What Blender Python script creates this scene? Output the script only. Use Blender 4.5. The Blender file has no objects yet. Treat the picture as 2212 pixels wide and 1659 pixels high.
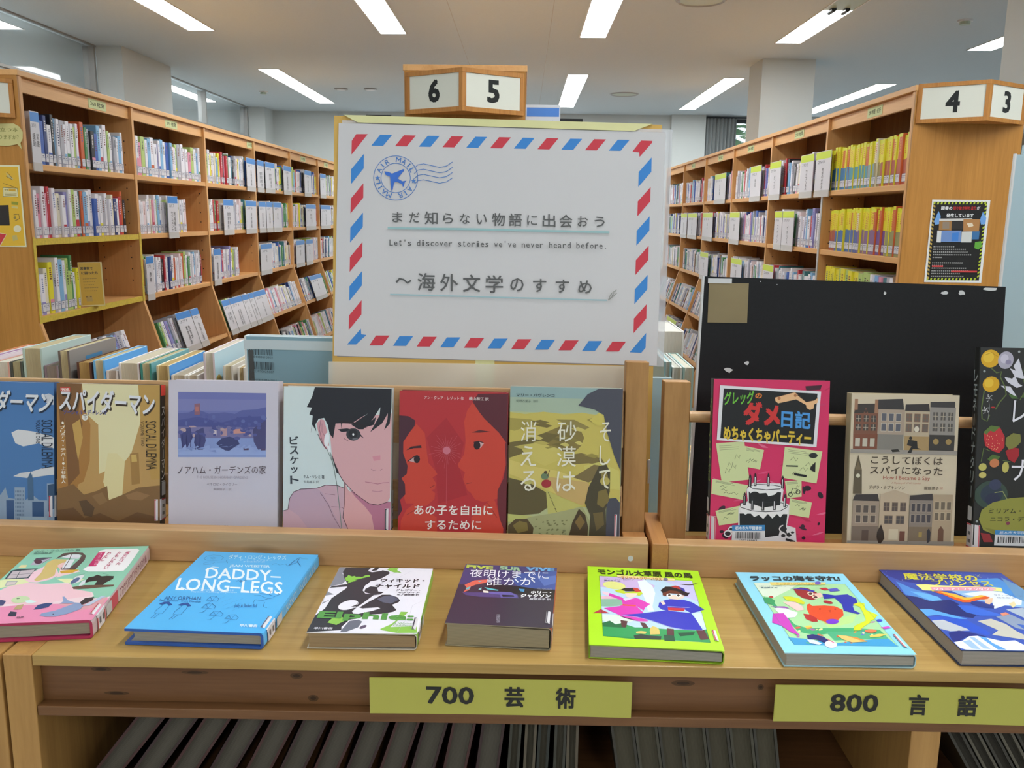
import bpy, math, random
from mathutils import Matrix, Vector

scene = bpy.context.scene
COL = scene.collection
R = math.radians

# ------------------------------------------------------------------ camera, world, exposure
cam_d = bpy.data.cameras.new('camera')
cam_d.sensor_fit = 'HORIZONTAL'; cam_d.sensor_width = 36.0
cam_d.lens = 36.0 * 1900.0 / 2212.0
cam_d.clip_start = 0.02; cam_d.clip_end = 100
cam = bpy.data.objects.new('camera', cam_d); COL.objects.link(cam)
cam.matrix_world = Matrix(((0.999841447630737, -0.014860853846126915, 0.009809924700846809, 0.0),
                           (0.01240921496054793, 0.18639674971989703, -0.9823961843767111, 0.0),
                           (0.012770708035780277, 0.9823621565984829, 0.18655160760347989, 1.45),
                           (0, 0, 0, 1)))
scene.camera = cam
scene.view_settings.view_transform = 'Standard'
scene.view_settings.look = 'None'
scene.view_settings.gamma = 1.0
scene.view_settings.use_curve_mapping = False
scene.view_settings.exposure = 0.0
try:
    scene.cycles.use_denoising = True
    scene.cycles.max_bounces = 8
    scene.cycles.diffuse_bounces = 5
    scene.cycles.caustics_reflective = False
    scene.cycles.caustics_refractive = False
    scene.cycles.sample_clamp_indirect = 6.0
except Exception:
    pass
LAMP = 26.0            # radiance of the lit ceiling panels
world = bpy.data.worlds.new('world'); scene.world = world
world.use_nodes = True
bg = world.node_tree.nodes['Background']
bg.inputs[0].default_value = (0.80, 0.90, 1.0, 1); bg.inputs[1].default_value = 1.6

# ------------------------------------------------------------------ colours and materials
def lin(h, g=1.0):
    if not isinstance(h, str): return tuple(h[:3]) + (1.0,)
    o = []
    if len(h) == 3: h = ''.join(a + a for a in h)
    for i in (0, 2, 4):
        v = int(h[i:i + 2], 16) / 255.0
        v = v / 12.92 if v <= .04045 else ((v + .055) / 1.055) ** 2.4
        o.append(min(.94, v * g))
    return (o[0], o[1], o[2], 1.0)

def mat(name, col=None, rough=.6, spec=.4, attr=False, bump=None, noise=None, coat=0, stripes=None):
    m = bpy.data.materials.new(name); m.use_nodes = True
    nt = m.node_tree; N = nt.nodes; L = nt.links
    b = N['Principled BSDF']
    b.inputs['Roughness'].default_value = rough
    b.inputs['Specular IOR Level'].default_value = spec
    if coat: b.inputs['Coat Weight'].default_value = coat; b.inputs['Coat Roughness'].default_value = .12
    src = None
    if attr:
        a = N.new('ShaderNodeAttribute'); a.attribute_name = 'Col'; src = a.outputs['Color']
    else:
        b.inputs['Base Color'].default_value = lin(col)
    if noise:
        sc, amt = noise
        tc = N.new('ShaderNodeTexCoord'); no = N.new('ShaderNodeTexNoise'); no.inputs['Scale'].default_value = sc; no.inputs['Detail'].default_value = 6
        L.new(tc.outputs['Object'], no.inputs['Vector'])
        mp = N.new('ShaderNodeMapRange'); mp.inputs['To Min'].default_value = 1 - amt; mp.inputs['To Max'].default_value = 1 + amt
        L.new(no.outputs['Fac'], mp.inputs['Value'])
        mx = N.new('ShaderNodeMix'); mx.data_type = 'RGBA'; mx.blend_type = 'MULTIPLY'; mx.inputs[0].default_value = 1
        if src: L.new(src, mx.inputs[6])
        else: mx.inputs[6].default_value = lin(col)
        L.new(mp.outputs['Result'], mx.inputs[7]); src = mx.outputs[2]
        if bump:
            bp = N.new('ShaderNodeBump'); bp.inputs['Strength'].default_value = bump; bp.inputs['Distance'].default_value = .002
            L.new(no.outputs['Fac'], bp.inputs['Height']); L.new(bp.outputs['Normal'], b.inputs['Normal'])
    if stripes:   # the leaf edges of a page block
        ax, sc = stripes
        tc = N.new('ShaderNodeTexCoord'); wv = N.new('ShaderNodeTexWave'); wv.bands_direction = ax; wv.inputs['Scale'].default_value = sc; wv.inputs['Distortion'].default_value = 1.5
        L.new(tc.outputs['Object'], wv.inputs['Vector'])
        mp = N.new('ShaderNodeMapRange'); mp.inputs['To Min'].default_value = .82; mp.inputs['To Max'].default_value = 1.02
        L.new(wv.outputs['Fac'], mp.inputs['Value'])
        mx = N.new('ShaderNodeMix'); mx.data_type = 'RGBA'; mx.blend_type = 'MULTIPLY'; mx.inputs[0].default_value = 1
        L.new(src, mx.inputs[6]) if src else None
        L.new(mp.outputs['Result'], mx.inputs[7]); src = mx.outputs[2]
    if src: L.new(src, b.inputs['Base Color'])
    return m

def wood(name, c1, c2, axis='X', scale=1.0, rough=.45, knots=0.0, fine=1.0):
    m = bpy.data.materials.new(name); m.use_nodes = True
    nt = m.node_tree; N = nt.nodes; L = nt.links; b = N['Principled BSDF']
    b.inputs['Roughness'].default_value = rough; b.inputs['Specular IOR Level'].default_value = .35
    tc = N.new('ShaderNodeTexCoord'); mp = N.new('ShaderNodeMapping')
    s = {'X': (1.2, 26, 26), 'Y': (26, 1.2, 26), 'Z': (26, 26, 1.2)}[axis]
    mp.inputs['Scale'].default_value = [v * scale for v in s]
    L.new(tc.outputs['Object'], mp.inputs['Vector'])
    n1 = N.new('ShaderNodeTexNoise'); n1.inputs['Scale'].default_value = 1.6; n1.inputs['Detail'].default_value = 8; n1.inputs['Roughness'].default_value = .65; n1.inputs['Distortion'].default_value = .6
    L.new(mp.outputs['Vector'], n1.inputs['Vector'])
    n2 = N.new('ShaderNodeTexNoise'); n2.inputs['Scale'].default_value = 9.0; n2.inputs['Detail'].default_value = 4
    L.new(mp.outputs['Vector'], n2.inputs['Vector'])
    ad = N.new('ShaderNodeMath'); ad.operation = 'MULTIPLY_ADD'; ad.inputs[1].default_value = .35 * fine
    L.new(n2.outputs['Fac'], ad.inputs[0]); L.new(n1.outputs['Fac'], ad.inputs[2])
    cr = N.new('ShaderNodeValToRGB'); e = cr.color_ramp.elements
    e[0].position = .42; e[0].color = lin(c2); e[1].position = .86; e[1].color = lin(c1)
    L.new(ad.outputs[0], cr.inputs['Fac']); out = cr.outputs['Color']
    if knots:
        vo = N.new('ShaderNodeTexVoronoi'); vo.inputs['Scale'].default_value = 1.0
        mk = N.new('ShaderNodeMapping'); k = {'X': (5.5, 1, 21), 'Y': (1, 5.5, 21), 'Z': (12, 12, 4)}[axis]; mk.inputs['Scale'].default_value = k
        L.new(tc.outputs['Object'], mk.inputs['Vector']); L.new(mk.outputs['Vector'], vo.inputs['Vector'])
        r2 = N.new('ShaderNodeMapRange'); r2.inputs['From Min'].default_value = .05; r2.inputs['From Max'].default_value = .16; r2.inputs['To Min'].default_value = 1 - knots; r2.inputs['To Max'].default_value = 1
        L.new(vo.outputs['Distance'], r2.inputs['Value'])
        mx = N.new('ShaderNodeMix'); mx.data_type = 'RGBA'; mx.blend_type = 'MULTIPLY'; mx.inputs[0].default_value = 1
        L.new(out, mx.inputs[6]); L.new(r2.outputs['Result'], mx.inputs[7]); out = mx.outputs[2]
    L.new(out, b.inputs['Base Color'])
    bp = N.new('ShaderNodeBump'); bp.inputs['Strength'].default_value = .08; bp.inputs['Distance'].default_value = .002
    L.new(ad.outputs[0], bp.inputs['Height']); L.new(bp.outputs['Normal'], b.inputs['Normal'])
    return m

def clear(name, tint, alpha, rough=.12):
    m = bpy.data.materials.new(name); m.use_nodes = True
    nt = m.node_tree; N = nt.nodes; L = nt.links
    for n in list(N):
        if n.type != 'OUTPUT_MATERIAL': N.remove(n)
    o = [n for n in N if n.type == 'OUTPUT_MATERIAL'][0]
    t = N.new('ShaderNodeBsdfTransparent'); p = N.new('ShaderNodeBsdfPrincipled'); mx = N.new('ShaderNodeMixShader')
    p.inputs['Base Color'].default_value = lin(tint); p.inputs['Roughness'].default_value = rough
    mx.inputs[0].default_value = alpha
    L.new(t.outputs[0], mx.inputs[1]); L.new(p.outputs[0], mx.inputs[2]); L.new(mx.outputs[0], o.inputs['Surface'])
    return m

def emis(name, col, s):
    m = bpy.data.materials.new(name); m.use_nodes = True
    b = m.node_tree.nodes['Principled BSDF']; b.inputs['Base Color'].default_value = lin(col)
    b.inputs['Emission Color'].default_value = lin(col); b.inputs['Emission Strength'].default_value = s
    return m

M = dict(
    case=wood('beech_veneer', 'deaa70', 'cc965c', 'Z', .7, .42),
    caseh=wood('beech_veneer_shelf', 'e2ae72', 'd09a5e', 'Y', .7, .42),
    panel=wood('oak_veneer_panel', 'b8803a', 'a06c2a', 'Z', .9, .45),
    sign=wood('sign_frame_wood', 'c48844', 'a56a30', 'Z', 1.5, .35),
    pine=wood('pine_rail', 'cba274', 'b0865a', 'X', 1.0, .4, .45),
    pinez=wood('pine_post', 'b28450', '9c7040', 'Z', 1.6, .5),
    piney=wood('pine_foot', 'c08850', 'a87040', 'Y', 1.6, .5),
    top=wood('lacquered_pine_top', 'b8965a', 'a17c40', 'X', 1.3, .28),
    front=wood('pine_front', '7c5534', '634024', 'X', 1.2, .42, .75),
    post=wood('pine_upright', 'b98c50', 'a07440', 'Z', 1.4, .42),
    knot=mat('wood_knot', '553a22', .5, .3, noise=(160, .2)), knot_core=mat('wood_knot_core', '3c2818', .5, .3),
    back=wood('dark_back_panel', '8a623c', '70492a', 'Z', .8, .6),
    printed=mat('printed_film', attr=True, rough=.33, spec=.45),
    matte=mat('printed_paper', attr=True, rough=.7, spec=.25),
    spine=mat('book_spine_film', attr=True, rough=.35, spec=.4),
    pages=mat('page_edges', attr=True, rough=.85, spec=.1, stripes=('Z', 260)),
    wall=mat('painted_wall', 'c2c7c6', .85, .2, noise=(3, .03)),
    ceil=mat('painted_ceiling', 'c8d1d6', .9, .1, noise=(60, .04)),
    floor=mat('carpet_tiles', 'a5a6a6', .95, .05, noise=(220, .25), bump=.3),
    dark=mat('dark_frame', '24262a', .4, .4),
    black=mat('black_foam_board', '1a1a1c', .55, .25, noise=(240, .25)),
    white=mat('white_plastic', 'dcdcdc', .4, .4),
    metal=mat('brushed_metal', '9a9a98', .35, .6),
    card=mat('yellow_cardboard', 'd2aa5e', .8, .2, noise=(40, .06)),
    tape=mat('yellow_tape', 'd8d49a', .35, .4, noise=(30, .08)),
    ytape=mat('patterned_yellow_tape', 'd3b94a', .5, .3, noise=(90, .28)),
    gtape=mat('patterned_silver_tape', 'b9b9ba', .4, .4, noise=(120, .35)),
    kraft=mat('brown_parcel_tape', '8a7a58', .3, .5, noise=(18, .18)),
    scuff=mat('white_torn_paper', 'cfcfcf', .8, .2),
    curtain=mat('grey_curtain', '8a8f90', .9, .1, noise=(90, .08)),
    leaf=mat('leaf', '3f7a34', .6, .3, noise=(3, .5)),
    bark=mat('bark', '5a4a3a', .9, .1, noise=(12, .3)),
    reflector=mat('lamp_reflector', 'a9b5a2', .35, .5),
    lamp=emis('lit_lamp_panel', 'f4f9ff', LAMP),
    film=clear('clear_wrinkled_film', 'e2dccf', .62, .22),
    lam=clear('clear_laminate', 'd5d5da', .35, .15),
    lip=clear('clear_divider_lip', 'dcd9d6', .72, .25),
    pale=clear('pale_blue_acrylic', 'b4ccd6', .9, .3),
    glass=clear('window_glass', 'cfe0e0', .12, .02),
)
def mirror_glass(): return clear('grey_clerestory_glass', 'b4bcbe', .34, .04)
M['mglass'] = mirror_glass()

# ------------------------------------------------------------------ mesh helpers
def tag(o, label=None, cat=None, group=None, kind=None):
    if label: o['label'] = label
    if cat: o['category'] = cat
    if group: o['group'] = group
    if kind: o['kind'] = kind
    return o

def empty(name, loc=(0, 0, 0), rot=(0, 0, 0), label=None, cat=None, group=None):
    o = bpy.data.objects.new(name, None); COL.objects.link(o)
    o.location = loc; o.rotation_euler = rot; o.empty_display_size = .05
    return tag(o, label, cat, group)

GREY = (.5, .5, .5, 1)
class MB:
    def __init__(s): s.v = []; s.f = []; s.c = []; s.m = []
    def add(s, vs, fs, col=GREY, mi=0, X=None):
        k = len(s.v)
        s.v += [tuple(X @ Vector(p)) for p in vs] if X is not None else [tuple(p) for p in vs]
        for f in fs: s.f.append([i + k for i in f]); s.c.append(col); s.m.append(mi)
    def poly(s, vs, col=GREY, mi=0, X=None): s.add(vs, [list(range(len(vs)))], col, mi, X)
    def box(s, a, b, col=GREY, mi=0, X=None):
        x0, y0, z0 = a; x1, y1, z1 = b
        s.add([(x0, y0, z0), (x1, y0, z0), (x1, y1, z0), (x0, y1, z0), (x0, y0, z1), (x1, y0, z1), (x1, y1, z1), (x0, y1, z1)],
              [(3, 2, 1, 0), (4, 5, 6, 7), (0, 1, 5, 4), (1, 2, 6, 5), (2, 3, 7, 6), (3, 0, 4, 7)], col, mi, X); return s
    def prism(s, prof, a, b, axis='y', col=GREY, mi=0, X=None):   # prof: 2-D outline pushed along an axis
        n = len(prof)
        mk = {'y': lambda p, t: (p[0], t, p[1]), 'x': lambda p, t: (t, p[0], p[1]), 'z': lambda p, t: (p[0], p[1], t)}[axis]
        vs = [mk(p, a) for p in prof] + [mk(p, b) for p in prof]
        fs = [list(range(n))[::-1], list(range(n, 2 * n))] + [(i, (i + 1) % n, n + (i + 1) % n, n + i) for i in range(n)]
        s.add(vs, fs, col, mi, X); return s
    def cyl(s, p, r, a, b, axis='z', n=20, col=GREY, mi=0, X=None):
        return s.prism([(p[0] + r * math.cos(2 * math.pi * k / n), p[1] + r * math.sin(2 * math.pi * k / n)) for k in range(n)], a, b, axis, col, mi, X)
    def build(s, name, parent=None, mats=('matte',), bevel=0, smooth=False):
        me = bpy.data.meshes.new(name); me.from_pydata(s.v, [], s.f)
        for k in mats: me.materials.append(M[k])
        me.polygons.foreach_set('material_index', s.m)
        at = me.attributes.new('Col', 'FLOAT_COLOR', 'FACE')
        at.data.foreach_set('color', [x for c in s.c for x in c])
        if smooth: me.polygons.foreach_set('use_smooth', [True] * len(s.f))
        me.update()
        o = bpy.data.objects.new(name, me); COL.objects.link(o)
        if parent: o.parent = parent
        if bevel:
            bv = o.modifiers.new('bevel', 'BEVEL'); bv.width = bevel; bv.segments = 2; bv.limit_method = 'ANGLE'
        return o

def structure(name, mb, mats): return tag(mb.build(name, None, mats), kind='structure')

# lettering: outlines of Blender's own font turned into flat faces
_tc = {}
def glyphs(t, bold):
    k = (t, bold)
    if k not in _tc:
        c = bpy.data.curves.new('lettering', 'FONT'); c.body = t; c.resolution_u = 2; c.fill_mode = 'FRONT'
        o = bpy.data.objects.new('lettering', c); COL.objects.link(o)
        dg = bpy.context.evaluated_depsgraph_get(); dg.update()
        me = bpy.data.meshes.new_from_object(o.evaluated_get(dg))
        base = [(v.co.x, v.co.y) for v in me.vertices]; bf = [tuple(p.vertices) for p in me.polygons]
        bpy.data.objects.remove(o); bpy.data.curves.remove(c); bpy.data.meshes.remove(me)
        vs = []; fs = []
        # heavier strokes: the outline printed again with small shifts
        sh = [(0, 0)] if bold <= 0 else [(-bold, -bold), (bold, -bold), (bold, bold), (-bold, bold)] + ([(0, 0)] if bold > .02 else [])
        for kk, (a, b) in enumerate(sh):
            q = len(vs); vs += [(x + a, y + b, kk) for x, y in base]; fs += [tuple(m + q for m in f) for f in bf]
        x0 = min(v[0] for v in vs); x1 = max(v[0] for v in vs); y0 = min(v[1] for v in vs); y1 = max(v[1] for v in vs)
        _tc[k] = ([((v[0] - x0) / max(x1 - x0, 1e-6), (v[1] - y0) / max(y1 - y0, 1e-6), v[2]) for v in vs], fs)
    return _tc[k]

def letter(mb, t, bl, br, tl, z, col, bold=0.0, mi=0, X=None, kz=1.2e-5):
    vs, fs = glyphs(t, bold)
    mb.add([(bl[0] + u * (br[0] - bl[0]) + v * (tl[0] - bl[0]), bl[1] + u * (br[1] - bl[1]) + v * (tl[1] - bl[1]), z + k * kz) for u, v, k in vs], fs, col, mi, X)

ART = {
 'mint': '0 9423280 1266 1921 1266 0 0 0 0 1921|0 15783128 0 480 70 749 254 848 406 906 738 910 830 750 1053 652 1098 566 1083 484 1241 517 1266 529 1266 0 0 0|0 15306672 5 0 23 223 202 369 439 397 805 397 1018 406 1241 517 1266 462 1266 0|0 14655656 805 397 1018 406 1241 517 1262 294 1080 226|0 15779020 89 705 155 875 324 955 554 887 764 886 839 750 1044 653 1088 545 958 532 782 459 609 388 303 444 218 408|0 15132848 0 1044 85 1083 287 1049 324 955 155 875 33 794 0 885|0 15132848 570 1033 715 1025 868 993 782 885 702 912|0 15911122 223 1075 257 1238 320 1406 443 1374 562 1126 506 1013 406 951 320 967|0 14072692 311 1431 305 1507 343 1594 492 1572 539 1493 548 1392 482 1421 471 1299 516 1129 488 1060 392 986 351 1022 350 1209|0 15647424 444 1398 463 1472 516 1494 557 1392 528 1344 509 1296|0 15781328 509 1321 704 1261 749 1210 598 1101 561 1056|0 14198844 527 1247 663 1275 723 1260 679 1179 563 1173|0 5917260 353 1606 376 1763 492 1788 587 1763 654 1667 684 1535 676 1263 525 1276 500 1346 603 1340 617 1565 605 1683 562 1725 464 1731 396 1656|0 14737642 398 1651 459 1718 562 1712 600 1670 603 1579 512 1597|0 14869738 485 1568 568 1573 603 1315 523 1308|1 5917260 10 352 1619 633 1603|1 5917260 8 470 1770 512 1571 546 1294|0 4147788 40 1063 12 1301 78 1341 272 1339 257 1238 278 1072|0 13154492 58 1085 37 1275 248 1307 257 1191 252 1092|1 4147788 7 38 1175 280 1201|1 4147788 7 105 1320 149 1080|0 15128736 52 1372 52 1451 118 1447 132 1367|0 5196376 136 1568 134 1645 207 1654 304 1648 262 1484 176 1489|0 12103872 149 1440 146 1567 232 1588 299 1636 262 1509 237 1430|0 5910592 239 1531 245 1510 246 1492 242 1478 234 1469 223 1466 208 1470 193 1480 178 1496 165 1515 154 1536 148 1557 147 1576 150 1590 158 1599 170 1602 184 1598 200 1587 215 1571 229 1552|0 14736608 739 932 753 1069 801 1113 828 1111 838 927 800 884|0 5925520 804 1031 810 1014 814 992 815 967 812 942 806 919 798 901 788 889 778 884 767 887 759 897 752 914 748 936 747 961 750 986 755 1009 764 1027 774 1040 784 1045 795 1042|0 3025456 890 879 889 1038 936 1058 957 1104 1018 1054 1078 1062 1145 1047 1158 977 1115 889 1101 823 1019 805 1010 940 937 921|0 14212320 861 836 857 948 885 969 908 878 885 791|0 6967108 810 795 923 833 1216 817 1220 777 988 742 843 739|1 3816000 4 746 1116 820 1135|1 3816000 4 1004 1125 1075 1097 1054 1052|0 13228200 495 548 502 523 500 498 490 476 473 460 450 451 423 449 396 455 370 469 349 488 334 512 326 537 328 562 337 584 355 601 378 610 405 612 433 606 459 592 480 572|0 6126160 362 564 392 574 398 549 375 542|0 14216424 466 496 517 514 594 459 550 431 501 450|0 11579564 119 877 87 1014 197 1008 212 905|0 14207168 127 899 108 985 188 986 199 917|0 3814468 439 173 431 259 497 237 525 149 470 146|0 12099696 439 298 439 397 491 414 515 294|0 3951224 632 278 635 386 695 423 763 420 751 321 682 285|0 9215168 736 148 745 185 848 238 928 331 974 388 907 392 830 396 850 445 799 561 821 560 877 474 967 409 1022 396 1080 323 1074 245 992 154 898 102 800 107|0 2764864 869 154 870 151 870 148 869 145 867 144 865 143 862 144 859 146 857 148 854 152 852 155 852 159 851 162 852 164 854 166 856 166 859 166 862 164 865 161 867 158|0 3813944 1018 406 1034 507 1117 523 1123 441 1056 344|0 4868720 182 491 229 540 289 506 303 404 227 388|0 12109016 1071 324 1183 540 1230 538 1130 321|0 16052466 756 1258 783 1354 756 1807 812 1844 1162 1836 1198 1780 1212 1305 1202 1184 1024 1176 837 1193|0 13119600 782 1342 759 1766 836 1767 867 1337|2 15782108 0 790 1673 828 1671 769 1737 マ|2 15782108 0 802 1597 839 1595 781 1660 ク|2 15782108 0 813 1522 850 1520 793 1584 ニ|2 15782108 0 824 1448 861 1446 804 1509 コ|2 15782108 0 835 1375 872 1373 816 1435 ル|2 12595306 10 1064 1677 1114 1677 1061 1754 魔|2 12595306 10 1064 1593 1113 1593 1061 1669 女|2 12595306 10 1065 1511 1113 1511 1062 1585 だ|2 12595306 10 1065 1430 1113 1430 1062 1503 っ|2 12595306 10 1065 1350 1113 1350 1062 1422 た|2 12595306 10 977 1672 1022 1672 975 1753 か|2 12595306 10 975 1584 1021 1583 974 1663 も|2 12595306 10 974 1496 1019 1496 972 1575 し|2 12595306 10 973 1411 1018 1411 971 1488 れ|2 12595306 10 972 1327 1016 1327 970 1403 な|2 12595306 10 971 1244 1015 1244 969 1319 い|2 12595306 10 868 1661 913 1661 867 1747 わ|2 12595306 10 865 1567 911 1567 864 1652 た|2 12595306 10 863 1476 908 1476 862 1558 し|2 5208690 10 56 1814 540 1812 43 1877 エル・マクニコル 著|2 5208690 20 62 1755 264 1753 56 1795 櫛田理絵 訳|2 6961736 30 555 86 619 90 547 116 PHP',
 'blue': '0 5616878 1321 1939 1321 0 0 0 0 1939|2 15791352 12 291 1198 1120 1178 206 1474 DADDY–|2 15791352 12 108 872 1235 854 21 1177 LONG–LEGS|1 15791352 14 253 1365 219 1410 223 1457 263 1496 333 1487|1 15791352 14 140 943 227 884 260 931|1 15791352 14 787 927 885 878 936 907 931 954|2 15003896 10 445 1493 891 1512 423 1574 JEAN WEBSTER|2 13953782 5 348 1737 1002 1764 310 1857 ダディ・ロング・レッグズ|2 13953782 0 494 1695 851 1709 480 1745 ジーン・ウェブスター|2 13953782 0 544 1648 789 1662 534 1684 木村由利子 訳|2 12903670 0 348 880 715 886 337 920 Translation for 2025|2 12903670 0 302 816 769 833 288 862 Hayakawa Publishing Corporation|1 3105440 5 70 1723 80 1798 136 1833 219 1824 281 1765 278 1695 195 1675 115 1679 70 1723|1 3105440 5 130 1744 159 1770 203 1745 181 1714 130 1744|1 3105440 5 118 1585 167 1632 237 1625 214 1567 134 1544|1 3105440 5 258 1627 363 1647|1 3105440 6 341 1693 381 1612|1 3105440 8 1077 1586 1099 1743 1130 1832 1152 1834|1 3105440 8 1138 1804 1139 1718 1218 1587|1 3105440 5 1159 1806 1239 1800|1 3105440 5 890 1608 917 1648 974 1603 1030 1637 1073 1580|1 3105440 6 1067 1585 1171 1722|1 3105440 5 663 1122 682 1175 719 1128 743 1181|1 3105440 5 656 1172 717 1103 731 1154 757 1170|0 3105440 716 1148 717 1142 717 1138 715 1133 712 1131 708 1129 703 1130 698 1132 694 1135 690 1140 688 1145 686 1150 687 1155 689 1159 692 1162 696 1163 701 1163 705 1161 710 1158 713 1153|1 3105440 6 1004 855 1059 838 1111 831 1098 924|1 3105440 6 1111 831 1173 792 1208 842 1189 875|1 3105440 5 963 793 1018 810 1084 760 1148 744 1180 770|1 3105440 5 1011 617 1002 705 1085 692 1129 742|1 3105440 5 1118 651 1141 544 1185 527|2 3105440 0 96 636 465 648 71 717 ANY ORPHAN|2 3105440 0 65 601 489 593 53 646 Rear Elevation   Front Elevation|0 2445208 90 530 121 585 167 594 233 523 204 509 162 549 130 519|1 3105440 5 142 513 127 392 136 329 218 321 212 444 204 509|1 3105440 5 159 321 149 216|1 3105440 5 190 318 177 219|0 2445208 285 520 317 574 363 584 427 513 398 499 357 539 325 509|1 3105440 5 337 503 319 383 327 320 407 312 405 435 398 499|1 3105440 5 349 312 337 208|1 3105440 5 380 309 364 211|1 3105440 5 523 655 532 735 587 748 639 690 640 633 584 650 523 655|1 3105440 3 532 735 584 650 564 547|1 3105440 3 587 748 584 650|1 3105440 3 541 556 584 572|1 3105440 5 546 478 556 563 616 577 672 515 672 456 612 473 546 478|1 3105440 3 556 563 612 473 590 365|1 3105440 3 616 577 612 473|1 3105440 3 565 374 612 391|1 3105440 5 683 323 694 405 753 418 807 359 806 302 748 319 683 323|1 3105440 3 694 405 748 319 725 215|1 3105440 3 753 418 748 319|1 3105440 3 701 224 746 240|1 3105440 5 859 260 872 340 930 353 981 295 980 240 923 256 859 260|1 3105440 3 872 340 923 256 897 154|1 3105440 3 930 353 923 256|1 3105440 3 874 162 919 178|1 4887244 3 649 691 677 751|1 4887244 3 696 612 724 671|1 4887244 3 741 536 769 594|1 4887244 3 786 461 814 517|1 4887244 3 732 659 761 718|1 4887244 3 778 581 806 640|1 4887244 3 822 505 851 563|1 4887244 3 866 431 895 487|1 4887244 3 815 627 844 686|1 4887244 3 859 550 888 608|1 4887244 3 903 475 932 532|1 4887244 3 852 674 881 733|2 3105440 0 865 493 1088 504 839 588 Judy at Basket Ball|2 15003896 20 1059 101 1228 104 1045 158 早川書房',
 'elf': '0 15329007 1034 1554 1034 0 0 0 0 1554|0 8816786 0 1554 88 1551 64 1374 145 1240 116 1104 0 1036 0 970 7 904 85 844 0 809 0 805 12 656 77 720 9 611 0 903|0 3355706 74 1550 220 1554 336 1554 559 1451 580 1399 514 1275 448 1203 365 1083 359 953 399 875 562 852 654 856 740 798 779 724 769 678 712 616 772 502 746 458 639 410 504 389 431 302 349 270 303 120 316 55 0 0 1 351 62 511 78 751 178 992 182 1041 0 1000 19 1042 170 1107 91 1306 61 1427|0 6054002 539 743 606 823 682 842 768 739 695 645 614 671|0 15329007 328 1458 347 1539 390 1554 538 1554 472 1465 379 1425|0 3355706 361 1450 392 1554 437 1554 427 1480|0 9095498 115 1255 133 1308 137 1343 183 1302 207 1320 226 1295 260 1300 296 1290 322 1343 364 1345 376 1311 320 1274 227 1210 257 1194 202 1158 168 1115 171 1173 141 1189|0 15329007 573 1399 646 1428 703 1422 617 1331 557 1260 532 1241|0 15329007 370 1050 403 1184 442 1203 544 1259 574 995 550 930 510 976 489 1023 424 1053 381 922|0 3355706 381 986 424 1053 494 1040 524 929 586 916 560 867 467 863 384 906|0 15329007 634 998 634 981 627 966 614 953 598 945 579 941 559 943 540 949 525 961 513 975 508 992 508 1009 515 1025 527 1037 544 1046 563 1050 583 1048 602 1041 618 1030 629 1015|1 13220024 3 522 985 535 1034 588 1044 614 997 586 960 550 975|0 15329007 367 657 371 623 366 586 353 551 332 520 306 497 278 483 249 480 223 488 202 506 189 534 184 567 188 603 201 639 222 671 248 695 277 710 306 713 333 704 354 685|0 15329007 329 524 385 571 492 833 575 852 470 679 406 557|0 3355706 306 545 358 614 361 673 367 599 383 578|0 15329007 342 452 375 555 431 522 580 551 609 530 541 476 414 399 363 404|0 9224530 530 1503 556 1554 590 1554 652 1545 645 1491 703 1422 618 1427|0 9224530 674 85 768 196 796 265 821 462 891 458 878 408 810 252 765 129 944 151 1013 148 1032 25 840 16 702 61|0 6975100 316 55 354 243 435 275 494 223 463 114 371 18 311 15|0 9224530 151 206 181 304 262 335 320 262 247 157|0 15329007 365 18 463 114 474 195 493 305 589 324 590 161 674 85 600 17|0 6049896 537 152 538 141 537 129 532 116 526 104 517 94 507 87 498 83 489 83 482 87 478 95 476 105 477 117 482 130 489 142 497 153 507 160 517 164 525 164 532 160|1 12631240 2 840 16 915 409 918 611 1010 720|1 13157584 2 539 1293 720 1512 859 1537|1 13157584 2 621 1195 797 1462 968 1506|2 2894896 35 507 1159 976 1165 506 1257 ウィキッド・|2 2894896 35 474 1015 940 1021 471 1121 チャイルド|2 5592412 20 704 941 956 946 703 989 グレゴリー・|2 5592412 20 731 885 958 890 731 923 マグワイア|2 5592412 20 729 829 958 837 728 869 市ノ瀬美麗 訳|2 5806410 35 30 248 967 226 25 444 Elphie:|2 8038506 0 782 186 983 188 783 221 A Wicked|2 8038506 0 787 144 982 145 788 184 Childhood|2 14737126 20 54 57 230 58 50 101 早川書房',
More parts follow.
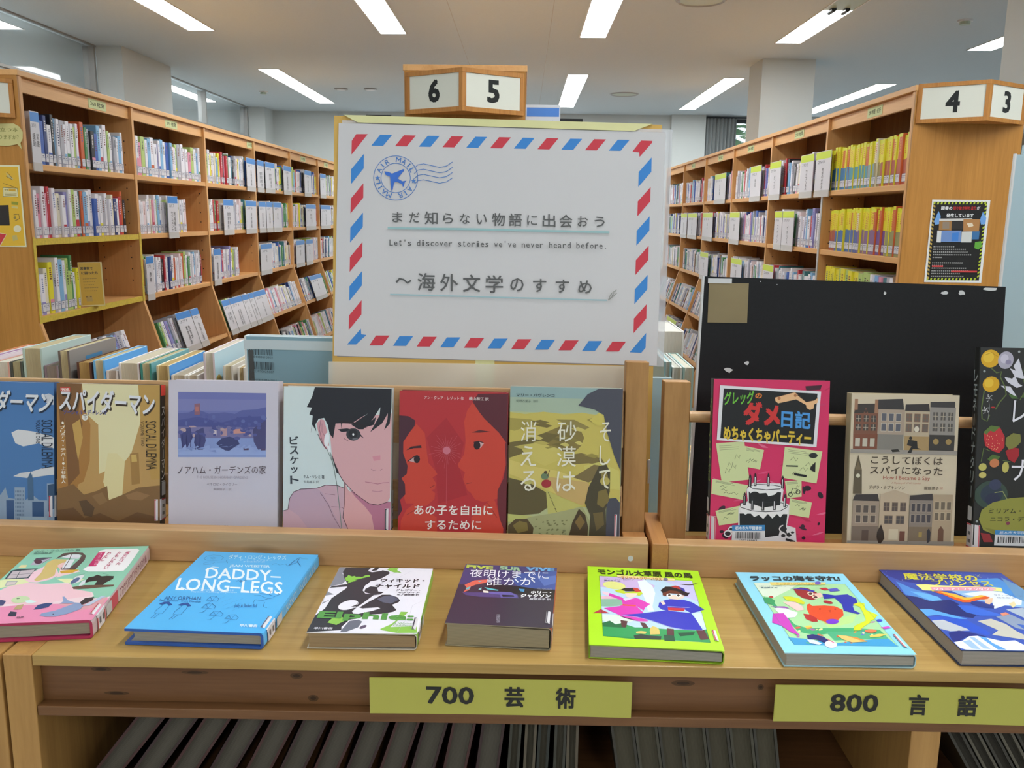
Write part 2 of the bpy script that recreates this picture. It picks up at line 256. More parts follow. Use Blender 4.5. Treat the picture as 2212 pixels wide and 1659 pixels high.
 'dawn': '0 4142662 1005 1439 1005 0 0 0 0 1439|0 4866674 0 1439 1005 1439 1005 867 620 910 292 962 1 888|0 4610204 595 1244 1004 1358 1005 1153 1005 867 758 865 620 910 543 1031|0 5927092 810 1154 1001 1234 1003 1030 888 948|0 2893872 228 823 352 905 620 910 798 870 1005 867 1005 815 1001 646 634 721|0 5589116 59 705 177 705 318 725 555 726 630 689 649 615 383 610 254 608 108 634|0 6972072 330 742 552 757 630 689 634 636 467 614 454 681 341 697|0 2893880 473 684 591 684 601 647 485 631|0 6078664 272 845 313 835 430 795 419 773 311 795|0 15261904 271 765 321 757 338 727 327 710 281 712|0 14707288 62 880 152 1008 218 1026 290 1045 279 960 179 897 133 842 130 762 74 691 98 805|0 6863040 85 803 132 850 122 776 97 765|0 6863040 189 980 239 1012 211 967|0 9094344 223 806 247 834 250 778 221 771|0 4886720 632 847 692 840 690 776 649 786|2 12175440 45 18 1330 314 1307 13 1419 FIVE|2 10008720 45 383 1317 615 1306 380 1421 SUR|2 6990040 45 666 1328 977 1339 667 1429 VIVE|2 15526898 0 85 1082 929 1120 71 1297 夜明けまでに|2 15526898 0 287 888 800 944 271 1093 誰かが|2 15790324 35 761 738 970 754 761 804 ホリー・|2 15790324 35 666 636 967 660 664 719 ジャクソン|2 13684952 20 756 587 971 600 756 632 服部京子 訳|2 10526896 0 820 833 971 838 817 889 HOLLY JACKSON|2 11578040 10 466 220 482 51 499 224 EVERSAN',
 'lime': '0 11460642 1232 1857 1232 0 0 0 0 1857|0 12178664 127 1594 1129 1567 1124 149 134 180|0 13218012 127 1594 575 1580 719 1391 627 1197 322 1266 130 1309|0 14923976 130 1084 344 1065 343 1029 132 1003|0 13025512 811 1554 1129 1567 1133 1023 1001 1154 953 1409|0 8959132 132 1003 351 1030 351 872 215 826 131 827|0 14215896 131 650 370 638 437 530 290 438 133 504|0 13624558 1043 761 1131 785 1122 451 1065 492|0 14474376 402 1336 394 1307 374 1282 346 1266 312 1258 274 1259 237 1271 205 1291 180 1317 164 1348 160 1381 168 1411 187 1436 216 1453 251 1462 290 1460 327 1448 360 1427 385 1399 399 1368|0 14741752 538 1494 620 1540 688 1389 704 1203 649 879 655 778 595 756 586 1049 555 1265|0 3119704 132 424 232 417 320 472 443 390 570 401 729 385 1052 384 1125 421 1124 149 756 165 416 147 134 180|0 2058816 133 456 206 510 261 436 319 457 357 367 230 371 138 378|0 2767412 420 221 491 258 572 235 681 231 668 157 429 149|0 1921080 840 320 1007 350 985 288 859 247|0 1921080 704 262 801 271 801 140 701 145|0 5911608 311 535 379 517 358 382 316 386|0 5911608 499 504 548 493 576 386 520 381|0 5911608 748 402 813 392 802 257 735 265|0 5911608 1023 396 1102 404 1123 214 1040 192|0 14171312 225 1156 344 1065 381 1032 489 1068 526 1044 630 929 572 838 553 769 499 849 479 882 543 735 556 605 580 535 493 519 367 572 270 678 154 786 321 852 352 889 341 993 215 1091|0 15648984 148 1196 217 1165 211 1091 154 1123|0 12073544 41 659 124 758 211 673 152 668|0 14703178 345 897 486 891 477 856 351 863|0 13213896 367 572 494 527 580 535 564 510 437 530 268 645|0 14209256 358 1030 389 1047 481 1058 434 1022 379 979|0 12899380 277 1225 353 1269 396 1197 554 1247 572 1174 530 1116 494 1150 364 1158 311 1181|0 15781824 387 1169 519 1179 491 1095 435 1054 391 1087|0 2761766 344 1249 386 1299 480 1307 498 1224 397 1216|0 13122616 472 1316 527 1310 564 1229 497 1209|0 3422392 723 972 796 1048 850 1070 991 1064 1059 1017 1166 854 1059 779 1021 759 966 838 798 824 802 790 738 810 706 867|0 3422392 327 650 519 700 773 796 1021 759 1053 616 1088 402 916 394 782 436 610 561 478 622|1 11580652 8 327 642 477 614 609 553 781 428 915 387 1087 395|0 13119552 802 866 976 864 954 800 799 803|1 12107992 7 800 892 1000 883 1030 894|0 15781824 739 990 774 1011 787 942 755 922|0 15781824 823 1176 1003 1172 980 1098 917 1066 836 1078|0 6960168 784 1246 827 1305 962 1353 1042 1248 1016 1155 962 1205 857 1215 812 1139 776 1154|0 1907236 764 1282 826 1381 873 1384 989 1318 1027 1246 1068 1250 1031 1156 998 1189 939 1277 864 1289 780 1209|0 12073016 874 1394 938 1418 982 1392 989 1318 931 1351|0 3816096 967 1401 1022 1339 1021 1264 988 1308|0 16053488 873 1165 871 1153 865 1141 858 1132 850 1125 841 1123 832 1124 824 1129 819 1137 816 1148 816 1161 818 1173 823 1185 830 1194 839 1200 848 1203 857 1202 865 1197 870 1188 873 1177|0 3811880 860 1164 858 1155 855 1147 852 1140 847 1136 843 1134 839 1135 836 1139 833 1145 832 1153 832 1162 834 1171 836 1179 840 1186 844 1190 849 1192 853 1191 856 1187 859 1181 860 1173|0 16053488 971 1169 969 1157 963 1145 956 1136 947 1130 938 1127 930 1128 922 1133 917 1142 914 1152 914 1165 917 1177 922 1189 929 1198 938 1205 947 1207 956 1206 963 1201 968 1192 971 1182|0 3811880 953 1168 952 1159 949 1150 945 1144 941 1139 937 1138 932 1139 929 1143 927 1149 926 1157 926 1166 928 1175 930 1183 934 1190 938 1194 943 1196 947 1195 950 1191 952 1185 954 1177|0 14073706 590 388 614 428 648 416 672 365 670 267 580 251 579 326|0 14073706 445 298 495 318 550 308 533 261 450 261|0 5194808 981 1459 1106 1468 1197 1524 1119 1450 1034 1444|1 3824176 3 127 1594 1129 1567 1124 149 134 180 127 1594|0 15257744 320 1634 942 1607 943 1544 326 1574|2 11558970 20 364 1531 801 1527 368 1617 マジック・ツリーハウス|0 6974088 872 1578 870 1566 865 1554 859 1545 851 1539 843 1536 835 1538 829 1543 824 1551 821 1562 821 1574 824 1587 828 1598 835 1607 842 1614 850 1616 858 1615 865 1610 869 1601 872 1590|2 2503694 35 114 1634 1149 1632 108 1790 モンゴル大草原 風の馬|2 5925498 0 178 1497 490 1501 179 1537 メアリー・ポープ・オズボーン|2 4872810 20 176 1460 353 1461 176 1487 番由美子 訳',
 'otter': '0 9426158 1198 1846 1198 0 0 0 0 1846|0 11065504 122 1557 1113 1559 1095 149 133 153|0 14214352 122 1557 617 1558 471 1398 238 1184 137 1223|0 4171888 137 1223 206 1074 224 885 270 569 368 497 807 516 1056 489 1069 397 691 436 405 351 257 418 200 802|0 12180618 590 902 806 749 973 837 851 633 587 507 555 639|0 3840720 120 303 296 274 519 195 794 259 1065 324 1095 149 133 153|0 5222016 517 429 865 444 1069 397 1065 306 801 277 538 249|0 11561648 431 464 419 451 399 448 384 458 382 474 395 487 415 489 430 480|0 11561648 221 394 208 387 187 395 171 413 169 430 182 437 202 429 218 411|0 15255632 451 254 443 245 428 237 415 235 410 239 418 249 433 257 447 259|0 15241280 422 522 408 503 381 484 356 477 348 485 361 504 389 523 414 530|0 5814376 225 333 218 329 206 335 197 348 196 359 204 362 216 356 225 344|0 15255632 426 545 411 527 383 512 358 509 350 520 365 539 394 554 419 557|0 14180426 615 333 605 319 594 315 588 323 591 339 600 353 612 357 618 349|0 15790240 459 478 453 468 442 458 432 455 429 460 435 470 446 480 456 483|0 5929160 887 403 876 386 854 369 835 363 829 370 841 387 863 404 882 411|0 5929160 892 430 883 420 870 418 862 426 863 439 872 448 885 450 893 442|0 15255632 357 219 344 207 319 199 296 199 289 207 301 218 327 226 349 226|0 11561648 900 502 890 491 869 476 849 466 842 468 852 479 873 494 893 504|0 14180426 640 214 634 207 625 207 621 214 622 224 628 230 637 230 642 224|0 15790240 511 488 501 470 481 455 464 450 459 460 469 477 489 493 506 497|0 15241280 876 473 867 466 857 470 851 482 854 495 862 502 873 499 878 487|0 14180426 467 340 455 336 436 345 421 363 419 377 430 381 449 372 464 354|0 11561648 234 314 225 301 212 297 203 305 203 319 213 332 225 336 234 328|0 15241280 688 194 682 191 675 194 670 202 671 211 677 215 685 212 689 203|0 11561648 1086 659 1073 645 1048 632 1026 627 1020 634 1033 648 1057 661 1079 665|0 15241280 634 617 622 609 597 605 575 607 567 614 580 621 604 626 627 624|0 5814376 293 181 284 177 271 183 260 194 258 205 266 209 280 203 291 191|0 15790240 280 433 272 418 261 409 253 411 253 424 260 440 271 449 280 446|0 15790240 952 367 943 358 934 360 931 370 934 383 943 392 951 391 955 380|0 15241280 819 441 811 428 797 417 784 415 781 422 789 435 804 446 817 448|0 15790240 882 404 871 392 861 390 857 401 862 418 872 431 882 432 886 421|0 14180426 305 509 292 492 269 481 248 482 243 495 256 512 280 523 300 522|0 14700844 531 1025 566 1048 576 995 700 1011 805 995 857 914 821 790 714 666 610 622 533 677 483 795 496 918|0 9054752 641 925 639 920 636 916 632 913 628 910 625 909 622 910 619 912 618 915 618 919 619 924 621 928 624 932 627 936 631 938 635 939 638 938 640 936 642 933 642 929|0 9054752 796 928 794 923 791 919 787 915 783 913 780 912 776 913 774 915 773 918 773 922 774 927 776 931 779 935 783 939 786 941 790 942 793 941 796 939 797 936 797 932|0 12597280 706 897 737 908 706 845|0 8010440 722 647 712 629 698 614 679 601 659 592 638 589 619 591 604 598 594 609 590 624 593 641 602 658 617 674 635 687 656 696 677 700 696 698 711 691 721 679 725 664|0 12070960 426 812 483 795 528 717 515 638 457 635 414 692|0 10103856 510 1400 602 1451 672 1431 731 1320 704 1184 623 1137 543 1177 505 1263|0 15646896 685 1295 769 1321 767 1232 704 1184|0 14998720 682 1274 674 1260 664 1249 654 1242 644 1241 634 1245 627 1253 623 1265 622 1281 624 1297 629 1313 637 1327 647 1338 658 1345 668 1346 677 1343 684 1334 689 1321 690 1306 687 1290|0 5913144 677 1294 673 1284 667 1275 660 1268 652 1263 645 1261 639 1263 635 1267 633 1274 633 1282 635 1292 639 1302 645 1311 652 1319 659 1324 666 1325 672 1324 677 1320 679 1313 679 1304|0 14998720 707 1193 701 1181 692 1172 682 1166 672 1163 662 1165 654 1171 648 1180 645 1192 646 1205 649 1218 656 1229 664 1239 674 1245 685 1247 695 1245 703 1239 709 1230 711 1219 711 1206|0 5913144 699 1206 696 1198 690 1191 684 1186 677 1182 670 1180 664 1181 659 1185 657 1190 656 1196 657 1204 661 1212 666 1219 673 1225 680 1228 687 1230 693 1229 697 1226 700 1220 701 1214|0 2831784 781 1299 899 1260 1042 1290 1095 1181 1071 1093 991 1004 969 898 1009 839 974 817 859 893 895 1042 875 1192 753 1165|0 2831784 465 1409 633 1429 727 1365 696 1329 612 1394|0 11021884 811 1066 805 1057 794 1051 782 1048 768 1050 754 1055 741 1064 732 1075 726 1088 724 1101 726 1112 733 1122 743 1128 756 1131 770 1129 784 1124 796 1115 806 1104 812 1091 814 1078|0 13119552 789 1437 872 1453 890 1396 828 1381|0 5921472 879 1418 985 1447 998 1378 883 1350|0 13949992 1007 1047 1089 1094 1137 1074 1088 924 1167 805 1089 702 1029 660 1050 603 1083 556 1030 641 945 560 855 462 794 459 839 555 1001 678 1037 840 1057 986|0 13948976 339 1211 415 1215 496 1174 526 1067 494 1023 430 1084 350 1124|0 15648960 299 1078 430 1084 471 980 462 896 382 872 341 974|0 15263476 163 924 261 949 316 889 378 830 319 727 215 703 176 842|0 13122744 118 798 230 814 238 664 229 491 245 326 171 414 124 544 53 598|0 10111664 139 964 286 971 325 921 203 936|0 12073520 235 1195 232 1186 226 1179 220 1173 212 1169 205 1167 198 1168 193 1171 190 1177 189 1184 190 1193 193 1201 199 1209 205 1215 213 1219 220 1221 227 1220 232 1216 235 1210 237 1203|0 3840608 125 1179 200 1182 231 1096 169 1008 107 1047|0 2304624 311 347 377 368 462 317 479 246 435 192 375 260 296 274|0 14212848 281 256 346 250 398 181 365 157 292 186|0 14998768 528 152 517 131 501 114 483 102 465 96 447 98 433 106 422 119 417 138 418 160 424 182 436 203 451 221 469 233 488 239 506 238 521 230 531 215 536 196 535 175|1 14704768 14 475 282 519 195|0 15777904 599 359 683 344 765 293 843 234 692 211 622 270|0 14715448 683 344 772 312 843 234 777 258|0 14207072 907 353 1017 395 1092 388 991 330 902 321|0 3820232 1163 682 1158 673 1150 665 1141 658 1131 654 1121 652 1112 653 1105 657 1101 663 1099 670 1101 679 1106 688 1114 696 1123 702 1133 706 1143 708 1152 707 1159 704 1164 698 1165 690|0 13650624 1080 528 1172 560 1182 523 1110 495|0 14711376 1016 454 1009 442 996 431 980 422 962 416 944 414 927 415 913 419 903 427 899 437 901 449 908 461 921 472 937 480 955 487 974 489 991 488 1005 483 1014 475 1018 465|1 4885120 3 122 1557 1113 1559 1095 149 133 153 122 1557|0 15127162 301 1573 919 1590 887 1524 298 1495|2 12619808 20 354 1504 766 1511 373 1572 マジック・ツリーハウス|0 6970040 858 1570 851 1557 843 1544 832 1534 820 1528 809 1525 800 1527 792 1532 788 1542 788 1553 790 1567 797 1580 805 1593 816 1603 828 1610 839 1613 849 1611 856 1605 860 1596 861 1584|2 2044992 35 110 1604 1100 1631 127 1745 ラッコの海を守れ!|2 6982288 0 156 1448 444 1448 159 1481 メアリー・ポープ・オズボーン|2 5929604 20 165 1411 347 1413 168 1441 番由美子 訳',
 'wave': '0 3823024 1342 1862 1342 0 0 0 0 1862|0 2898576 0 1862 574 1862 796 1678 381 1451 117 1553 24 1704|0 5212884 54 1551 145 1368 279 1229 343 971 226 1017 94 1150 11 1200|0 6992106 97 1293 226 1244 329 1160 348 980 256 1019 162 1136|0 2502512 0 1178 109 1151 197 1050 424 1094 463 993 426 858 538 765 445 665 145 781 8 857 0 879|0 9418976 543 1312 1141 1446 1232 1198 1205 891 892 978 665 1105|0 14673646 615 1243 937 1346 1098 1281 1232 1198 1100 986 937 979 773 889 861 1113|0 4886744 926 1625 1224 1676 1342 1136 1342 1133 1209 1025 1088 1263|0 6985924 1274 1698 1342 1477 1342 799 1221 794 1156 1195|0 5939432 0 856 111 861 239 752 379 646 293 643 122 731 0 696 0 854|0 3102148 0 678 180 701 363 614 454 344 396 298 248 410 132 527 26 584 0 672|0 12106948 5 599 127 620 270 426 276 396 79 373 0 427 0 505|0 2633852 44 341 171 392 274 351 381 268 243 262 174 259 14 137 8 194|0 12631216 456 602 616 656 701 551 723 400 806 185 446 314 556 408|0 9082800 692 707 858 778 949 561 1142 418 1019 324 756 462|0 11121860 882 877 1077 919 1199 634 985 625|0 3825848 807 555 1142 418 1215 203 847 259|0 14673140 7 151 103 184 209 275 296 286 379 239 472 185 603 205 665 53 834 5 49 6 6 39|0 5937888 296 286 359 252 361 152 423 18 344 19 320 150|0 10139880 96 169 113 30 185 16 179 201|0 10139880 201 260 221 34 281 23 249 248|0 15788170 233 1464 354 1478 459 1455 1053 1424 1121 1409 1087 1316 989 1330 316 1311 243 1317|0 15243952 359 1404 1014 1423 1052 1378 987 1327 342 1318|2 16642804 10 365 1319 1024 1339 381 1387 ジュニア・ファンタジー|0 14704682 334 1285 435 1307 530 1222 577 1136 641 1130 795 1215 874 1166 816 1111 740 1108 600 1033 525 1030 469 1096 408 1216|0 15775808 385 1296 538 1240 601 1154 677 1157 810 1216 862 1200 728 1142 581 1084 503 1150|0 15777952 786 1110 895 1149 832 1043 759 972 747 1005|0 2767496 633 1069 720 1038 809 957 766 889 643 917 590 999|0 3827920 432 958 572 947 647 867 762 758 733 717 542 717 438 793|0 14715504 770 775 846 810 856 762 769 718|0 14995616 985 1015 1073 1070 1048 984 974 914|0 14207056 321 1320 382 1323 334 1285|2 14209088 20 174 1594 972 1570 215 1781 魔法学校の|2 14209088 15 427 1453 1068 1452 446 1596 プリンセス|1 14209088 4 1023 1755 1046 1678|1 14209088 4 1003 1686 1076 1767|2 6977696 0 935 1194 1223 1180 949 1239 サラ・プリニース|2 6977696 0 932 1137 1131 1136 942 1168 橋本恵 訳|0 13161712 895 1608 889 1600 885 1600 887 1608 893 1616 897 1616|0 13161712 746 1607 742 1601 739 1601 741 1607 745 1613 748 1613|0 13161712 882 1785 877 1778 874 1778 876 1785 881 1792 884 1792|0 13161712 889 1637 885 1632 882 1632 884 1637 888 1643 890 1643|0 13161712 1115 1662 1109 1654 1106 1654 1108 1661 1114 1669 1117 1669|0 13161712 810 1716 803 1707 799 1706 801 1715 808 1725 812 1725|0 13161712 719 1593 715 1587 712 1587 714 1592 718 1598 720 1598|0 13161712 727 1614 720 1605 716 1605 718 1614 725 1623 729 1623|0 13161712 347 1561 340 1552 336 1552 338 1561 344 1570 349 1570|0 13161712 740 1531 733 1521 729 1521 731 1531 738 1540 743 1541|0 13161712 605 1683 601 1679 599 1679 600 1683 604 1688 606 1688|0 13161712 927 1552 922 1546 919 1546 921 1552 926 1559 929 1559|0 13161712 788 1623 782 1615 778 1614 780 1623 786 1631 790 1631|0 13161712 136 1574 131 1567 128 1567 129 1574 134 1581 137 1581|0 13161712 809 1731 803 1723 800 1723 802 1731 807 1739 811 1739|0 13161712 906 1657 900 1649 896 1649 898 1657 904 1666 908 1666|0 13161712 51 1794 47 1788 44 1788 45 1794 49 1801 53 1801|0 13161712 826 1805 820 1797 816 1797 818 1805 824 1813 828 1813|0 13161712 318 1845 315 1840 313 1840 314 1845 317 1849 319 1849|0 13161712 412 1802 409 1797 407 1797 408 1801 411 1806 413 1806|0 13161712 14 1682 11 1675 8 1675 9 1681 13 1687 16 1688|0 13161712 711 1666 707 1661 705 1661 706 1666 710 1671 712 1671|0 13161712 326 1715 323 1710 321 1710 322 1714 325 1719 326 1719|0 13161712 1023 1757 1020 1753 1018 1753 1019 1757 1022 1761 1024 1761|0 13161712 802 1850 797 1843 793 1842 795 1850 800 1857 804 1857|0 13161712 376 1655 369 1645 365 1645 367 1655 374 1665 378 1665|0 13161712 1001 1740 994 1730 990 1730 992 1739 999 1748 1003 1749',
 'sky': '0 4880560 1281 1698 1281 0 0 0 0 1698|0 13225172 1147 1546 1220 1566 1281 1538 1281 1431 1220 1433 1172 1467|0 14014170 753 1080 834 1121 930 1112 1027 1101 1092 1086 1221 1057 1281 1033 1281 902 1189 914 1092 960 899 916 801 954|0 13619928 770 549 867 594 996 610 1141 660 1281 677 1281 582 1142 562 964 530|0 13028310 8 938 203 1005 413 946 510 853 284 817 8 811|0 9413562 0 306 122 400 203 307 316 452 414 327 511 361 608 316 673 412 706 286 787 272 786 415 916 417 916 259 964 292 964 577 1012 578 1013 324 1094 263 1191 265 1190 471 1281 473 1281 0 0 0|0 3955334 681 254 778 256 779 0 682 0|0 3495295 1005 245 1151 248 1151 0 1006 0|0 3428463 1198 455 1281 472 1281 169 1199 122|0 4614284 948 529 988 609 1021 515 1026 261 952 260|0 6256272 796 375 806 375 806 352 796 351|0 6256272 796 328 806 328 806 304 796 304|0 6256272 796 280 806 280 806 256 796 256|0 6256272 796 232 806 233 806 209 796 209|0 6256272 796 185 806 185 806 161 796 161|0 6256272 796 137 806 137 806 113 797 113|0 6256272 797 89 806 90 806 66 797 65|0 6256272 797 42 806 42 806 18 797 18|0 6256272 815 376 825 376 825 352 816 352|0 6256272 816 328 825 328 825 304 816 304|0 6256272 816 280 825 281 825 257 816 257|0 6256272 816 233 825 233 825 209 816 209|0 6256272 816 185 826 185 826 161 816 161|0 6256272 816 137 826 138 826 114 816 114|0 6256272 816 90 826 90 826 66 816 66|0 6256272 816 42 826 42 826 18 816 18|0 6256272 835 376 845 376 845 352 835 352|0 6256272 835 328 845 329 845 305 835 305|0 6256272 835 281 845 281 845 257 835 257|0 6256272 835 233 845 233 845 210 835 209|0 6256272 835 186 845 186 845 162 835 162|0 6256272 835 138 845 138 845 114 835 114|0 6256272 835 90 845 90 845 67 835 66|0 6256272 836 43 845 43 845 19 836 19|0 6256272 854 377 864 377 864 353 854 353|0 6256272 854 329 864 329 864 305 854 305|0 6256272 854 281 864 281 864 258 855 257|0 6256272 855 234 864 234 864 210 855 210|0 6256272 855 186 864 186 864 162 855 162|0 6256272 855 138 864 139 865 115 855 114|0 6256272 855 91 865 91 865 67 855 67|0 6256272 855 43 865 43 865 19 855 19|0 6256272 874 377 883 377 883 353 874 353|0 6256272 874 329 884 330 884 306 874 305|0 6256272 874 282 884 282 884 258 874 258|0 6256272 874 234 884 234 884 210 874 210|0 6256272 874 186 884 187 884 163 874 163|0 6256272 874 139 884 139 884 115 874 115|0 6256272 874 91 884 91 884 67 874 67|0 6256272 874 43 884 44 884 20 874 20|0 6256272 893 377 903 378 903 354 893 354|0 6256272 893 330 903 330 903 306 893 306|0 6256272 893 282 903 282 903 258 893 258|0 6256272 893 234 903 235 903 211 893 211|0 6256272 894 187 903 187 903 163 894 163|0 6256272 894 139 903 139 903 116 894 115|0 6256272 894 91 903 92 903 68 894 68|0 6256272 894 44 904 44 904 20 894 20|0 10466500 852 59 1191 66 1192 0 852 0|2 1846340 30 24 1316 1245 1308 73 1586 スパイダーマン|2 14211807 20 11 1337 1233 1329 60 1601 スパイダーマン|2 1713206 0 1127 1245 1129 652 1266 1248 SOCIAL DILEMMA|2 1713206 0 1059 1244 1060 959 1111 1245 VOLUME ONE|0 15263976 83 1176 80 1168 73 1163 65 1163 57 1168 55 1176 57 1184 65 1189 73 1189 80 1184|2 15263976 0 42 1099 96 1100 42 1144 プ|2 15263976 0 42 1044 96 1045 42 1089 リ|2 15263976 0 42 989 96 991 42 1034 テ|2 15263976 0 47 940 90 941 47 974 ィ|0 15263976 76 902 75 897 71 895 67 895 63 897 62 901 63 906 67 908 71 908 75 906|2 15263976 0 42 825 96 826 42 870 チ|2 15263976 0 42 770 96 771 42 815 バ|0 15263976 66 756 73 756 73 715 66 715|0 15263976 83 682 80 674 73 668 65 668 57 673 55 681 57 690 65 695 73 695 80 690|2 15263976 0 42 605 96 606 42 650 上|2 15263976 0 42 549 96 551 42 595 杉|2 15263976 0 42 494 96 496 42 540 隼|2 15263976 0 42 439 96 441 42 485 人',
 'sand': '0 12161882 1265 1705 1265 0 0 0 0 1705|0 14537896 309 1701 1072 1704 1017 1218 913 873 835 777 518 616 509 1214 347 1354|0 14471068 626 869 738 871 835 777 796 273 652 270 568 522|0 10843709 0 1705 310 1705 346 1401 413 1213 403 772 327 519 263 486 201 295 0 197|0 8214323 309 1705 267 1353 317 1212 256 991 277 613 135 452 102 1085 85 1705|0 12622421 188 1211 284 1275 319 1055 259 771|0 8016944 0 1705 117 1705 92 1210 44 1179|0 12096079 1001 1704 1265 1705 1265 578 1156 562 1101 1000 1033 1218|0 10517060 897 872 1004 889 1022 513 919 495|0 13281376 913 857 976 865 986 779 918 771|0 8413244 0 420 199 485 329 360 489 410 616 475 635 302 794 367 999 465 1265 498 1265 0 0 0|0 7032112 0 164 203 199 334 75 526 142 751 50 989 165 1263 107 1265 0 0 0|0 9728074 842 368 984 418 1144 373 1034 308 875 321|0 6047280 266 280 362 297 460 204 430 92 333 106|0 9268294 426 346 554 395 620 286 524 237|2 3812380 35 42 1352 1205 1313 57 1635 スパイダーマン|2 14474466 20 29 1374 1192 1335 44 1653 スパイダーマン|2 4935824 20 82 1327 618 1331 81 1387 ソーシャル・ディレンマ|0 15131352 386 1299 384 1288 379 1277 370 1269 360 1263 348 1261 336 1263 325 1268 317 1277 311 1287 309 1299 311 1310 316 1321 324 1329 335 1335 347 1337 359 1335 370 1330 378 1321 384 1311|2 2236962 0 325 1272 372 1272 325 1322 下|0 15723228 89 1225 86 1216 78 1210 68 1210 60 1216 56 1225 59 1234 67 1240 77 1240 85 1234|2 15723228 10 43 1149 104 1150 42 1194 プ|2 15723228 10 43 1094 105 1095 43 1139 リ|2 15723228 10 44 1040 106 1040 43 1085 テ|2 15723228 10 51 991 100 991 51 1025 ィ|0 15723228 85 952 83 947 79 944 74 944 69 947 68 952 69 957 73 960 79 960 83 957|2 15723228 10 46 876 108 876 46 921 チ|2 15723228 10 47 821 109 822 46 866 バ|0 15723228 75 807 83 807 83 766 75 766|0 15723228 95 733 92 724 84 718 74 718 66 724 63 733 66 742 74 748 84 748 92 743|2 15723228 10 49 656 111 657 49 701 上|2 15723228 10 50 602 112 602 49 647 杉|2 15723228 10 51 547 113 547 50 592 隼|2 15723228 10 51 492 113 493 51 537 人|0 13191740 47 1658 169 1659 170 1607 48 1606|2 15788256 30 54 1616 163 1616 54 1647 MARVEL|2 3352863 0 1089 1272 1100 683 1222 1273 SOCIAL DILEMMA|2 4864552 0 1032 1268 1038 968 1073 1268 VOLUME TWO',
